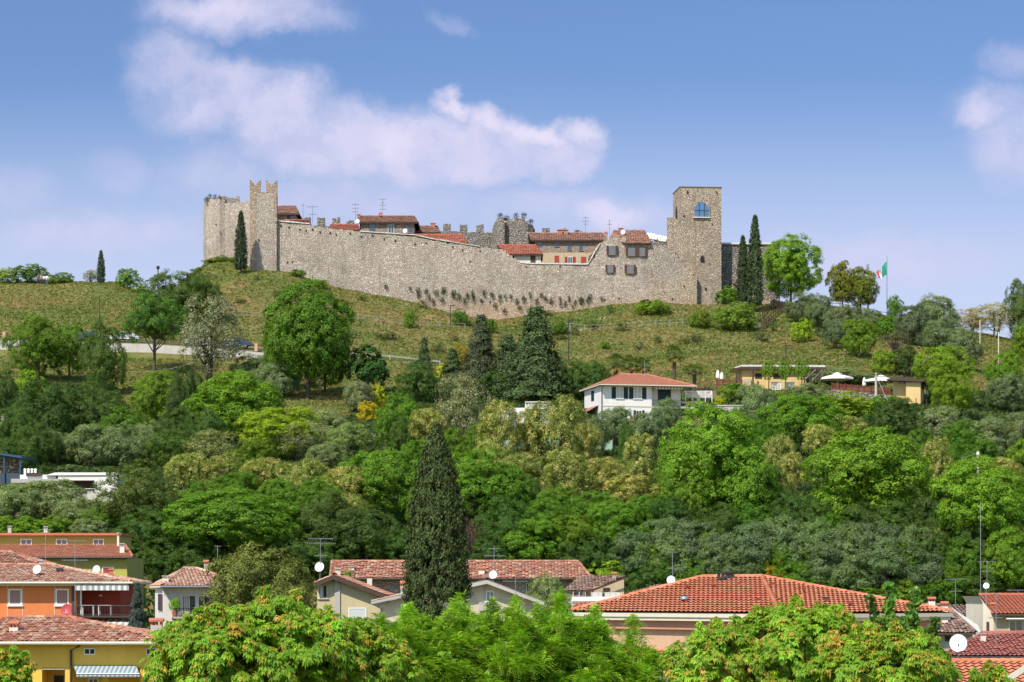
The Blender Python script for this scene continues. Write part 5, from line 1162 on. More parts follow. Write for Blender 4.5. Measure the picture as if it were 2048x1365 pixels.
def right_houses():
    D = 152; r = house('old_brown_house', 'old house with wide mottled brown tile roof and two chimneys', 'house', 1850, D)
    m = MB(); A, B, C_, E_ = W(1690, 1278, D - .4), W(1952, 1266, D), W(1890, 1211, D + 6), W(1735, 1208, D + 6); A = W(1690, 1266, D)
    kw = dict(tw=.22, tl=.36, amp=.055, step=.03, jit=.03); tiled(m, [A, B, C_, E_], **kw); Bk = B + Vector((0, 12, 0)); tiled(m, [B, Bk, C_], **kw); ridge(m, E_, C_); ridge(m, B, C_); m.build('roof', [M_brown, M_wood], r)
    walls(r, 1700, 1945, 1270, D + .6, 9, M_conc); window(r, 1890, 1910, 1272, 1283, D + .6, pane=M_shadow_in, frame=M_wood, sill=False)
    chimney(r, 1864, 1195, 1217, 13, D + 3, M_chim); chimney(r, 1890, 1204, 1229, 12, D + 2, M_chim)
    MB().prism([(1890, 1213), (1896, 1211), (1955, 1250), (1962, 1264), (1950, 1266)], D + 5.5, .4).build('white_gable', M_white, r)
    D = 168; r = house('rear_brown_house', 'rear house with short brown roof strip beside the red tiled house', 'house', 1930, D); m = MB(); tiled(m, [W(1895, 1232, D), W(1970, 1232, D), W(1970, 1211, D + 4), W(1885, 1211, D + 4)], .24, .38, .05, .03, .03); m.build('roof', [M_brown, M_wood], r); walls(r, 1905, 1970, 1234, D + .4, 5, M_ochre); window(r, 1948, 1962, 1240, 1262, D + .4, pane=M_glass, frame=M_paint)
    D = 160; r = house('red_tiled_house', 'brown walled house with even red tile roof at the right edge', 'house', 2020, D)
    m = MB(); tiled(m, [W(1985, 1228, D), W(2200, 1228, D), W(2180, 1190, D + 6), W(1957, 1190, D + 6)], .25, .36, .045, .03, .004, 4); ridge(m, W(1957, 1190, D + 6), W(2180, 1190, D + 6)); m.build('roof', [tile('plain_red_tile', [(.52, .14, .07), (.56, .17, .09), (.47, .12, .06)], lichen=.1), M_wood], r)
    walls(r, 1987, 2190, 1231, D + .6, 8, M_ochre); MB().prism([(1966, 1300), (1966, 1206), (1958, 1193), (1987, 1230), (1987, 1300)], D + .61, 6).build('gable_wall', M_cream, r)
    window(r, 2017, 2060, 1240, 1265, D + .6, pane=M_glass, frame=M_gutter, cols=3); MB().pbox(2014, 2065, 1236.5, 1239, D - .2, .8).build('awning', M_canvas, r); MB().pbox(1973, 1978, 1244, 1275, D + .55, .05).build('door', M_brownsh, r)
    chimney(r, 1986, 1206, 1224, 8, D + 2, M_brick)
    D = 128; r = house('rust_roof_house', 'house with faded rust red roof under the largest white dish', 'house', 1980, D)
    m = MB(); kw = dict(tw=.22, tl=.36, amp=.045, step=.03, jit=.02); tiled(m, [W(1872, 1312, D), W(2100, 1312, D), W(2120, 1267, D + 5), W(1962, 1267, D + 5)], **kw); ridge(m, W(1962, 1267, D + 5), W(2120, 1265, D + 5)); m.build('roof', [tile('rust_tile', [(.38, .10, .07), (.44, .14, .10), (.32, .09, .07), (.40, .15, .12)], lichen=.25), M_gutdark], r)
    walls(r, 1892, 2100, 1313, D + .5, 6, M_yellow); chimney(r, 1967, 1266, 1283, 10, D + 3, M_chim, 'flat'); window(r, 1925, 1945, 1316, 1323, D + .5, pane=M_shadow_in, frame=M_wood, sill=False)
    D = 110; r = house('corner_house', 'house with bright orange tiles and white bargeboard in the bottom right corner', 'house', 1990, D)
    m = MB(); tiled(m, [W(1880, 1420, D), W(2200, 1420, D), W(2120, 1323, D + 5.5), W(1902, 1323, D + 5.5)], .33, .36, .065, .045, .002, 6); ridge(m, W(1902, 1322, D + 5.5), W(2120, 1322, D + 5.5)); m.build('roof', [M_new, M_wood], r)
    walls(r, 1900, 2150, 1420, D + .5, 6, M_pink); MB().prism([(1985, 1375), (2060, 1325), (2060, 1336), (2000, 1378)], D - .6, .3).build('bargeboard', M_gutter, r)
right_houses()
# dishes and antennas over the town
dish(74, 1139.5, 9, 166.5, 'white dish nearest the left on the orange house roof'); dish(193, 1139, 8, 167, 'white dish near right end of the orange house roof'); dish(133, 1220, 12, 163.5, 'dark red dish before the orange facade above the yellow house', M_dishred, 1.0)
dish(639, 1134.5, 10, 189, 'white dish on antenna mast above the beige gabled house', mast=1.6); dish(986, 1150, 8.5, 183, 'white dish on the pale gabled house right of cypress'); dish(1342, 1160.5, 9, 170, 'white dish with mast left of the orange hip roof')
dish(1972.5, 1172, 6.5, 162, 'small white dish on ridge of the red tiled house'); dish(1916.5, 1287, 18.5, 122, 'largest white dish in front of the rust red roof', mast=1.5, turn=-8); dish(1765, 1288, 7, 120, 'white dish glimpsed through the right foreground tree'); dish(1043, 1240, 9, 150, 'white dish glimpsed through the central foreground tree')
antenna(91, 1052, 1140, 168, 'tall thin antenna at left on the orange house roof', ((8, 26, 0), (14, 14, 0))); antenna(150, 1081, 1240, 163.8, 'long antenna mast passing the orange facade', ((1, 40, 4), (40, 50, 0)), mat=M_metal)
antenna(641, 1077, 1128, 189, 'grid antenna above the dish on the beige house', ((1, 48, 0), (10, 60, 10), (35, 26, 0))); antenna(988, 1092, 1142, 185, 'thin antenna above dish on the pale gable house', ((6, 24, 0), (20, 40, 0))); antenna(1345, 1104, 1154, 170, 'antenna above the dish left of orange hip roof', ((1, 22, 0), (33, 26, 0)))
antenna(1031, 1155, 1200, 178, 'antenna on right slope of the pale gable house', ((8, 50, 0),)); antenna(1974, 1123, 1168, 162, 'antenna above small dish on the red tiled house', ((1, 34, 0), (20, 26, 0))); antenna(1911, 1158, 1212, 158, 'antenna between brown house chimneys and red tiled house', ((1, 40, 0), (25, 26, 0)))
antenna(1992, 1186, 1290, 127, 'antenna rising from the rust red roof at right', ((2, 20, 0), (50, 28, 0))); antenna(1961, 1005, 1192, 164, 'very tall bare mast behind the red tiled house', (), th=.02, mat=M_metal)
antenna(1684, 1184, 1200, 140, 'low antenna behind the right slope of orange hip roof', ((1, 60, 0),)); antenna(435, 1092, 1125, 181, 'short antenna behind the cream villa roof', ((1, 12, 0),)); antenna(2036, 1180, 1192, 167, 'low flat antenna on right end of red tiled ridge', ((1, 44, 0),))
antenna(840, 1182, 1225, 150, 'fan shaped antenna against the dark cypress', ((8, 78, 8),), mat=M_dish, th=.028)
# ------------------------------------------------------------------ on the castle hill
def flag():
    D = 447; r = thing('flagpole', 'tall thin flagpole with furled green white red flag on the ridge', 'flagpole', W(1774, 636, D))
    MB().tube([W(1774, 645, D), W(1774, 513, D)], [.09, .05], 7).build('pole', M_metal, r)
    H0, H1 = W(1773.4, 524, D), W(1773.4, 551, D); F0, F1 = W(1752, 546, D), W(1757, 559, D); n, k = 24, 8; m = MB()
    gm = [simpleM('flag_green', (.03, .33, .22)), simpleM('flag_white', (.78, .76, .78)), simpleM('flag_red', (.55, .06, .08))]
    def P(i, j):
        u, v = i / n, j / k; p = H0.lerp(H1, v).lerp(F0.lerp(F1, v), u); return p + Vector((0, .35 * math.sin(u * 9 + v * 3) * (.3 + u), .12 * math.sin(u * 8)))
    for i in range(n):
        m.mi = 0 if i < 12 else (1 if i < 18 else 2)
        for j in range(k): m.face([P(i, j), P(i + 1, j), P(i + 1, j + 1), P(i, j + 1)])
    m.build('flag', gm, r)
    D = 449; r = thing('utility_mast', 'grey wooden utility mast behind the golden conifer', 'pole', W(1736, 620, D)); MB().tube([W(1736, 630, D), W(1736, 528, D)], .16, 7).build('pole', M_conc, r); MB().pbox(1734, 1738.5, 529, 536, D - .3, .6).build('transformer', M_metal, r)
flag()
def lamp(px, yt, yb, label, D=None, style='top', th=.07):
    D = D or D_at(px, yb); a, b = W(px, yb, D), W(px, yt, D); a.z = min(a.z, ground(a.x, D)); r = thing('lamp_post', label, 'lamp post', a, 'lamp posts on the castle hill')
    MB().tube([a, b], [th * 1.3, th], 6).build('pole', M_dkmetal, r)
    m = MB()
    if style == 'top': m.lathe(b, [(.05, 0), (.26, .15), (.3, .5), (.05, .7)], 8)
    else: m.box(b.x - .1, b.x + .75, D - .12, D + .12, b.z - .05, b.z + .08)
    m.build('lamp_head', M_dkmetal, r)
lamp(316, 540, 600, 'lantern post on the skyline between knoll and meadow', 441, th=.09); lamp(901, 612, 652, 'thin lamp post beside the round bush under the wall', style='arm'); lamp(1137, 642, 722, 'lamp post on the slope right of the dark conifers', style='arm')
lamp(1572, 692, 730, 'black street lamp above the cafe roof', 371, style='arm'); lamp(1823, 729, 757, 'grey lamp behind the yellow annex', 352, style='arm')
r = thing('slim_pole', 'thin dark pole below the small left cypress', 'pole', W(199, 662, 405)); MB().tube([W(199, 672, 405), W(199, 592, 405)], .07, 6).build('pole', M_dkmetal, r)
for px, yt, yb, lb in ((1960, 640, 700, 'left of the two slim masts right of the olive trees'), (1997, 665, 742, 'right of the two slim masts right of the olive trees')):
    D = D_at(px, yb); a = W(px, yb, D); r = thing('slim_mast', lb, 'pole', a, 'slim masts on the right slope'); MB().tube([a - Vector((0, 0, 1)), W(px, yt, D)], .07, 6).build('pole', M_cream, r)
def fence(name, label, pts, h, sp, mat, rails=(.95,), pr=.05, cat='fence'):
    Ds = [p[2] if len(p) > 2 else D_at(p[0], p[1]) for p in pts]; r = None; prev = None
    P3 = []
    for (p, D) in zip(pts, Ds): x = (p[0] - CX) / F * D; P3.append(Vector((x, D, 0)))
    tot = []; 
    for a, b in zip(P3[:-1], P3[1:]):
        n = max(1, int((b - a).length / sp)); tot += [a.lerp(b, i / n) for i in range(n)]
    tot.append(P3[-1])
    for v in tot: v.z = ground(v.x, v.y)
    r = thing(name, label, cat, tot[len(tot) // 2])
    for v in tot: MB().tube([v - Vector((0, 0, .3)), v + Vector((0, 0, h))], pr, 5).build('post', mat, r)
    m = MB()
    for q in rails: m.tube([v + Vector((0, 0, h * q)) for v in tot], pr * .6, 4)
    m.build('rail', mat, r)
M_fw = simpleM('pale_timber', (.34, .30, .24))
fence('rail_fence', 'pale post and rail fence along the path under the castle wall', [(1080, 661), (1200, 660), (1340, 656), (1440, 654), (1520, 656)], 1.1, 2.0, M_fw, (.95, .5))
fence('rail_fence', 'pale wooden fence on the slope left of the dark conifers', [(705, 641), (800, 652), (880, 660), (930, 660)], 1.0, 2.6, M_fw, (.95, .5))
fence('guard_rail', 'grey guard rail along the descending road above the layered tree', [(690, 713), (780, 722), (880, 731)], .7, 3, M_conc, (.9, .7), .07)
fence('rail_fence', 'dark railing along the ridge between golden tree and flagpole', [(1590, 607, 443), (1680, 612, 443), (1760, 630, 444), (1800, 642, 444)], 1.3, 2.6, M_wood, (.95, .5), .06)
fence('rail_fence', 'thin wire fence on the slope above the pale blossoming roadside tree', [(440, 640), (470, 640), (520, 640)], 1.0, 2.4, M_fw, (.95, .5))
fence('rail_fence', 'pale rail fence on the right ridge below blossoming trees', [(1930, 672), (1990, 680), (2048, 692)], 1.3, 3, M_fw, (.95, .5))
def stairs():
    r = house('wooden_stairs', 'dark wooden stairway with handrails climbing to the round tree', 'stairs', 1540, 436); n = 22
    a, b = W(1515, 662, 424), W(1562, 608, 443); a.z = ground(a.x, a.y) + .1; b.z = ground(b.x, b.y) + .3
    m = MB(); L, Rr = [], []
    for i in range(n):
        p = a.lerp(b, i / (n - 1)); m.box(p.x - 1.0, p.x + 1.0, p.y - .28, p.y + .28, p.z - .12, p.z); m.box(p.x - 1.0, p.x + 1.0, p.y - .3, p.y - .27, p.z - .4, p.z + .001)
        L.append(p + Vector((-1.05, 0, 0))); Rr.append(p + Vector((1.05, 0, 0)))
    m.build('step', M_wood, r)
    for S in (L, Rr):
        m = MB(); m.tube([v + Vector((0, 0, 1.2)) for v in S], .07, 5); m.tube([v + Vector((0, 0, .6)) for v in S], .05, 5)
        for v in S[::2]: m.tube([v - Vector((0, 0, .5)), v + Vector((0, 0, 1.2))], .06, 5)
        m.build('handrail', M_wood, r)
stairs()
def person(px, label, shirt, trousers, yaw=0, h=1.72):
    D = 442.5; x = (px - CX) / F * D; z = ground(x, D) - .02; s = h / 1.72; r = thing('person', label, 'person', (x, D, z), 'people on the left skyline')
    def skin(name, pts, edges, rad, mat, parent):
        me = bpy.data.meshes.new(name); me.from_pydata([tuple(Vector(p) * s) for p in pts], edges, []); me.materials.append(mat)
        o = bpy.data.objects.new(name, me); link(o); o.parent = parent; sk = o.modifiers.new('skin', 'SKIN'); sk.use_smooth_shade = True
        for v, q in zip(me.skin_vertices[0].data, rad): v.radius = (q * s, q * s)
        me.skin_vertices[0].data[0].use_root = True; o.modifiers.new('sub', 'SUBSURF').levels = 1; return o
    sk = simpleM('skin', (.45, .27, .18))
    pts = [(0, 0, .95), (0, 0, 1.2), (0, 0, 1.42), (0, 0, 1.5), (0, -.01, 1.62), (0, 0, 1.7), (-.2, 0, 1.4), (-.27, .02, 1.12), (-.25, -.08, .88), (-.25, -.1, .78), (.2, 0, 1.4), (.27, .02, 1.12), (.25, -.08, .88), (.25, -.1, .78), (-.1, 0, .88), (-.12, 0, .5), (-.13, .02, .08), (-.13, -.12, .04), (.1, 0, .88), (.12, 0, .5), (.13, .02, .08), (.13, -.12, .04)]
    ed = [(0, 1), (1, 2), (2, 3), (3, 4), (4, 5), (2, 6), (6, 7), (7, 8), (8, 9), (2, 10), (10, 11), (11, 12), (12, 13), (0, 14), (14, 15), (15, 16), (16, 17), (0, 18), (18, 19), (19, 20), (20, 21)]
    skin('body', pts, ed, [.13, .13, .13, .055, .10, .08, .055, .045, .035, .03, .055, .045, .035, .03, .085, .06, .04, .035, .085, .06, .04, .035], sk, r)
    i = [0, 1, 2, 6, 7, 10, 11]; skin('shirt', [pts[k] for k in i], [(0, 1), (1, 2), (2, 3), (3, 4), (2, 5), (5, 6)], [.165, .16, .15, .085, .07, .085, .07], shirt, r)
    i = [0, 14, 15, 16, 18, 19, 20]; skin('trousers', [pts[k] for k in i], [(0, 1), (1, 2), (2, 3), (0, 4), (4, 5), (5, 6)], [.15, .105, .085, .065, .105, .085, .065], trousers, r)
    m = MB(); m.lathe(Vector((x, D + .01, z + 1.64 * s)), [(.115 * s, -.05), (.12 * s, .03), (.09 * s, .11), (.03 * s, .135)], 10); m.build('hair', simpleM('hair', (.04, .028, .02)), r, True)
    r.rotation_euler = (0, 0, R(yaw))
wh, dk = simpleM('white_cloth', (.75, .75, .76)), simpleM('dark_cloth', (.04, .04, .05))
person(76, 'person in dark clothes at the left of the skyline group', simpleM('brown_cloth', (.14, .09, .06)), dk, 20); person(82, 'person in grey top second from left on the skyline', simpleM('grey_cloth', (.25, .23, .22)), dk, -30, 1.78)
person(88, 'person in white shirt and dark trousers in the skyline group', wh, dk, 10); person(94, 'person in white shirt at the right of the skyline group', wh, simpleM('jeans', (.10, .13, .2)), -15, 1.8)
# ------------------------------------------------------------------ trees: kind, column, top row, base row, width, label
BR = (1.25, 1.25, 1.0); DKT = (.62, .70, .8); YG = (1.55, 1.28, 1.0); YEL = (2.6, 1.6, .8); LT = (1.45, 1.35, 1.2)
# skyline and castle hill
T('cypress', 202, 502, 594, 19, 'small slim cypress alone on the left meadow skyline', (1.00, 1.00, 1.00), D=441)
T('cypress', 482, 424, 542, 29, 'dark cypress against the stone between bastion and turret', (0.80, 0.80, 0.90), D=441.5)
T('cypress', 1486, 474, 640, 30, 'shorter cypress of the pair right of the square tower', (1.00, 1.00, 1.00), D=440)
T('cypress', 1510, 434, 655, 36, 'tall pointed cypress of the pair right of the square tower', (1.00, 1.00, 1.00), D=437, var=0)
T('orb', 1581, 476, 611, 122, 'big round bright green tree on the ridge right of the cypresses', (1.15, 1.12, 1.00), D=444)
T('dark', 1682, 529, 622, 62, 'golden conifer with taller crown, left half of the heart shaped pair', (4.3, 2.0, .7), D=444, kw=None) if False else None
T('orb', 1684, 527, 622, 62, 'golden conifer with taller crown, left half of the heart shaped pair', (1.25, .80, 1.3), D=444, group='golden conifers on the ridge', name='golden_conifer')
T('orb', 1722, 539, 624, 70, 'golden conifer with lower crown, right half of the heart shaped pair', (1.2, .78, 1.3), D=445, group='golden conifers on the ridge', name='golden_conifer')
T('small', 15, 538, 568, 50, 'yellowish bush at the far left end of the skyline', YG, D=446); T('small', 62, 531, 568, 70, 'dark skyline bush behind the standing people', DKT, D=447)
T('small', 120, 547, 568, 60, 'low green skyline bush right of the standing people', (1.00, 1.00, 1.00), D=446); T('pale', 182, 541, 570, 34, 'sparse pale bush touching the small skyline cypress', (1.00, 1.00, 1.00), D=447)
T('small', 256, 538, 588, 50, 'round green bush standing alone on the left skyline', (1.00, 1.05, 1.00), D=443); T('small', 285, 572, 606, 44, 'low bush in the dip right of the round skyline bush', YG, D=442)
for i, (px, yt, yb, w_) in enumerate(((398, 536, 566, 34), (420, 520, 545, 34), (442, 512, 535, 30), (463, 515, 538, 26))):
    T('small', px, yt, yb, w_, ['lowest', 'second lowest', 'second highest', 'highest'][i] + ' bush climbing the knoll edge below the bastion', (1.10, 1.00, 1.00), D=452, group='bushes on the knoll edge')
T('small', 595, 540, 556, 36, 'low green bush at the foot of the curtain wall near the turret', (1.00, 1.00, 1.00)); T('small', 640, 560, 578, 36, 'low bush at the wall foot right of the first foot bush', YG)
T('small', 920, 620, 648, 32, 'round dark bush beside the thin lamp post under the wall', DKT); T('small', 982, 640, 668, 26, 'round dark bush hiding between the two tall conifers', DKT)
T('small', 1118, 645, 668, 38, 'dark bush on the path right of the broad conifer', DKT); T('small', 1210, 684, 702, 20, 'tiny green bush alone in the dry grass slope', (1.00, 1.00, 1.00))
T('small', 818, 620, 656, 24, 'small bush by the pale fence left of the lamp post', (1.00, 1.00, 1.00)); T('small', 1302, 600, 628, 70, 'lush green bush mound before the right end of the curtain wall', (1.20, 1.10, 1.00))
T('small', 1458, 574, 614, 54, 'dark green bush at the foot of the square tower', (0.75, 0.85, 1.00)); T('small', 1470, 608, 662, 92, 'large greyish green bush left of the cypress pair', (1.10, 0.95, 1.30)); T('small', 1400, 622, 656, 44, 'low bush in the dry grass below the square tower', (1.10, 0.90, 1.00))
T('small', 1604, 640, 684, 48, 'bright rounded little tree alone on the right slope', YG)
T('olive', 1605, 588, 650, 66, 'grey olive tree just below the big round ridge tree', (0.85, 0.85, 0.90)); T('olive', 1640, 592, 662, 60, 'grey olive tree beneath the ridge railing', (0.80, 0.85, 0.90)); T('olive', 1690, 612, 680, 74, 'olive tree below the golden conifers', (0.85, 0.85, 0.90)); T('olive', 1735, 618, 668, 60, 'olive tree right of the golden conifers', (0.90, 0.90, 1.00))
T('olive', 1672, 640, 700, 60, 'dark olive tree left of the rounded green tree on right slope', (0.72, 0.77, 0.83)); T('green', 1718, 640, 716, 74, 'rounded mid green tree in the middle of the right slope', (1.05, 1.02, 1.00), var=1)
T('green', 1790, 592, 652, 34, 'slender fresh green tree right of the flagpole', (0.80, 0.95, 1.40), D=444); T('small', 1775, 632, 680, 52, 'dark leafy bush below the flagpole', (0.70, 0.85, 0.90))
T('olive', 1822, 612, 690, 66, 'dark olive tree right of the flagpole', (0.74, 0.76, 0.90)); T('olive', 1870, 594, 672, 96, 'wide olive tree topping the right skyline', (0.95, 0.95, 1.00)); T('olive', 1888, 640, 712, 86, 'olive tree in front of the wide skyline olive', (0.85, 0.85, 0.90)); T('olive', 1932, 662, 740, 70, 'drooping olive tree right of the skyline olives', (0.76, 0.79, 0.83))
T('bare', 1790, 664, 712, 62, 'leafless grey brown bush on the right slope', (1.00, 1.00, 1.00)); T('small', 1766, 702, 752, 52, 'fresh green bush below the leafless grey bush', (1.25, 1.10, 1.00)); T('dark', 1812, 696, 752, 60, 'dark bush left of the bright rounded tree near annex', (1.00, 1.06, 1.00))
T('green', 1888, 694, 806, 120, 'bright rounded tree behind the yellow annex', (1.25, 1.12, 1.00), var=2); T('green', 1905, 750, 840, 92, 'bright green tree hanging right of the yellow annex', (1.20, 1.10, 1.00))
T('pale', 1942, 618, 685, 74, 'pale blossoming tree on the right skyline next to the olives', (1.30, 1.15, 1.00), D=446); T('pale', 1990, 608, 688, 86, 'cream blossoming tree further right on the skyline', (1.30, 1.15, 1.00), D=447)
T('dark', 2040, 566, 700, 66, 'tall dark leafed tree cut by the right edge on the skyline', (1.30, 1.27, 1.30), D=446); T('green', 2052, 650, 735, 60, 'bright green bush tree under the tall edge tree', (1.10, 1.05, 1.00)); T('green', 2015, 708, 800, 90, 'mid green tree on the far right slope', (0.95, 1.00, 1.00)); T('olive', 2020, 750, 830, 90, 'olive tree at the far right below the slope meadow', (0.85, 0.85, 0.90))
for i, (px, yt, yb, w_) in enumerate(((1600, 742, 768, 60), (1640, 733, 772, 70), (1690, 738, 775, 90), (1735, 748, 775, 60))): T('olive', px, yt, yb - 2, w_, ['first', 'second', 'third', 'fourth'][i] + ' grey olive bush from the left behind the cafe terrace', (1.15, 1.10, 1.10), D=366)
# roadside and upper slope, left
T('green', 75, 636, 765, 128, 'broad green roadside tree nearest the left edge', (0.80, 0.85, 0.90)); T('green', 140, 652, 760, 96, 'roadside tree second from the left', (0.75, 0.82, 0.90)); T('dark', 207, 652, 790, 92, 'dense dark roadside tree right of the blue car', (1.20, 1.27, 1.00))
T('dark', 350, 546, 700, 150, 'tall dark green tree rising between meadow and knoll', (1.25, 1.30, 1.10), D=412); T('tall', 308, 592, 745, 128, 'wide dark spreading tree before the road wall', (1.00, 1.15, 1.00)); T('dark', 400, 548, 690, 90, 'dark tree right half of the clump under the knoll', (1.20, 1.27, 1.10), D=414)
T('pale', 420, 596, 785, 130, 'tall pale cream blossoming tree hiding the road wall', (0.95, 0.95, 1.00)); T('olive', 500, 712, 780, 80, 'grey shrubby tree right of the pale roadside tree', (0.90, 0.90, 0.95))
T('orb', 615, 572, 800, 186, 'huge dark green round tree before the curtain wall', (0.72, 0.82, 0.90)); T('green', 650, 655, 790, 100, 'lower right lobe tree of the huge round tree', (0.78, 0.85, 0.90)); T('green', 565, 630, 780, 80, 'lower left lobe tree of the huge round tree', (0.72, 0.80, 0.90))
T('layered', 735, 698, 800, 86, 'layered horizontal branched tree below the guard rail', (1.00, 1.05, 1.00)); T('spruce', 848, 678, 795, 64, 'narrow dark fir left of the golden brown bush', (1.00, 1.00, 1.00)); T('dark', 838, 726, 810, 86, 'dark bushy tree at the narrow fir foot', (1.00, 1.14, 1.00)); T('olive', 718, 765, 830, 60, 'round silver olive bush below the layered tree', (1.15, 1.10, 1.20))
T('dark', 925, 692, 770, 76, 'olive brown bush tree left of the greyish conifer', (3.20, 1.70, 0.80), name='bush_tree'); T('small', 912, 724, 768, 80, 'yellow leafed bush below the olive brown bush', YEL)
T('spruce', 962, 634, 800, 118, 'greyish tall conifer left of the broad conifer', (1.15, 0.95, 1.20)); T('spruce', 1072, 618, 805, 175, 'broad tall dark conifer with the highest tip under the wall', (1.00, 1.05, 0.95)); T('spruce', 1016, 672, 800, 120, 'lower dark conifer between the two tall conifers', (1.00, 1.00, 1.00)); T('spruce', 905, 700, 800, 90, 'small dark conifer left in the conifer group', (1.00, 1.00, 1.00))
for i, (px, w_, yt) in enumerate(((1125, 90, 720), (1165, 80, 728), (1198, 60, 735), (1000, 90, 740), (1080, 80, 745))): T('dark', px, yt, 800, w_, ['dark hedge tree right of the broad conifer', 'second dark hedge tree towards the white house', 'last dark hedge tree above white house roof', 'dark filling tree below the lower conifer', 'dark filling tree below the broad conifer'][i], (1, 1.2, 1))
# mid slope, left
T('green', 322, 744, 880, 118, 'fresh green tree at the foot of the orange bare slope', (1.00, 1.00, 1.00)); T('dark', 372, 740, 895, 80, 'dark leafed tree between two fresh green trees', (0.85, 0.95, 1.00)); T('orb', 470, 750, 900, 190, 'big bright green tree in the middle left slope', (1.08, 1.08, 1.00)); T('green', 560, 815, 925, 170, 'yellow green tree right below the big bright tree', YG)
T('dark', 90, 768, 905, 150, 'very dark wide tree above the left olives', (0.85, 0.97, 0.90)); T('dark', 190, 775, 905, 130, 'dark bushy tree right of the very dark wide tree', (1.00, 1.11, 1.00)); T('green', 240, 815, 910, 100, 'dark green tree below the orange bare slope', (0.65, 0.76, 0.90)); T('dark', 25, 820, 930, 100, 'dark tree behind the blue carport', (1.00, 1.17, 1.00)); T('small', 62, 740, 800, 60, 'light green bush on the slope under the leftmost roadside tree', (1.20, 1.10, 1.00)); T('dark', 8, 745, 840, 60, 'dark tree cut off at the left edge of the slope', (0.90, 1.00, 1.00))
T('olive', 555, 728, 800, 88, 'grey olive tree left below the huge round tree', (1.00, 1.00, 1.10)); T('olive', 640, 820, 905, 120, 'soft grey olive tree in the clearing slope', (1.10, 1.05, 1.00)); T('olive', 700, 850, 915, 90, 'grey green shrub tree left of the dry stone wall', (1.00, 1.10, 0.80)); T('pale', 600, 850, 930, 110, 'greenish airy tree left of the clearing', (0.75, 0.80, 0.70))
for i, (px, yt, yb, w_) in enumerate(((120, 866, 935, 80), (180, 850, 938, 96), (245, 852, 938, 90), (300, 848, 930, 80))): T('olive', px, yt, yb, w_, ['first', 'second', 'third', 'fourth'][i] + ' from the left of the olive row above the modern white house', (0.95, 0.98, 0.95))
T('dark', 340, 862, 940, 100, 'dark green tree right of the olive row', (1.10, 1.27, 0.90)); T('pale', 425, 862, 945, 110, 'hazy yellow green tree between olive row and yellow green tree', (0.80, 0.90, 0.60)); T('green', 510, 880, 960, 100, 'olive green tree low in the middle left slope', (0.90, 0.80, 0.80)); T('small', 752, 770, 828, 40, 'bright yellow leafed bush above the clearing', YEL); T('small', 735, 805, 845, 46, 'orange yellow bush low beside the clearing', (3.00, 1.45, 0.70))
T('green', 795, 788, 910, 92, 'green tree right above the dry stone wall', (0.85, 0.95, 0.90)); T('dark', 805, 835, 925, 50, 'narrow dark tree standing right before the dry stone wall', (1.10, 1.27, 1.00)); T('olive', 660, 885, 945, 90, 'low grey bush tree beneath the clearing', (1.00, 1.00, 0.90))
# locust belt
T('pale', 925, 752, 925, 118, 'tall airy pale green tree above the tip of the big cypress', (0.85, 0.85, 0.75))
LC = [(1000, 800, 965, 84, 'yellow blossoming locust tree left of the terrace house'), (855, 815, 925, 80, 'yellow blossoming locust tree left of the big cypress tip'), (1115, 788, 965, 112, 'largest yellow locust tree before the terrace house'), (1060, 815, 960, 70, 'slim locust tree in front of the terrace house balustrade'),
      (1040, 905, 1010, 92, 'yellow locust tree left below the green netting'), (1130, 900, 1030, 110, 'locust tree covering the green netting'), (1205, 915, 1020, 100, 'locust tree right below the green netting'), (1282, 868, 1000, 82, 'golden locust tree left of the huge bright green tree'), (1262, 950, 1050, 120, 'green yellow locust tree below the golden locust tree'), (980, 880, 990, 70, 'small locust tree right of the big cypress'),
      (375, 905, 1010, 96, 'first yellow locust tree from left above the central left green tree'), (445, 908, 1010, 96, 'second yellow locust tree from left above the central left green tree'), (525, 915, 1020, 100, 'third yellow locust tree from left in the left locust row'), (605, 916, 1030, 104, 'fourth yellow locust tree from left in the left locust row'), (690, 930, 1060, 100, 'last yellow locust tree from left in the left locust row'), (700, 985, 1085, 80, 'low yellow green locust tree left of the big cypress'),
      (1556, 868, 990, 74, 'cream locust tree between the two largest bright green trees'), (1690, 832, 905, 90, 'cream locust tree crown above the right bright green tree'), (1640, 848, 930, 70, 'small yellow locust tree left of the cream crown'), (1872, 878, 1000, 72, 'locust tree between the two right bright green trees'), (2000, 915, 1010, 90, 'yellowish locust tree behind the rightmost bright green tree'), (1880, 1048, 1120, 66, 'cream locust tree low on the right slope'), (1580, 905, 1010, 60, 'thin locust tree leaning against the right bright green tree'), (1170, 845, 950, 70, 'faint yellow locust tree left of the white house ground floor')]
for px, yt, yb, w_, lb in LC: T('locust', px, yt, yb, w_, lb, (1, 1, 1))
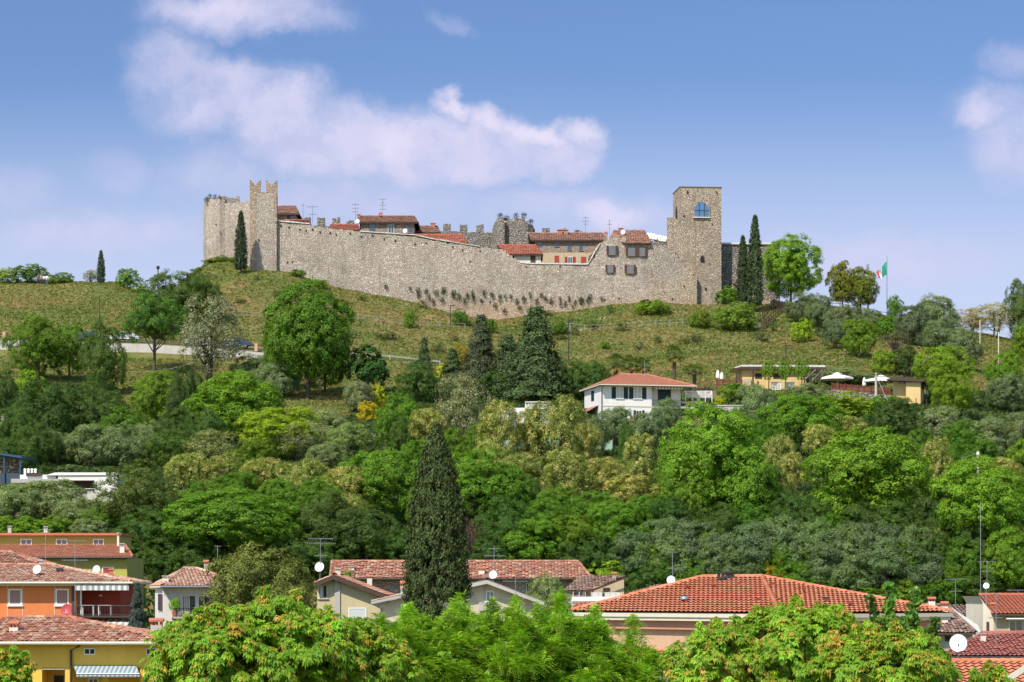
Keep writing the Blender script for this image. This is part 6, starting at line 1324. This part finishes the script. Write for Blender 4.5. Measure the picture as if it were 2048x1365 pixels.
# around the white house
T('olive', 1232, 816, 900, 84, 'grey olive tree before the white house ground floor', (0.95, 0.95, 0.95)); T('olive', 1292, 826, 905, 80, 'grey olive tree before the right half of white house', (0.90, 0.90, 0.95)); T('olive', 1180, 838, 915, 70, 'grey olive tree left of the white house corner', (0.90, 0.90, 0.90)); T('olive', 1330, 800, 870, 60, 'olive tree under the white house balcony', (0.90, 0.95, 0.90)); T('dark', 1252, 850, 965, 32, 'narrow ivy dark tree below the white house', (1.10, 1.44, 0.80))
T('small', 1470, 766, 806, 70, 'dark green bush under the left red fence', (0.80, 0.90, 1.00)); T('olive', 1512, 770, 870, 80, 'tall olive tree before the cafe left corner', (1.00, 1.00, 0.95)); T('olive', 1615, 768, 815, 100, 'grey olive bush before the cafe right corner', (1.05, 1.00, 1.00)); T('small', 1560, 785, 830, 70, 'green bush at the cafe foundation', (1.00, 1.00, 1.00)); T('bare', 1410, 762, 812, 50, 'reddish bare shrub right of the lattice fence', (1.50, 0.80, 0.70)); T('small', 1440, 795, 818, 24, 'little yellow bush on the terrace wall', YEL)
T('small', 1700, 788, 835, 110, 'yellow green bush bank under the terrace fence', YG); T('small', 1770, 792, 840, 80, 'dark green bush bank left of the yellow annex', (0.85, 0.95, 1.00)); T('small', 1660, 795, 835, 60, 'green bush below the left end of the right red fence', (1.00, 1.00, 1.00))
T('orb', 1425, 818, 1060, 216, 'huge bright green dome tree below the white house', (1.12, 1.12, 1.00)); T('green', 1480, 900, 1070, 150, 'lower right companion of the huge dome tree', (0.95, 1.00, 1.00)); T('green', 1370, 930, 1070, 110, 'lower left companion of the huge dome tree', (0.90, 0.95, 1.00)); T('green', 1600, 794, 915, 170, 'green rounded tree below the cafe', (0.90, 0.97, 1.00), var=2); T('orb', 1735, 862, 1080, 260, 'wide bright green dome tree right of centre', (1.10, 1.10, 1.00)); T('green', 1680, 950, 1080, 120, 'lower companion left under the wide dome tree', (0.95, 1.00, 1.00))
T('orb', 1955, 924, 1110, 210, 'rightmost bright green dome tree', (1.12, 1.12, 1.00)); T('dark', 1800, 802, 900, 118, 'round dark evergreen below the yellow annex', (0.90, 1.00, 1.00)); T('dark', 1740, 830, 900, 60, 'small dark evergreen below the terrace pole', (1.00, 1.11, 1.00)); T('olive', 1880, 815, 900, 110, 'wide olive tree right below the yellow annex', (1.00, 1.00, 1.00)); T('green', 1925, 842, 930, 84, 'green tree amid the right olives', (0.72, 0.85, 0.90)); T('olive', 1985, 838, 930, 100, 'olive tree right of the green tree amid the olives', (0.95, 0.95, 0.95)); T('olive', 2040, 825, 930, 80, 'olive tree at the right edge of the middle slope', (0.90, 0.90, 0.90)); T('green', 2048, 880, 960, 70, 'fresh green tree at the right edge of the middle slope', (1.10, 1.05, 1.00)); T('dark', 1550, 940, 1060, 70, 'dark tree in the gap between the two dome trees', (1.00, 1.17, 1.00)); T('dark', 1870, 990, 1100, 90, 'dark tree between right dome trees', (1.00, 1.14, 1.00))
# centre left big greens
T('orb', 460, 985, 1130, 276, 'wide rich green tree above the pine', (0.82, 0.93, 1.00)); T('green', 370, 1010, 1120, 120, 'left shoulder tree of the wide rich green tree', (0.75, 0.90, 1.00)); T('green', 560, 1030, 1130, 110, 'right shoulder tree of the wide rich green tree', (0.80, 0.92, 1.00)); T('green', 770, 902, 1050, 190, 'bright green tree left of the big cypress top', (0.95, 1.00, 1.00), var=2); T('green', 950, 905, 1060, 190, 'bright green tree right of the big cypress top', (0.85, 0.97, 1.00), var=3); T('dark', 655, 990, 1120, 130, 'dark evergreen right of the wide rich green tree', (1.00, 1.06, 1.00)); T('dark', 735, 1020, 1125, 130, 'dark evergreen left of the big cypress foot', (1.00, 1.11, 1.10))
T('green', 760, 1060, 1130, 70, 'light green young tree left of the big cypress', (1.10, 1.05, 1.00)); T('dark', 270, 930, 1080, 160, 'large dark olive green tree right of the modern white house', (1.30, 1.19, 1.10)); T('dark', 300, 1020, 1110, 140, 'dark tree behind the cream villa', (1.00, 1.22, 1.00)); T('green', 210, 1010, 1080, 100, 'leafy green tree below the stained base wall', (0.80, 0.85, 0.90))
for i, (px, yt, yb, w_) in enumerate(((40, 968, 1050, 130), (100, 962, 1050, 130), (160, 1000, 1065, 110), (190, 1035, 1085, 90))): T('olive', px, yt, yb, w_, ['first', 'second', 'third', 'fourth'][i] + ' from the left of the pale olives under the modern white house', (1.15, 1.15, 1.05))
for i, px in enumerate((10, 60, 110)): T('small', px, 1036, 1078, 80, ['left', 'middle', 'right'][i] + ' bright green hedge bush behind the olive green house', (1.10, 1.10, 1.00), group='hedge bushes behind the olive house')
T('bare', 940, 1035, 1125, 66, 'purple brown bare tree right of the big cypress', (0.90, 0.62, 0.75)); T('green', 1060, 1040, 1140, 150, 'green tree above the long farmhouse right part', (0.90, 1.00, 1.00)); T('dark', 1010, 1000, 1110, 120, 'dark tree between bare tree and farmhouse green tree', (1.00, 1.33, 1.00)); T('green', 1150, 1030, 1130, 110, 'yellowish green tree above the farmhouse end', (1.10, 0.98, 1.00)); T('green', 1230, 1005, 1120, 130, 'green tree left of the lower olives', (0.90, 0.98, 1.00)); T('green', 1120, 975, 1070, 110, 'mid green tree under the locusts', (0.75, 0.85, 0.90))
T('small', 1215, 1118, 1180, 90, 'bright yellow green bush behind the brown gable house', (1.40, 1.20, 1.00)); T('dark', 1290, 1120, 1200, 100, 'low dark tree left of the orange roof antenna', (1.00, 1.22, 1.00)); T('small', 1365, 1132, 1190, 74, 'green bush right of the orange roof antenna', (1.00, 1.00, 1.00)); T('olive', 1090, 1155, 1215, 80, 'olive bush before the farmhouse right end', (1.10, 1.10, 1.00), D=195)
# lower olive grove behind the orange roof
OL = [(1265, 1062, 1165, 96), (1320, 1040, 1140, 90), (1345, 1075, 1170, 96), (1395, 1045, 1150, 110), (1440, 1085, 1180, 100), (1500, 1050, 1160, 120), (1480, 1100, 1190, 90), (1560, 1035, 1150, 100), (1620, 1045, 1150, 90), (1640, 1088, 1185, 110), (1700, 1050, 1160, 96), (1750, 1040, 1140, 100), (1775, 1080, 1185, 120), (1830, 1055, 1150, 80), (1700, 1110, 1200, 90), (1840, 1105, 1195, 100)]
OL.sort(key=lambda t: t[0]); ORD = ['first', 'second', 'third', 'fourth', 'fifth', 'sixth', 'seventh', 'eighth', 'ninth', 'tenth', 'eleventh', 'twelfth', 'thirteenth', 'fourteenth', 'fifteenth', 'sixteenth', 'seventeenth', 'eighteenth', 'nineteenth', 'twentieth']
for i, (px, yt, yb, w_) in enumerate(OL): T('olive', px, yt, yb, w_ * 1.12, ORD[i] + ' from the left of the grey olives behind the orange hip roof', (.66 + .1 * (i % 3), .76 + .1 * (i % 3), .78))
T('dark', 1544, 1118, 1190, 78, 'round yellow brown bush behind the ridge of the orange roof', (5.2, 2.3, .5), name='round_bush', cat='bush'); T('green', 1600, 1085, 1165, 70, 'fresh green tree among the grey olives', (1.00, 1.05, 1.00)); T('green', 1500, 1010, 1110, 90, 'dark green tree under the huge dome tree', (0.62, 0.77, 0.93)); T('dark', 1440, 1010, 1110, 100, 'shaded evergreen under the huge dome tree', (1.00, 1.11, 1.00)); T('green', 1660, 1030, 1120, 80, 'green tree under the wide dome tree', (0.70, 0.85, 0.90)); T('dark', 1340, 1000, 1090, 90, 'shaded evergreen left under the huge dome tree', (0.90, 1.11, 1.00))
T('orb', 2020, 1062, 1195, 116, 'bright green dome tree above the red tiled house', (1.10, 1.10, 1.00)); T('green', 1925, 1080, 1185, 90, 'dark green tree left of the lowest right dome tree', (0.65, 0.80, 0.90)); T('green', 1900, 1130, 1205, 90, 'green tree behind the brown house chimneys', (0.80, 0.85, 0.80)); T('small', 1800, 1158, 1215, 90, 'green bush behind the old brown roof left part', (1.10, 1.05, 1.00)); T('dark', 1960, 1150, 1205, 90, 'dark tree left of the red tiled ridge', (1.00, 1.17, 1.00)); T('dark', 1985, 1095, 1180, 80, 'shaded evergreen beside the tall bare mast', (0.90, 1.11, 1.00)); T('small', 1720, 1170, 1220, 90, 'low green bush above the right orange slope', (0.80, 0.90, 1.00))
T('small', 700, 1150, 1210, 60, 'green bush between beige house and farmhouse', (0.75, 0.85, 0.90), D=200)
# further filling trees, row by row
def fill(lst, phrase, kind, tint):
    lst = sorted(lst)
    for i, (px, yt, yb, w_) in enumerate(lst): T(kind, px, yt, yb, w_, ORD[i] + ' from the left of the ' + phrase, tint)
fill([(470, 945, 1035, 110), (560, 960, 1060, 110), (640, 960, 1080, 110), (400, 965, 1060, 100)], 'green trees under the left locust row', 'green', (0.80, 0.88, 0.90))
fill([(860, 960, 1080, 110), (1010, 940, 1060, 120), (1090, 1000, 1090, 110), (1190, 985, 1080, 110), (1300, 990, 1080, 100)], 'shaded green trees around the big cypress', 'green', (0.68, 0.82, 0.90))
fill([(590, 1070, 1150, 110), (650, 1080, 1150, 110), (820, 1060, 1140, 110), (880, 1070, 1150, 110), (985, 1075, 1150, 90), (1150, 1080, 1160, 90), (1200, 1075, 1160, 90)], 'dark trees just above the long farmhouse', 'dark', (1.00, 1.22, 1.00))
fill([(330, 1080, 1160, 110), (250, 1075, 1150, 100), (400, 1080, 1170, 100)], 'dark trees just behind the cream villa', 'dark', (1.00, 1.22, 1.00))
fill([(900, 860, 960, 90), (840, 880, 960, 80), (960, 850, 940, 80)], 'green trees behind the tip of the big cypress', 'green', (0.80, 0.85, 0.80))
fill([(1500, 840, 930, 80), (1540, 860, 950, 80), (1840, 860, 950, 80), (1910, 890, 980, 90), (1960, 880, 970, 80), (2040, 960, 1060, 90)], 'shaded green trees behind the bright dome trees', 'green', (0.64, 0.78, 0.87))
fill([(20, 880, 960, 110), (70, 850, 940, 90), (360, 820, 910, 90), (410, 820, 920, 80), (140, 810, 900, 100)], 'dark trees packed in the left middle slope', 'dark', (1.00, 1.17, 1.00))
fill([(1720, 1010, 1110, 110), (1790, 1010, 1110, 110), (1580, 990, 1100, 100), (1860, 1060, 1150, 100), (1620, 1000, 1100, 90), (1950, 1040, 1140, 110), (1420, 1040, 1120, 90)], 'deep green trees between dome trees and grey olives', 'dark', (1.00, 1.19, 1.00))
fill([(1425, 1058, 1160, 70), (1560, 1072, 1170, 66), (1705, 1062, 1165, 66), (1812, 1088, 1185, 76), (1290, 1070, 1170, 70)], 'fresh green trees mixed into the grey olive grove', 'green', (0.95, 0.98, 1.00))
fill([(1545, 1095, 1180, 100), (1400, 1115, 1195, 90), (1590, 1125, 1205, 100), (1880, 1150, 1215, 100), (1320, 1120, 1190, 80), (1650, 1140, 1210, 90)], 'green understory trees at the foot of the olive grove', 'green', (0.65, 0.80, 0.80))
# pine, spruce and giant cypress in the town
T('fluffpine', 515, 1096, 1300, 232, 'wide fluffy brownish green pine left of centre', (1.05, 1.00, 1.00), D=172); T('bigcypress', 873, 855, 1394, 128, 'giant dark cypress in the middle of the town', (1.00, 1.00, 1.00), D=150); T('fir', 275, 1168, 1300, 96, 'grey green fir before the cream villa', (1.00, 1.00, 1.00), D=150)
T('olive', 400, 1235, 1300, 110, 'grey olive crown between fir and foreground tree', (1.00, 1.00, 1.00), D=150)
# palms
def palm_proto():
    V = []; Fq = []; cols = []; c0 = np.array([0, 0, 4.2])
    for i in range(34):                                # fan leaves on stalks around the head
        az = i * 2.4; el = -.9 + 2.1 * (i / 33); d = np.array([math.cos(az) * math.cos(el), math.sin(az) * math.cos(el), math.sin(el)]); s = np.array([-math.sin(az), math.cos(az), 0]); e = c0 + d * rng.uniform(.5, .8); up = np.cross(s, d)
        col = np.array((.12, .17, .035)) * rng.uniform(.7, 1.3) if el > -.55 else np.array((.30, .23, .07))
        for k in range(15):
            a = (k - 7) * .24; f = d * math.cos(a) + s * math.sin(a); f = f + up * rng.normal(0, .12); sd = np.cross(f, up); sd = sd / np.linalg.norm(sd) * .035; L = .62 * (1 - .25 * abs(k - 7) / 7); t = e + f * L - np.array([0, 0, .10]); md = e + f * L * .5
            bb = len(V); V += [e, md + sd, t, md - sd]; Fq.append((bb, bb + 1, bb + 2, bb + 3)); cols += [col * rng.uniform(.7, 1.2)] * 4
        bb = len(V); sd = s * .02; V += [c0 - sd, e - sd, e + sd, c0 + sd]; Fq.append((bb, bb + 1, bb + 2, bb + 3)); cols += [col] * 4
    me = bpy.data.meshes.new('palm_crown'); npmesh(me, np.array(V), np.array(Fq), np.array(cols)); me.materials.append(M_leaf)
    mb = MB(); mb.tube([(0, 0, -1), (0, 0, 1), (.05, 0, 2.6), (0, 0, 4.2)], [.17, .15, .17, .2], 9); tm = bpy.data.meshes.new('palm_trunk'); tm.from_pydata(mb.v, [], mb.f); tm.materials.append(M_bark)
    reg('palm', me, tm, 2.8, 5.5); NAMES['palm'] = 'palm_tree'; TREEGROUP['palm'] = 'palms above the white house'
palm_proto(); palm_proto()
for px, yt, yb, w_, lb in ((1349, 682, 765, 56, 'tallest palm with bare trunk above the white house'), (1232, 700, 758, 60, 'leftmost palm behind the white house roof'), (1262, 705, 758, 56, 'second palm from left behind the white house roof'), (1287, 710, 758, 50, 'third palm from left behind the white house roof'), (1388, 726, 790, 66, 'low wide palm right of the white house roof')): T('palm', px, yt, yb, w_, lb, (1, 1, 1), D=348)
T('dark', 1195, 728, 795, 44, 'round dark bush left of the palms', (1.00, 1.22, 1.00), D=350)
# vines on the cafe posts
for px, w_, lb in ((1537, 34, 'first vine from left climbing the cafe front'), (1570, 32, 'second vine from left climbing the cafe front'), (1603, 34, 'third vine from left climbing the cafe front')):
    a = W(px, 785, 348.5); r = thing('climbing_vine', lb, 'vine', a, 'vines on the cafe'); MB().tube([a - Vector((0, 0, .5)), a + Vector((.05, 0, 1.5)), a + Vector((0, 0, 2.7))], [.1, .07, .05], 6).build('stem', M_bark, r)
    c = bpy.data.objects.new('foliage', KIND['small'][1][0]); link(c); c.parent = r; c.location = (0, 0, 1.6); c.scale = (.45, .3, .55); c.color = (1, 1, 1, 1)
# plants rooted in the wall
def nth(i): i += 1; return str(i) + ('th' if 10 < i % 100 < 20 else {1: 'st', 2: 'nd', 3: 'rd'}.get(i % 10, 'th'))
spots = [(772, 573), (820, 576), (836, 582), (837, 592), (852, 584), (858, 597), (872, 586), (884, 585), (888, 583), (905, 592), (908, 590), (918, 598), (935, 594), (945, 589), (946, 600), (962, 600), (968, 588), (984, 590), (1000, 600), (1010, 592), (1009, 622), (1022, 594), (1034, 606), (1048, 602), (1060, 592), (1074, 606), (1090, 596), (1102, 604), (1120, 600), (1121, 608), (1138, 600), (1150, 606), (1160, 598), (1164, 606), (1176, 602), (1180, 594), (1203, 596), (930, 606), (990, 612), (1040, 616), (866, 606), (884, 600), (1082, 592), (1145, 612), (1130, 610)]
spots.sort()
for i, (px, y) in enumerate(spots):
    a = W(px, y + 5, 445.75); put_tree('tuft', a, random.uniform(.28, .55), random.uniform(.35, .85), nth(i) + ' from the left of the weed tufts rooted in the curtain wall', 'weed', random.choice([(.7, .9, .8), (.8, .8, .9), (1.3, .9, .8)]), 'weed tufts on the curtain wall', 'wall_weed')
for px, y in ((1000, 437), (1014, 442), (1032, 437), (1048, 436), (1061, 449)): put_tree('tuft', W(px, y + 2, 487.5), .7, .7, nth((1000, 1014, 1032, 1048, 1061).index(px)) + ' weed clump from the left on top of the ruined keep', 'weed', (.8, .9, .8), 'weeds on the keep', 'wall_weed')
for px, y in ((420, 398), (430, 399), (440, 401), (450, 410), (412, 404)): put_tree('tuft', W(px, y + 2, 458), .5, .6, nth((412, 420, 430, 440, 450).index(px)) + ' weed clump from the left on the broken bastion top', 'weed', (.8, .9, .8), 'weeds on the bastion', 'wall_weed')
r = thing('ivy', 'thin green ivy strip on the stone left of the dark cypress', 'ivy', W(461, 512, 459)); c = bpy.data.objects.new('foliage', KIND['small'][2][0]); link(c); c.parent = r; c.location = (0, 0, 0); c.scale = (.25, .16, .85); c.color = (1.3, 1.1, 1, 1)
# grass and scrub that nobody could count
def scatter(name, n, lo, hi, pxr, sizes, colf, hgt, seed, lean=.5, accept=None):
    g = np.random.default_rng(seed); D = np.sqrt(g.uniform(lo * lo, hi * hi, n * 2)); px = g.uniform(*pxr, n * 2)
    if accept is not None: k = accept(px, D); D, px = D[k], px[k]
    D, px = D[:n], px[:n]; x = (px - CX) / F * D; z = groundv(x, D); m = len(D); s = g.uniform(*sizes, m); c = colf(g, x, D); V = []; C_ = []
    for q in range(3):
        a = g.uniform(0, 6.28, m); dx, dy = np.cos(a) * s * .5, np.sin(a) * s * .5; lx, ly = g.normal(0, lean, m) * s, g.normal(0, lean, m) * s; ox, oy = g.normal(0, 1, m) * s * .4, g.normal(0, 1, m) * s * .4
        V.append(np.stack([np.stack([x + ox - dx * .4, D + oy - dy * .4, z - .05], 1), np.stack([x + ox + dx * .4, D + oy + dy * .4, z - .05], 1),
                           np.stack([x + ox + lx + dx, D + oy + ly + dy, z + s * hgt], 1), np.stack([x + ox + lx - dx, D + oy + ly - dy, z + s * hgt * g.uniform(.5, 1, m)], 1)], 1).reshape(-1, 3))
        C_.append(np.repeat(c * g.uniform(.75, 1.25, (m, 1)), 4, 0))
    me = bpy.data.meshes.new(name); V = np.concatenate(V); npmesh(me, V, np.arange(len(V)).reshape(-1, 4), np.concatenate(C_)); me.materials.append(M_leaf)
    o = bpy.data.objects.new(name, me); link(o); o['kind'] = 'stuff'; return o
def wave(x, y, k):
    return np.sin(x * .11 * k + 1.3 * np.sin(y * .09 * k)) * np.sin(y * .17 * k + 1.7 * np.sin(x * .07 * k + 2))
def gcol(g, x, y):
    v = .45 * wave(x, y, 1) + .3 * wave(x + 40, y, 3.1) + g.normal(.05, .3, len(x)); c = np.array([(.13, .175, .036), (.18, .205, .05), (.25, .23, .075), (.31, .24, .10)])
    return c[np.clip(((v + .55) / .34).astype(int), 0, 3)]
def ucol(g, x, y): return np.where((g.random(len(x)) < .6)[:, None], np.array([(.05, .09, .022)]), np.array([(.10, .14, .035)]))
scatter('grass', 175000, 335, 462, (-350, 2450), (.10, .30), gcol, .7, 3, accept=lambda px, D: ((D > 364) | ((px > 555) & (px < 705)) | ((px > 232) & (px < 305))) & ~((395.5 < D) & (D < 405) & (px < 700)))
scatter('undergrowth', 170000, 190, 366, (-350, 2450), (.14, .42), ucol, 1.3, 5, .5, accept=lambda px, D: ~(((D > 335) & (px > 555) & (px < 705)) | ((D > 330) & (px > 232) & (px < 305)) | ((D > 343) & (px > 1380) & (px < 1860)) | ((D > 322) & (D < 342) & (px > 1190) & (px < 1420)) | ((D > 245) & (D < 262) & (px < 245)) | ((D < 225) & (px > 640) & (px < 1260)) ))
# scattered low shrubs on the dry slope
SH = 0
g = np.random.default_rng(11)
for i in range(46):
    px = 480 + i * 30.4 + g.uniform(0, 14); D = g.uniform(408, 438); x = (px - CX) / F * D
    if px > 1590 and D > 425: D = g.uniform(408, 424); x = (px - CX) / F * D
    put_tree('tuft', (x, D, ground(x, D) - .1), g.uniform(.7, 1.7), g.uniform(.5, 1.1), nth(i) + ' from the left of the scrub clumps on the dry grass slope', 'scrub', [(1, 1.2, .8), (1.6, 1.4, 1.2), (1.1, .9, 1.6), (.8, 1.1, .8)][i % 4], 'scrub clumps on the slope', 'scrub_clump')
# ------------------------------------------------------------------ foreground trees
def spray_mesh(name, pos, out, kind, cols):
    """whorls of drooping pointed leaflets (maple-like) or feathery leaves with paired leaflets"""
    V = []; Fq = []; C_ = []
    for p, o, c in zip(pos, out, cols):
        if kind == 'whorl':
            n = 9; a0 = rng.random() * 6.28; ax = o + np.array([0, 0, .5]); ax /= np.linalg.norm(ax); t1 = np.cross(ax, [1, .3, 0]); t1 /= np.linalg.norm(t1); t2 = np.cross(ax, t1)
            for k in range(n):
                a = a0 + k * 2 * math.pi / n + rng.normal(0, .2); d = t1 * math.cos(a) + t2 * math.sin(a) + ax * rng.uniform(-.1, .5); d /= np.linalg.norm(d); L = rng.uniform(.085, .14); wd = L * .21
                s = np.cross(d, ax); s /= np.linalg.norm(s) + 1e-6; b0 = p + d * .015; md = p + d * L * .5 + np.array([0, 0, -.01]); tp = p + d * L - np.array([0, 0, L * rng.uniform(.35, .8)]); fo = np.array([0, 0, .25 * wd])
                i = len(V); V += [b0, md + s * wd - fo, tp, md - s * wd - fo, md + fo]; cc = c * rng.uniform(.75, 1.25); C_ += [cc * .9, cc, cc * 1.1, cc, cc]; Fq += [(i, i + 1, i + 4), (i + 1, i + 2, i + 4), (i + 2, i + 3, i + 4), (i + 3, i, i + 4)]
        else:
            d = o + rng.normal(0, .5, 3); d /= np.linalg.norm(d); L = rng.uniform(.26, .42); s = np.cross(d, [0, 0, 1]); s /= np.linalg.norm(s) + 1e-6
            for k in range(6):
                f = (k + .5) / 6; q = p + d * L * f - np.array([0, 0, L * f * f * .45])
                for sg in (-1, 1):
                    l2 = .085 * (1.1 - .5 * f); t = q + s * sg * l2 + d * .03 - np.array([0, 0, .02]); m_ = (q + t) / 2; i = len(V); V += [q, m_ + d * .018, t, m_ - d * .018]; cc = c * rng.uniform(.75, 1.25); C_ += [cc] * 4; Fq += [(i, i + 1, i + 2), (i, i + 2, i + 3)]
    me = bpy.data.meshes.new(name); npmesh(me, np.array(V), np.array(Fq), np.clip(np.array(C_), 0, 1)); me.materials.append(M_leaf); return me
def fore_tree(label, name, px, ytop, D, rx, hz, n, kind, base, alt, altp, lr=.36, nl=15, ns=8, sr=.17, seed=1, tint=(1, 1, 1), cat='tree', peaks=None, group=None):
    """crown of half width rx (m) and height hz (m) topping out at row ytop"""
    global rng; rng = np.random.default_rng(seed); x = (px - CX) / F * D; z0 = ground(x, D); top = CZ + (HZ - ytop) / F * D - z0; off = (0, 0, top - hz / 2)
    p, nr, ci, lc = lobed(n, (rx, rx * .8, hz / 2), nl, lr, ns, sr, -.75, .3, off)
    cols = leafcols(n, ci, base, var=.15, cl=.14, alt=alt, altp=altp * .55, altcl=altp * .15)
    if kind == 'whorl':                              # the crown breaks up into upright plumes
        peaks = list(peaks or []) + [(px + rng.uniform(-.85, .85) * rx / D * F, 0, rng.uniform(.20, .34), rng.integers(90, 190)) for _ in range(int(9 * rx))]
    if peaks:
        for (ppx, py, w_, k) in peaks:                 # leading shoots standing out of the crown
            if py == 0: e = (ppx - px) * D / F / rx; py = HZ - (z0 + top - hz / 2 + hz / 2 * math.sqrt(1 - e * e) + rng.uniform(-.15, .50) - CZ) / D * F
            q = np.array(W(ppx, py, D)) - np.array([x, D + (rng.uniform(.2, .9) * rx * .8 if w_ < .39 and kind == 'whorl' else 0) * 0 + (0), z0]); m_ = int(k); t = rng.random(m_) ** .8; Lh = w_ * 2.6
            pp = q + np.stack([rng.normal(0, 1, m_) * w_ * (.12 + .45 * t), rng.normal(0, 1, m_) * w_ * (.12 + .45 * t), -t * Lh], 1); p = np.concatenate([p, pp]); nr = np.concatenate([nr, unit(rng.normal(size=(m_, 3)) + np.array([0, -.3, .6]))])
            cols = np.concatenate([cols, leafcols(m_, np.zeros(m_, int), base, var=.15, alt=alt, altp=altp)])
    r = thing(name, label, cat, (x, D, z0), group); me = spray_mesh(name + '_crown', p, nr, kind, cols); c = bpy.data.objects.new('crown', me); link(c); c.parent = r; c.color = (*tint, 1)
    t = bpy.data.objects.new('trunk', trunk_mesh(name + '_trunk', top, .3, .16, lc, M_bark, 14)); link(t); t.parent = r; return r
MG, MO = (.19, .335, .024), (.42, .30, .05)
gm_ = 'orange tipped maples in the foreground'
fore_tree('yellow green foreground tree with orange leaf tips left of centre', 'maple_tree', 560, 1212, 72, 2.2, 3.6, 9450, 'whorl', MG, MO, .16, seed=2, peaks=((530, 1172, .5, 260), (590, 1178, .4, 160), (470, 1225, .4, 160), (655, 1210, .35, 120)), group=gm_)
fore_tree('yellow green foreground tree low at left before the yellow house', 'maple_tree', 425, 1240, 71, 1.6, 3.2, 6480, 'whorl', MG, MO, .2, seed=3, peaks=((430, 1205, .4, 160), (370, 1280, .35, 140), (345, 1315, .3, 100)), group=gm_)
fore_tree('yellow green foreground tree with rust tips between left and central trees', 'maple_tree', 690, 1262, 73, 1.7, 3.0, 5940, 'whorl', MG, MO, .22, seed=4, peaks=((725, 1262, .35, 140), (628, 1240, .35, 140)), group=gm_)
fore_tree('large foreground maple with orange tips before the orange hip roof', 'maple_tree', 1600, 1222, 76, 2.3, 3.6, 9990, 'whorl', MG, MO, .2, seed=5, peaks=((1592, 1190, .42, 240), (1648, 1208, .3, 130), (1470, 1232, .35, 160), (1700, 1225, .4, 140)), group=gm_)
fore_tree('right foreground maple with many orange tips beside the ivy shoots', 'maple_tree', 1770, 1270, 74, 1.8, 3.0, 6750, 'whorl', MG, MO, .3, seed=6, peaks=((1730, 1250, .4, 130), (1850, 1285, .35, 120)), group=gm_)
fore_tree('left foreground maple of the right group with light tips', 'maple_tree', 1445, 1262, 75, 1.35, 3.0, 4860, 'whorl', MG, MO, .25, seed=7, peaks=((1440, 1250, .35, 120), (1395, 1290, .3, 100)), group=gm_)
fore_tree('small yellow green treetop at the bottom left edge', 'maple_tree', 12, 1312, 78, .75, 2.2, 800, 'whorl', MG, MO, .25, seed=8, peaks=((22, 1302, .3, 120),), group=gm_)
fore_tree('small orange tipped treetop at the bottom right edge', 'maple_tree', 1990, 1352, 78, .9, 2.2, 700, 'whorl', MG, MO, .25, seed=9, peaks=((1985, 1342, .25, 80),), group=gm_)
FG = (.23, .39, .028); gf = 'feathery trees in the central foreground'
fore_tree('feathery green tree under the giant cypress', 'ash_tree', 800, 1245, 84, 2.0, 3.6, 9500, 'feather', FG, (.20, .30, .05), .1, seed=12, peaks=((815, 1212, .4, 420), (760, 1230, .35, 340), (880, 1240, .35, 260)), group=gf)
fore_tree('feathery bright green tree right of the giant cypress', 'ash_tree', 960, 1238, 85, 2.2, 3.8, 11500, 'feather', FG, (.20, .30, .05), .1, seed=13, peaks=((920, 1190, .45, 340), (1030, 1200, .4, 300), (985, 1202, .4, 260)), group=gf)
fore_tree('feathery green tree before the pale gable house', 'ash_tree', 1110, 1245, 86, 2.1, 3.8, 10500, 'feather', FG, (.20, .30, .05), .1, seed=14, peaks=((1122, 1182, .45, 420), (1075, 1212, .4, 260), (1190, 1225, .4, 260)), group=gf)
fore_tree('feathery green tree at the left corner of the orange hip roof', 'ash_tree', 1225, 1285, 87, 1.7, 3.2, 6500, 'feather', FG, (.20, .30, .05), .1, seed=15, peaks=((1188, 1215, .45, 260), (1265, 1232, .5, 360), (1290, 1330, .4, 200)), group=gf)
# dark leafy shoots behind the right maple
rng = np.random.default_rng(21)
r = house('ivy_tree', 'dark green tree of upright ivy like shoots at the right', 'tree', 1800, 80)
PP, CC, st = [], [], MB()
for k, (px, yt, w_, nn, gcl) in enumerate(((1738, 1192, .30, 520, .55), (1772, 1166, .33, 660, 1.0), (1828, 1176, .34, 700, .8), (1868, 1236, .32, 520, .5), (1800, 1235, .55, 900, .6), (1845, 1290, .55, 800, .5))):
    t = rng.random(nn); q = np.array(W(px, yt, 80)); P_ = q + np.stack([rng.normal(0, .42, nn) * w_ * (.5 + .6 * t), rng.normal(0, .42, nn) * w_, -t * (2.6 if k < 4 else 1.4)], 1) - np.array(r.location)
    P_[:, 0] += np.sin(t * 7 + k) * .10 + t * (.25 if k in (0, 1) else .1); PP.append(P_); CC.append(leafcols(nn, rng.integers(0, 30, nn), np.array((.085, .17, .025)) * gcl * 1.6, cl=.25))
    a = Vector(q); st.tube([a - Vector((-.2, 0, 4)), a - Vector((-.1, 0, 1.5)), a], [.05, .03, .01], 5)
P_ = np.concatenate(PP); nn = len(P_); me = leaf_mesh('ivy_crown', P_, unit(rdir(nn) + np.array([0, -.5, .5])), rng.uniform(.11, .19, nn), .8, np.concatenate(CC), M_leaf, .5)
o = bpy.data.objects.new('crown', me); link(o); o.parent = r; st.build('trunk', M_bark, r)
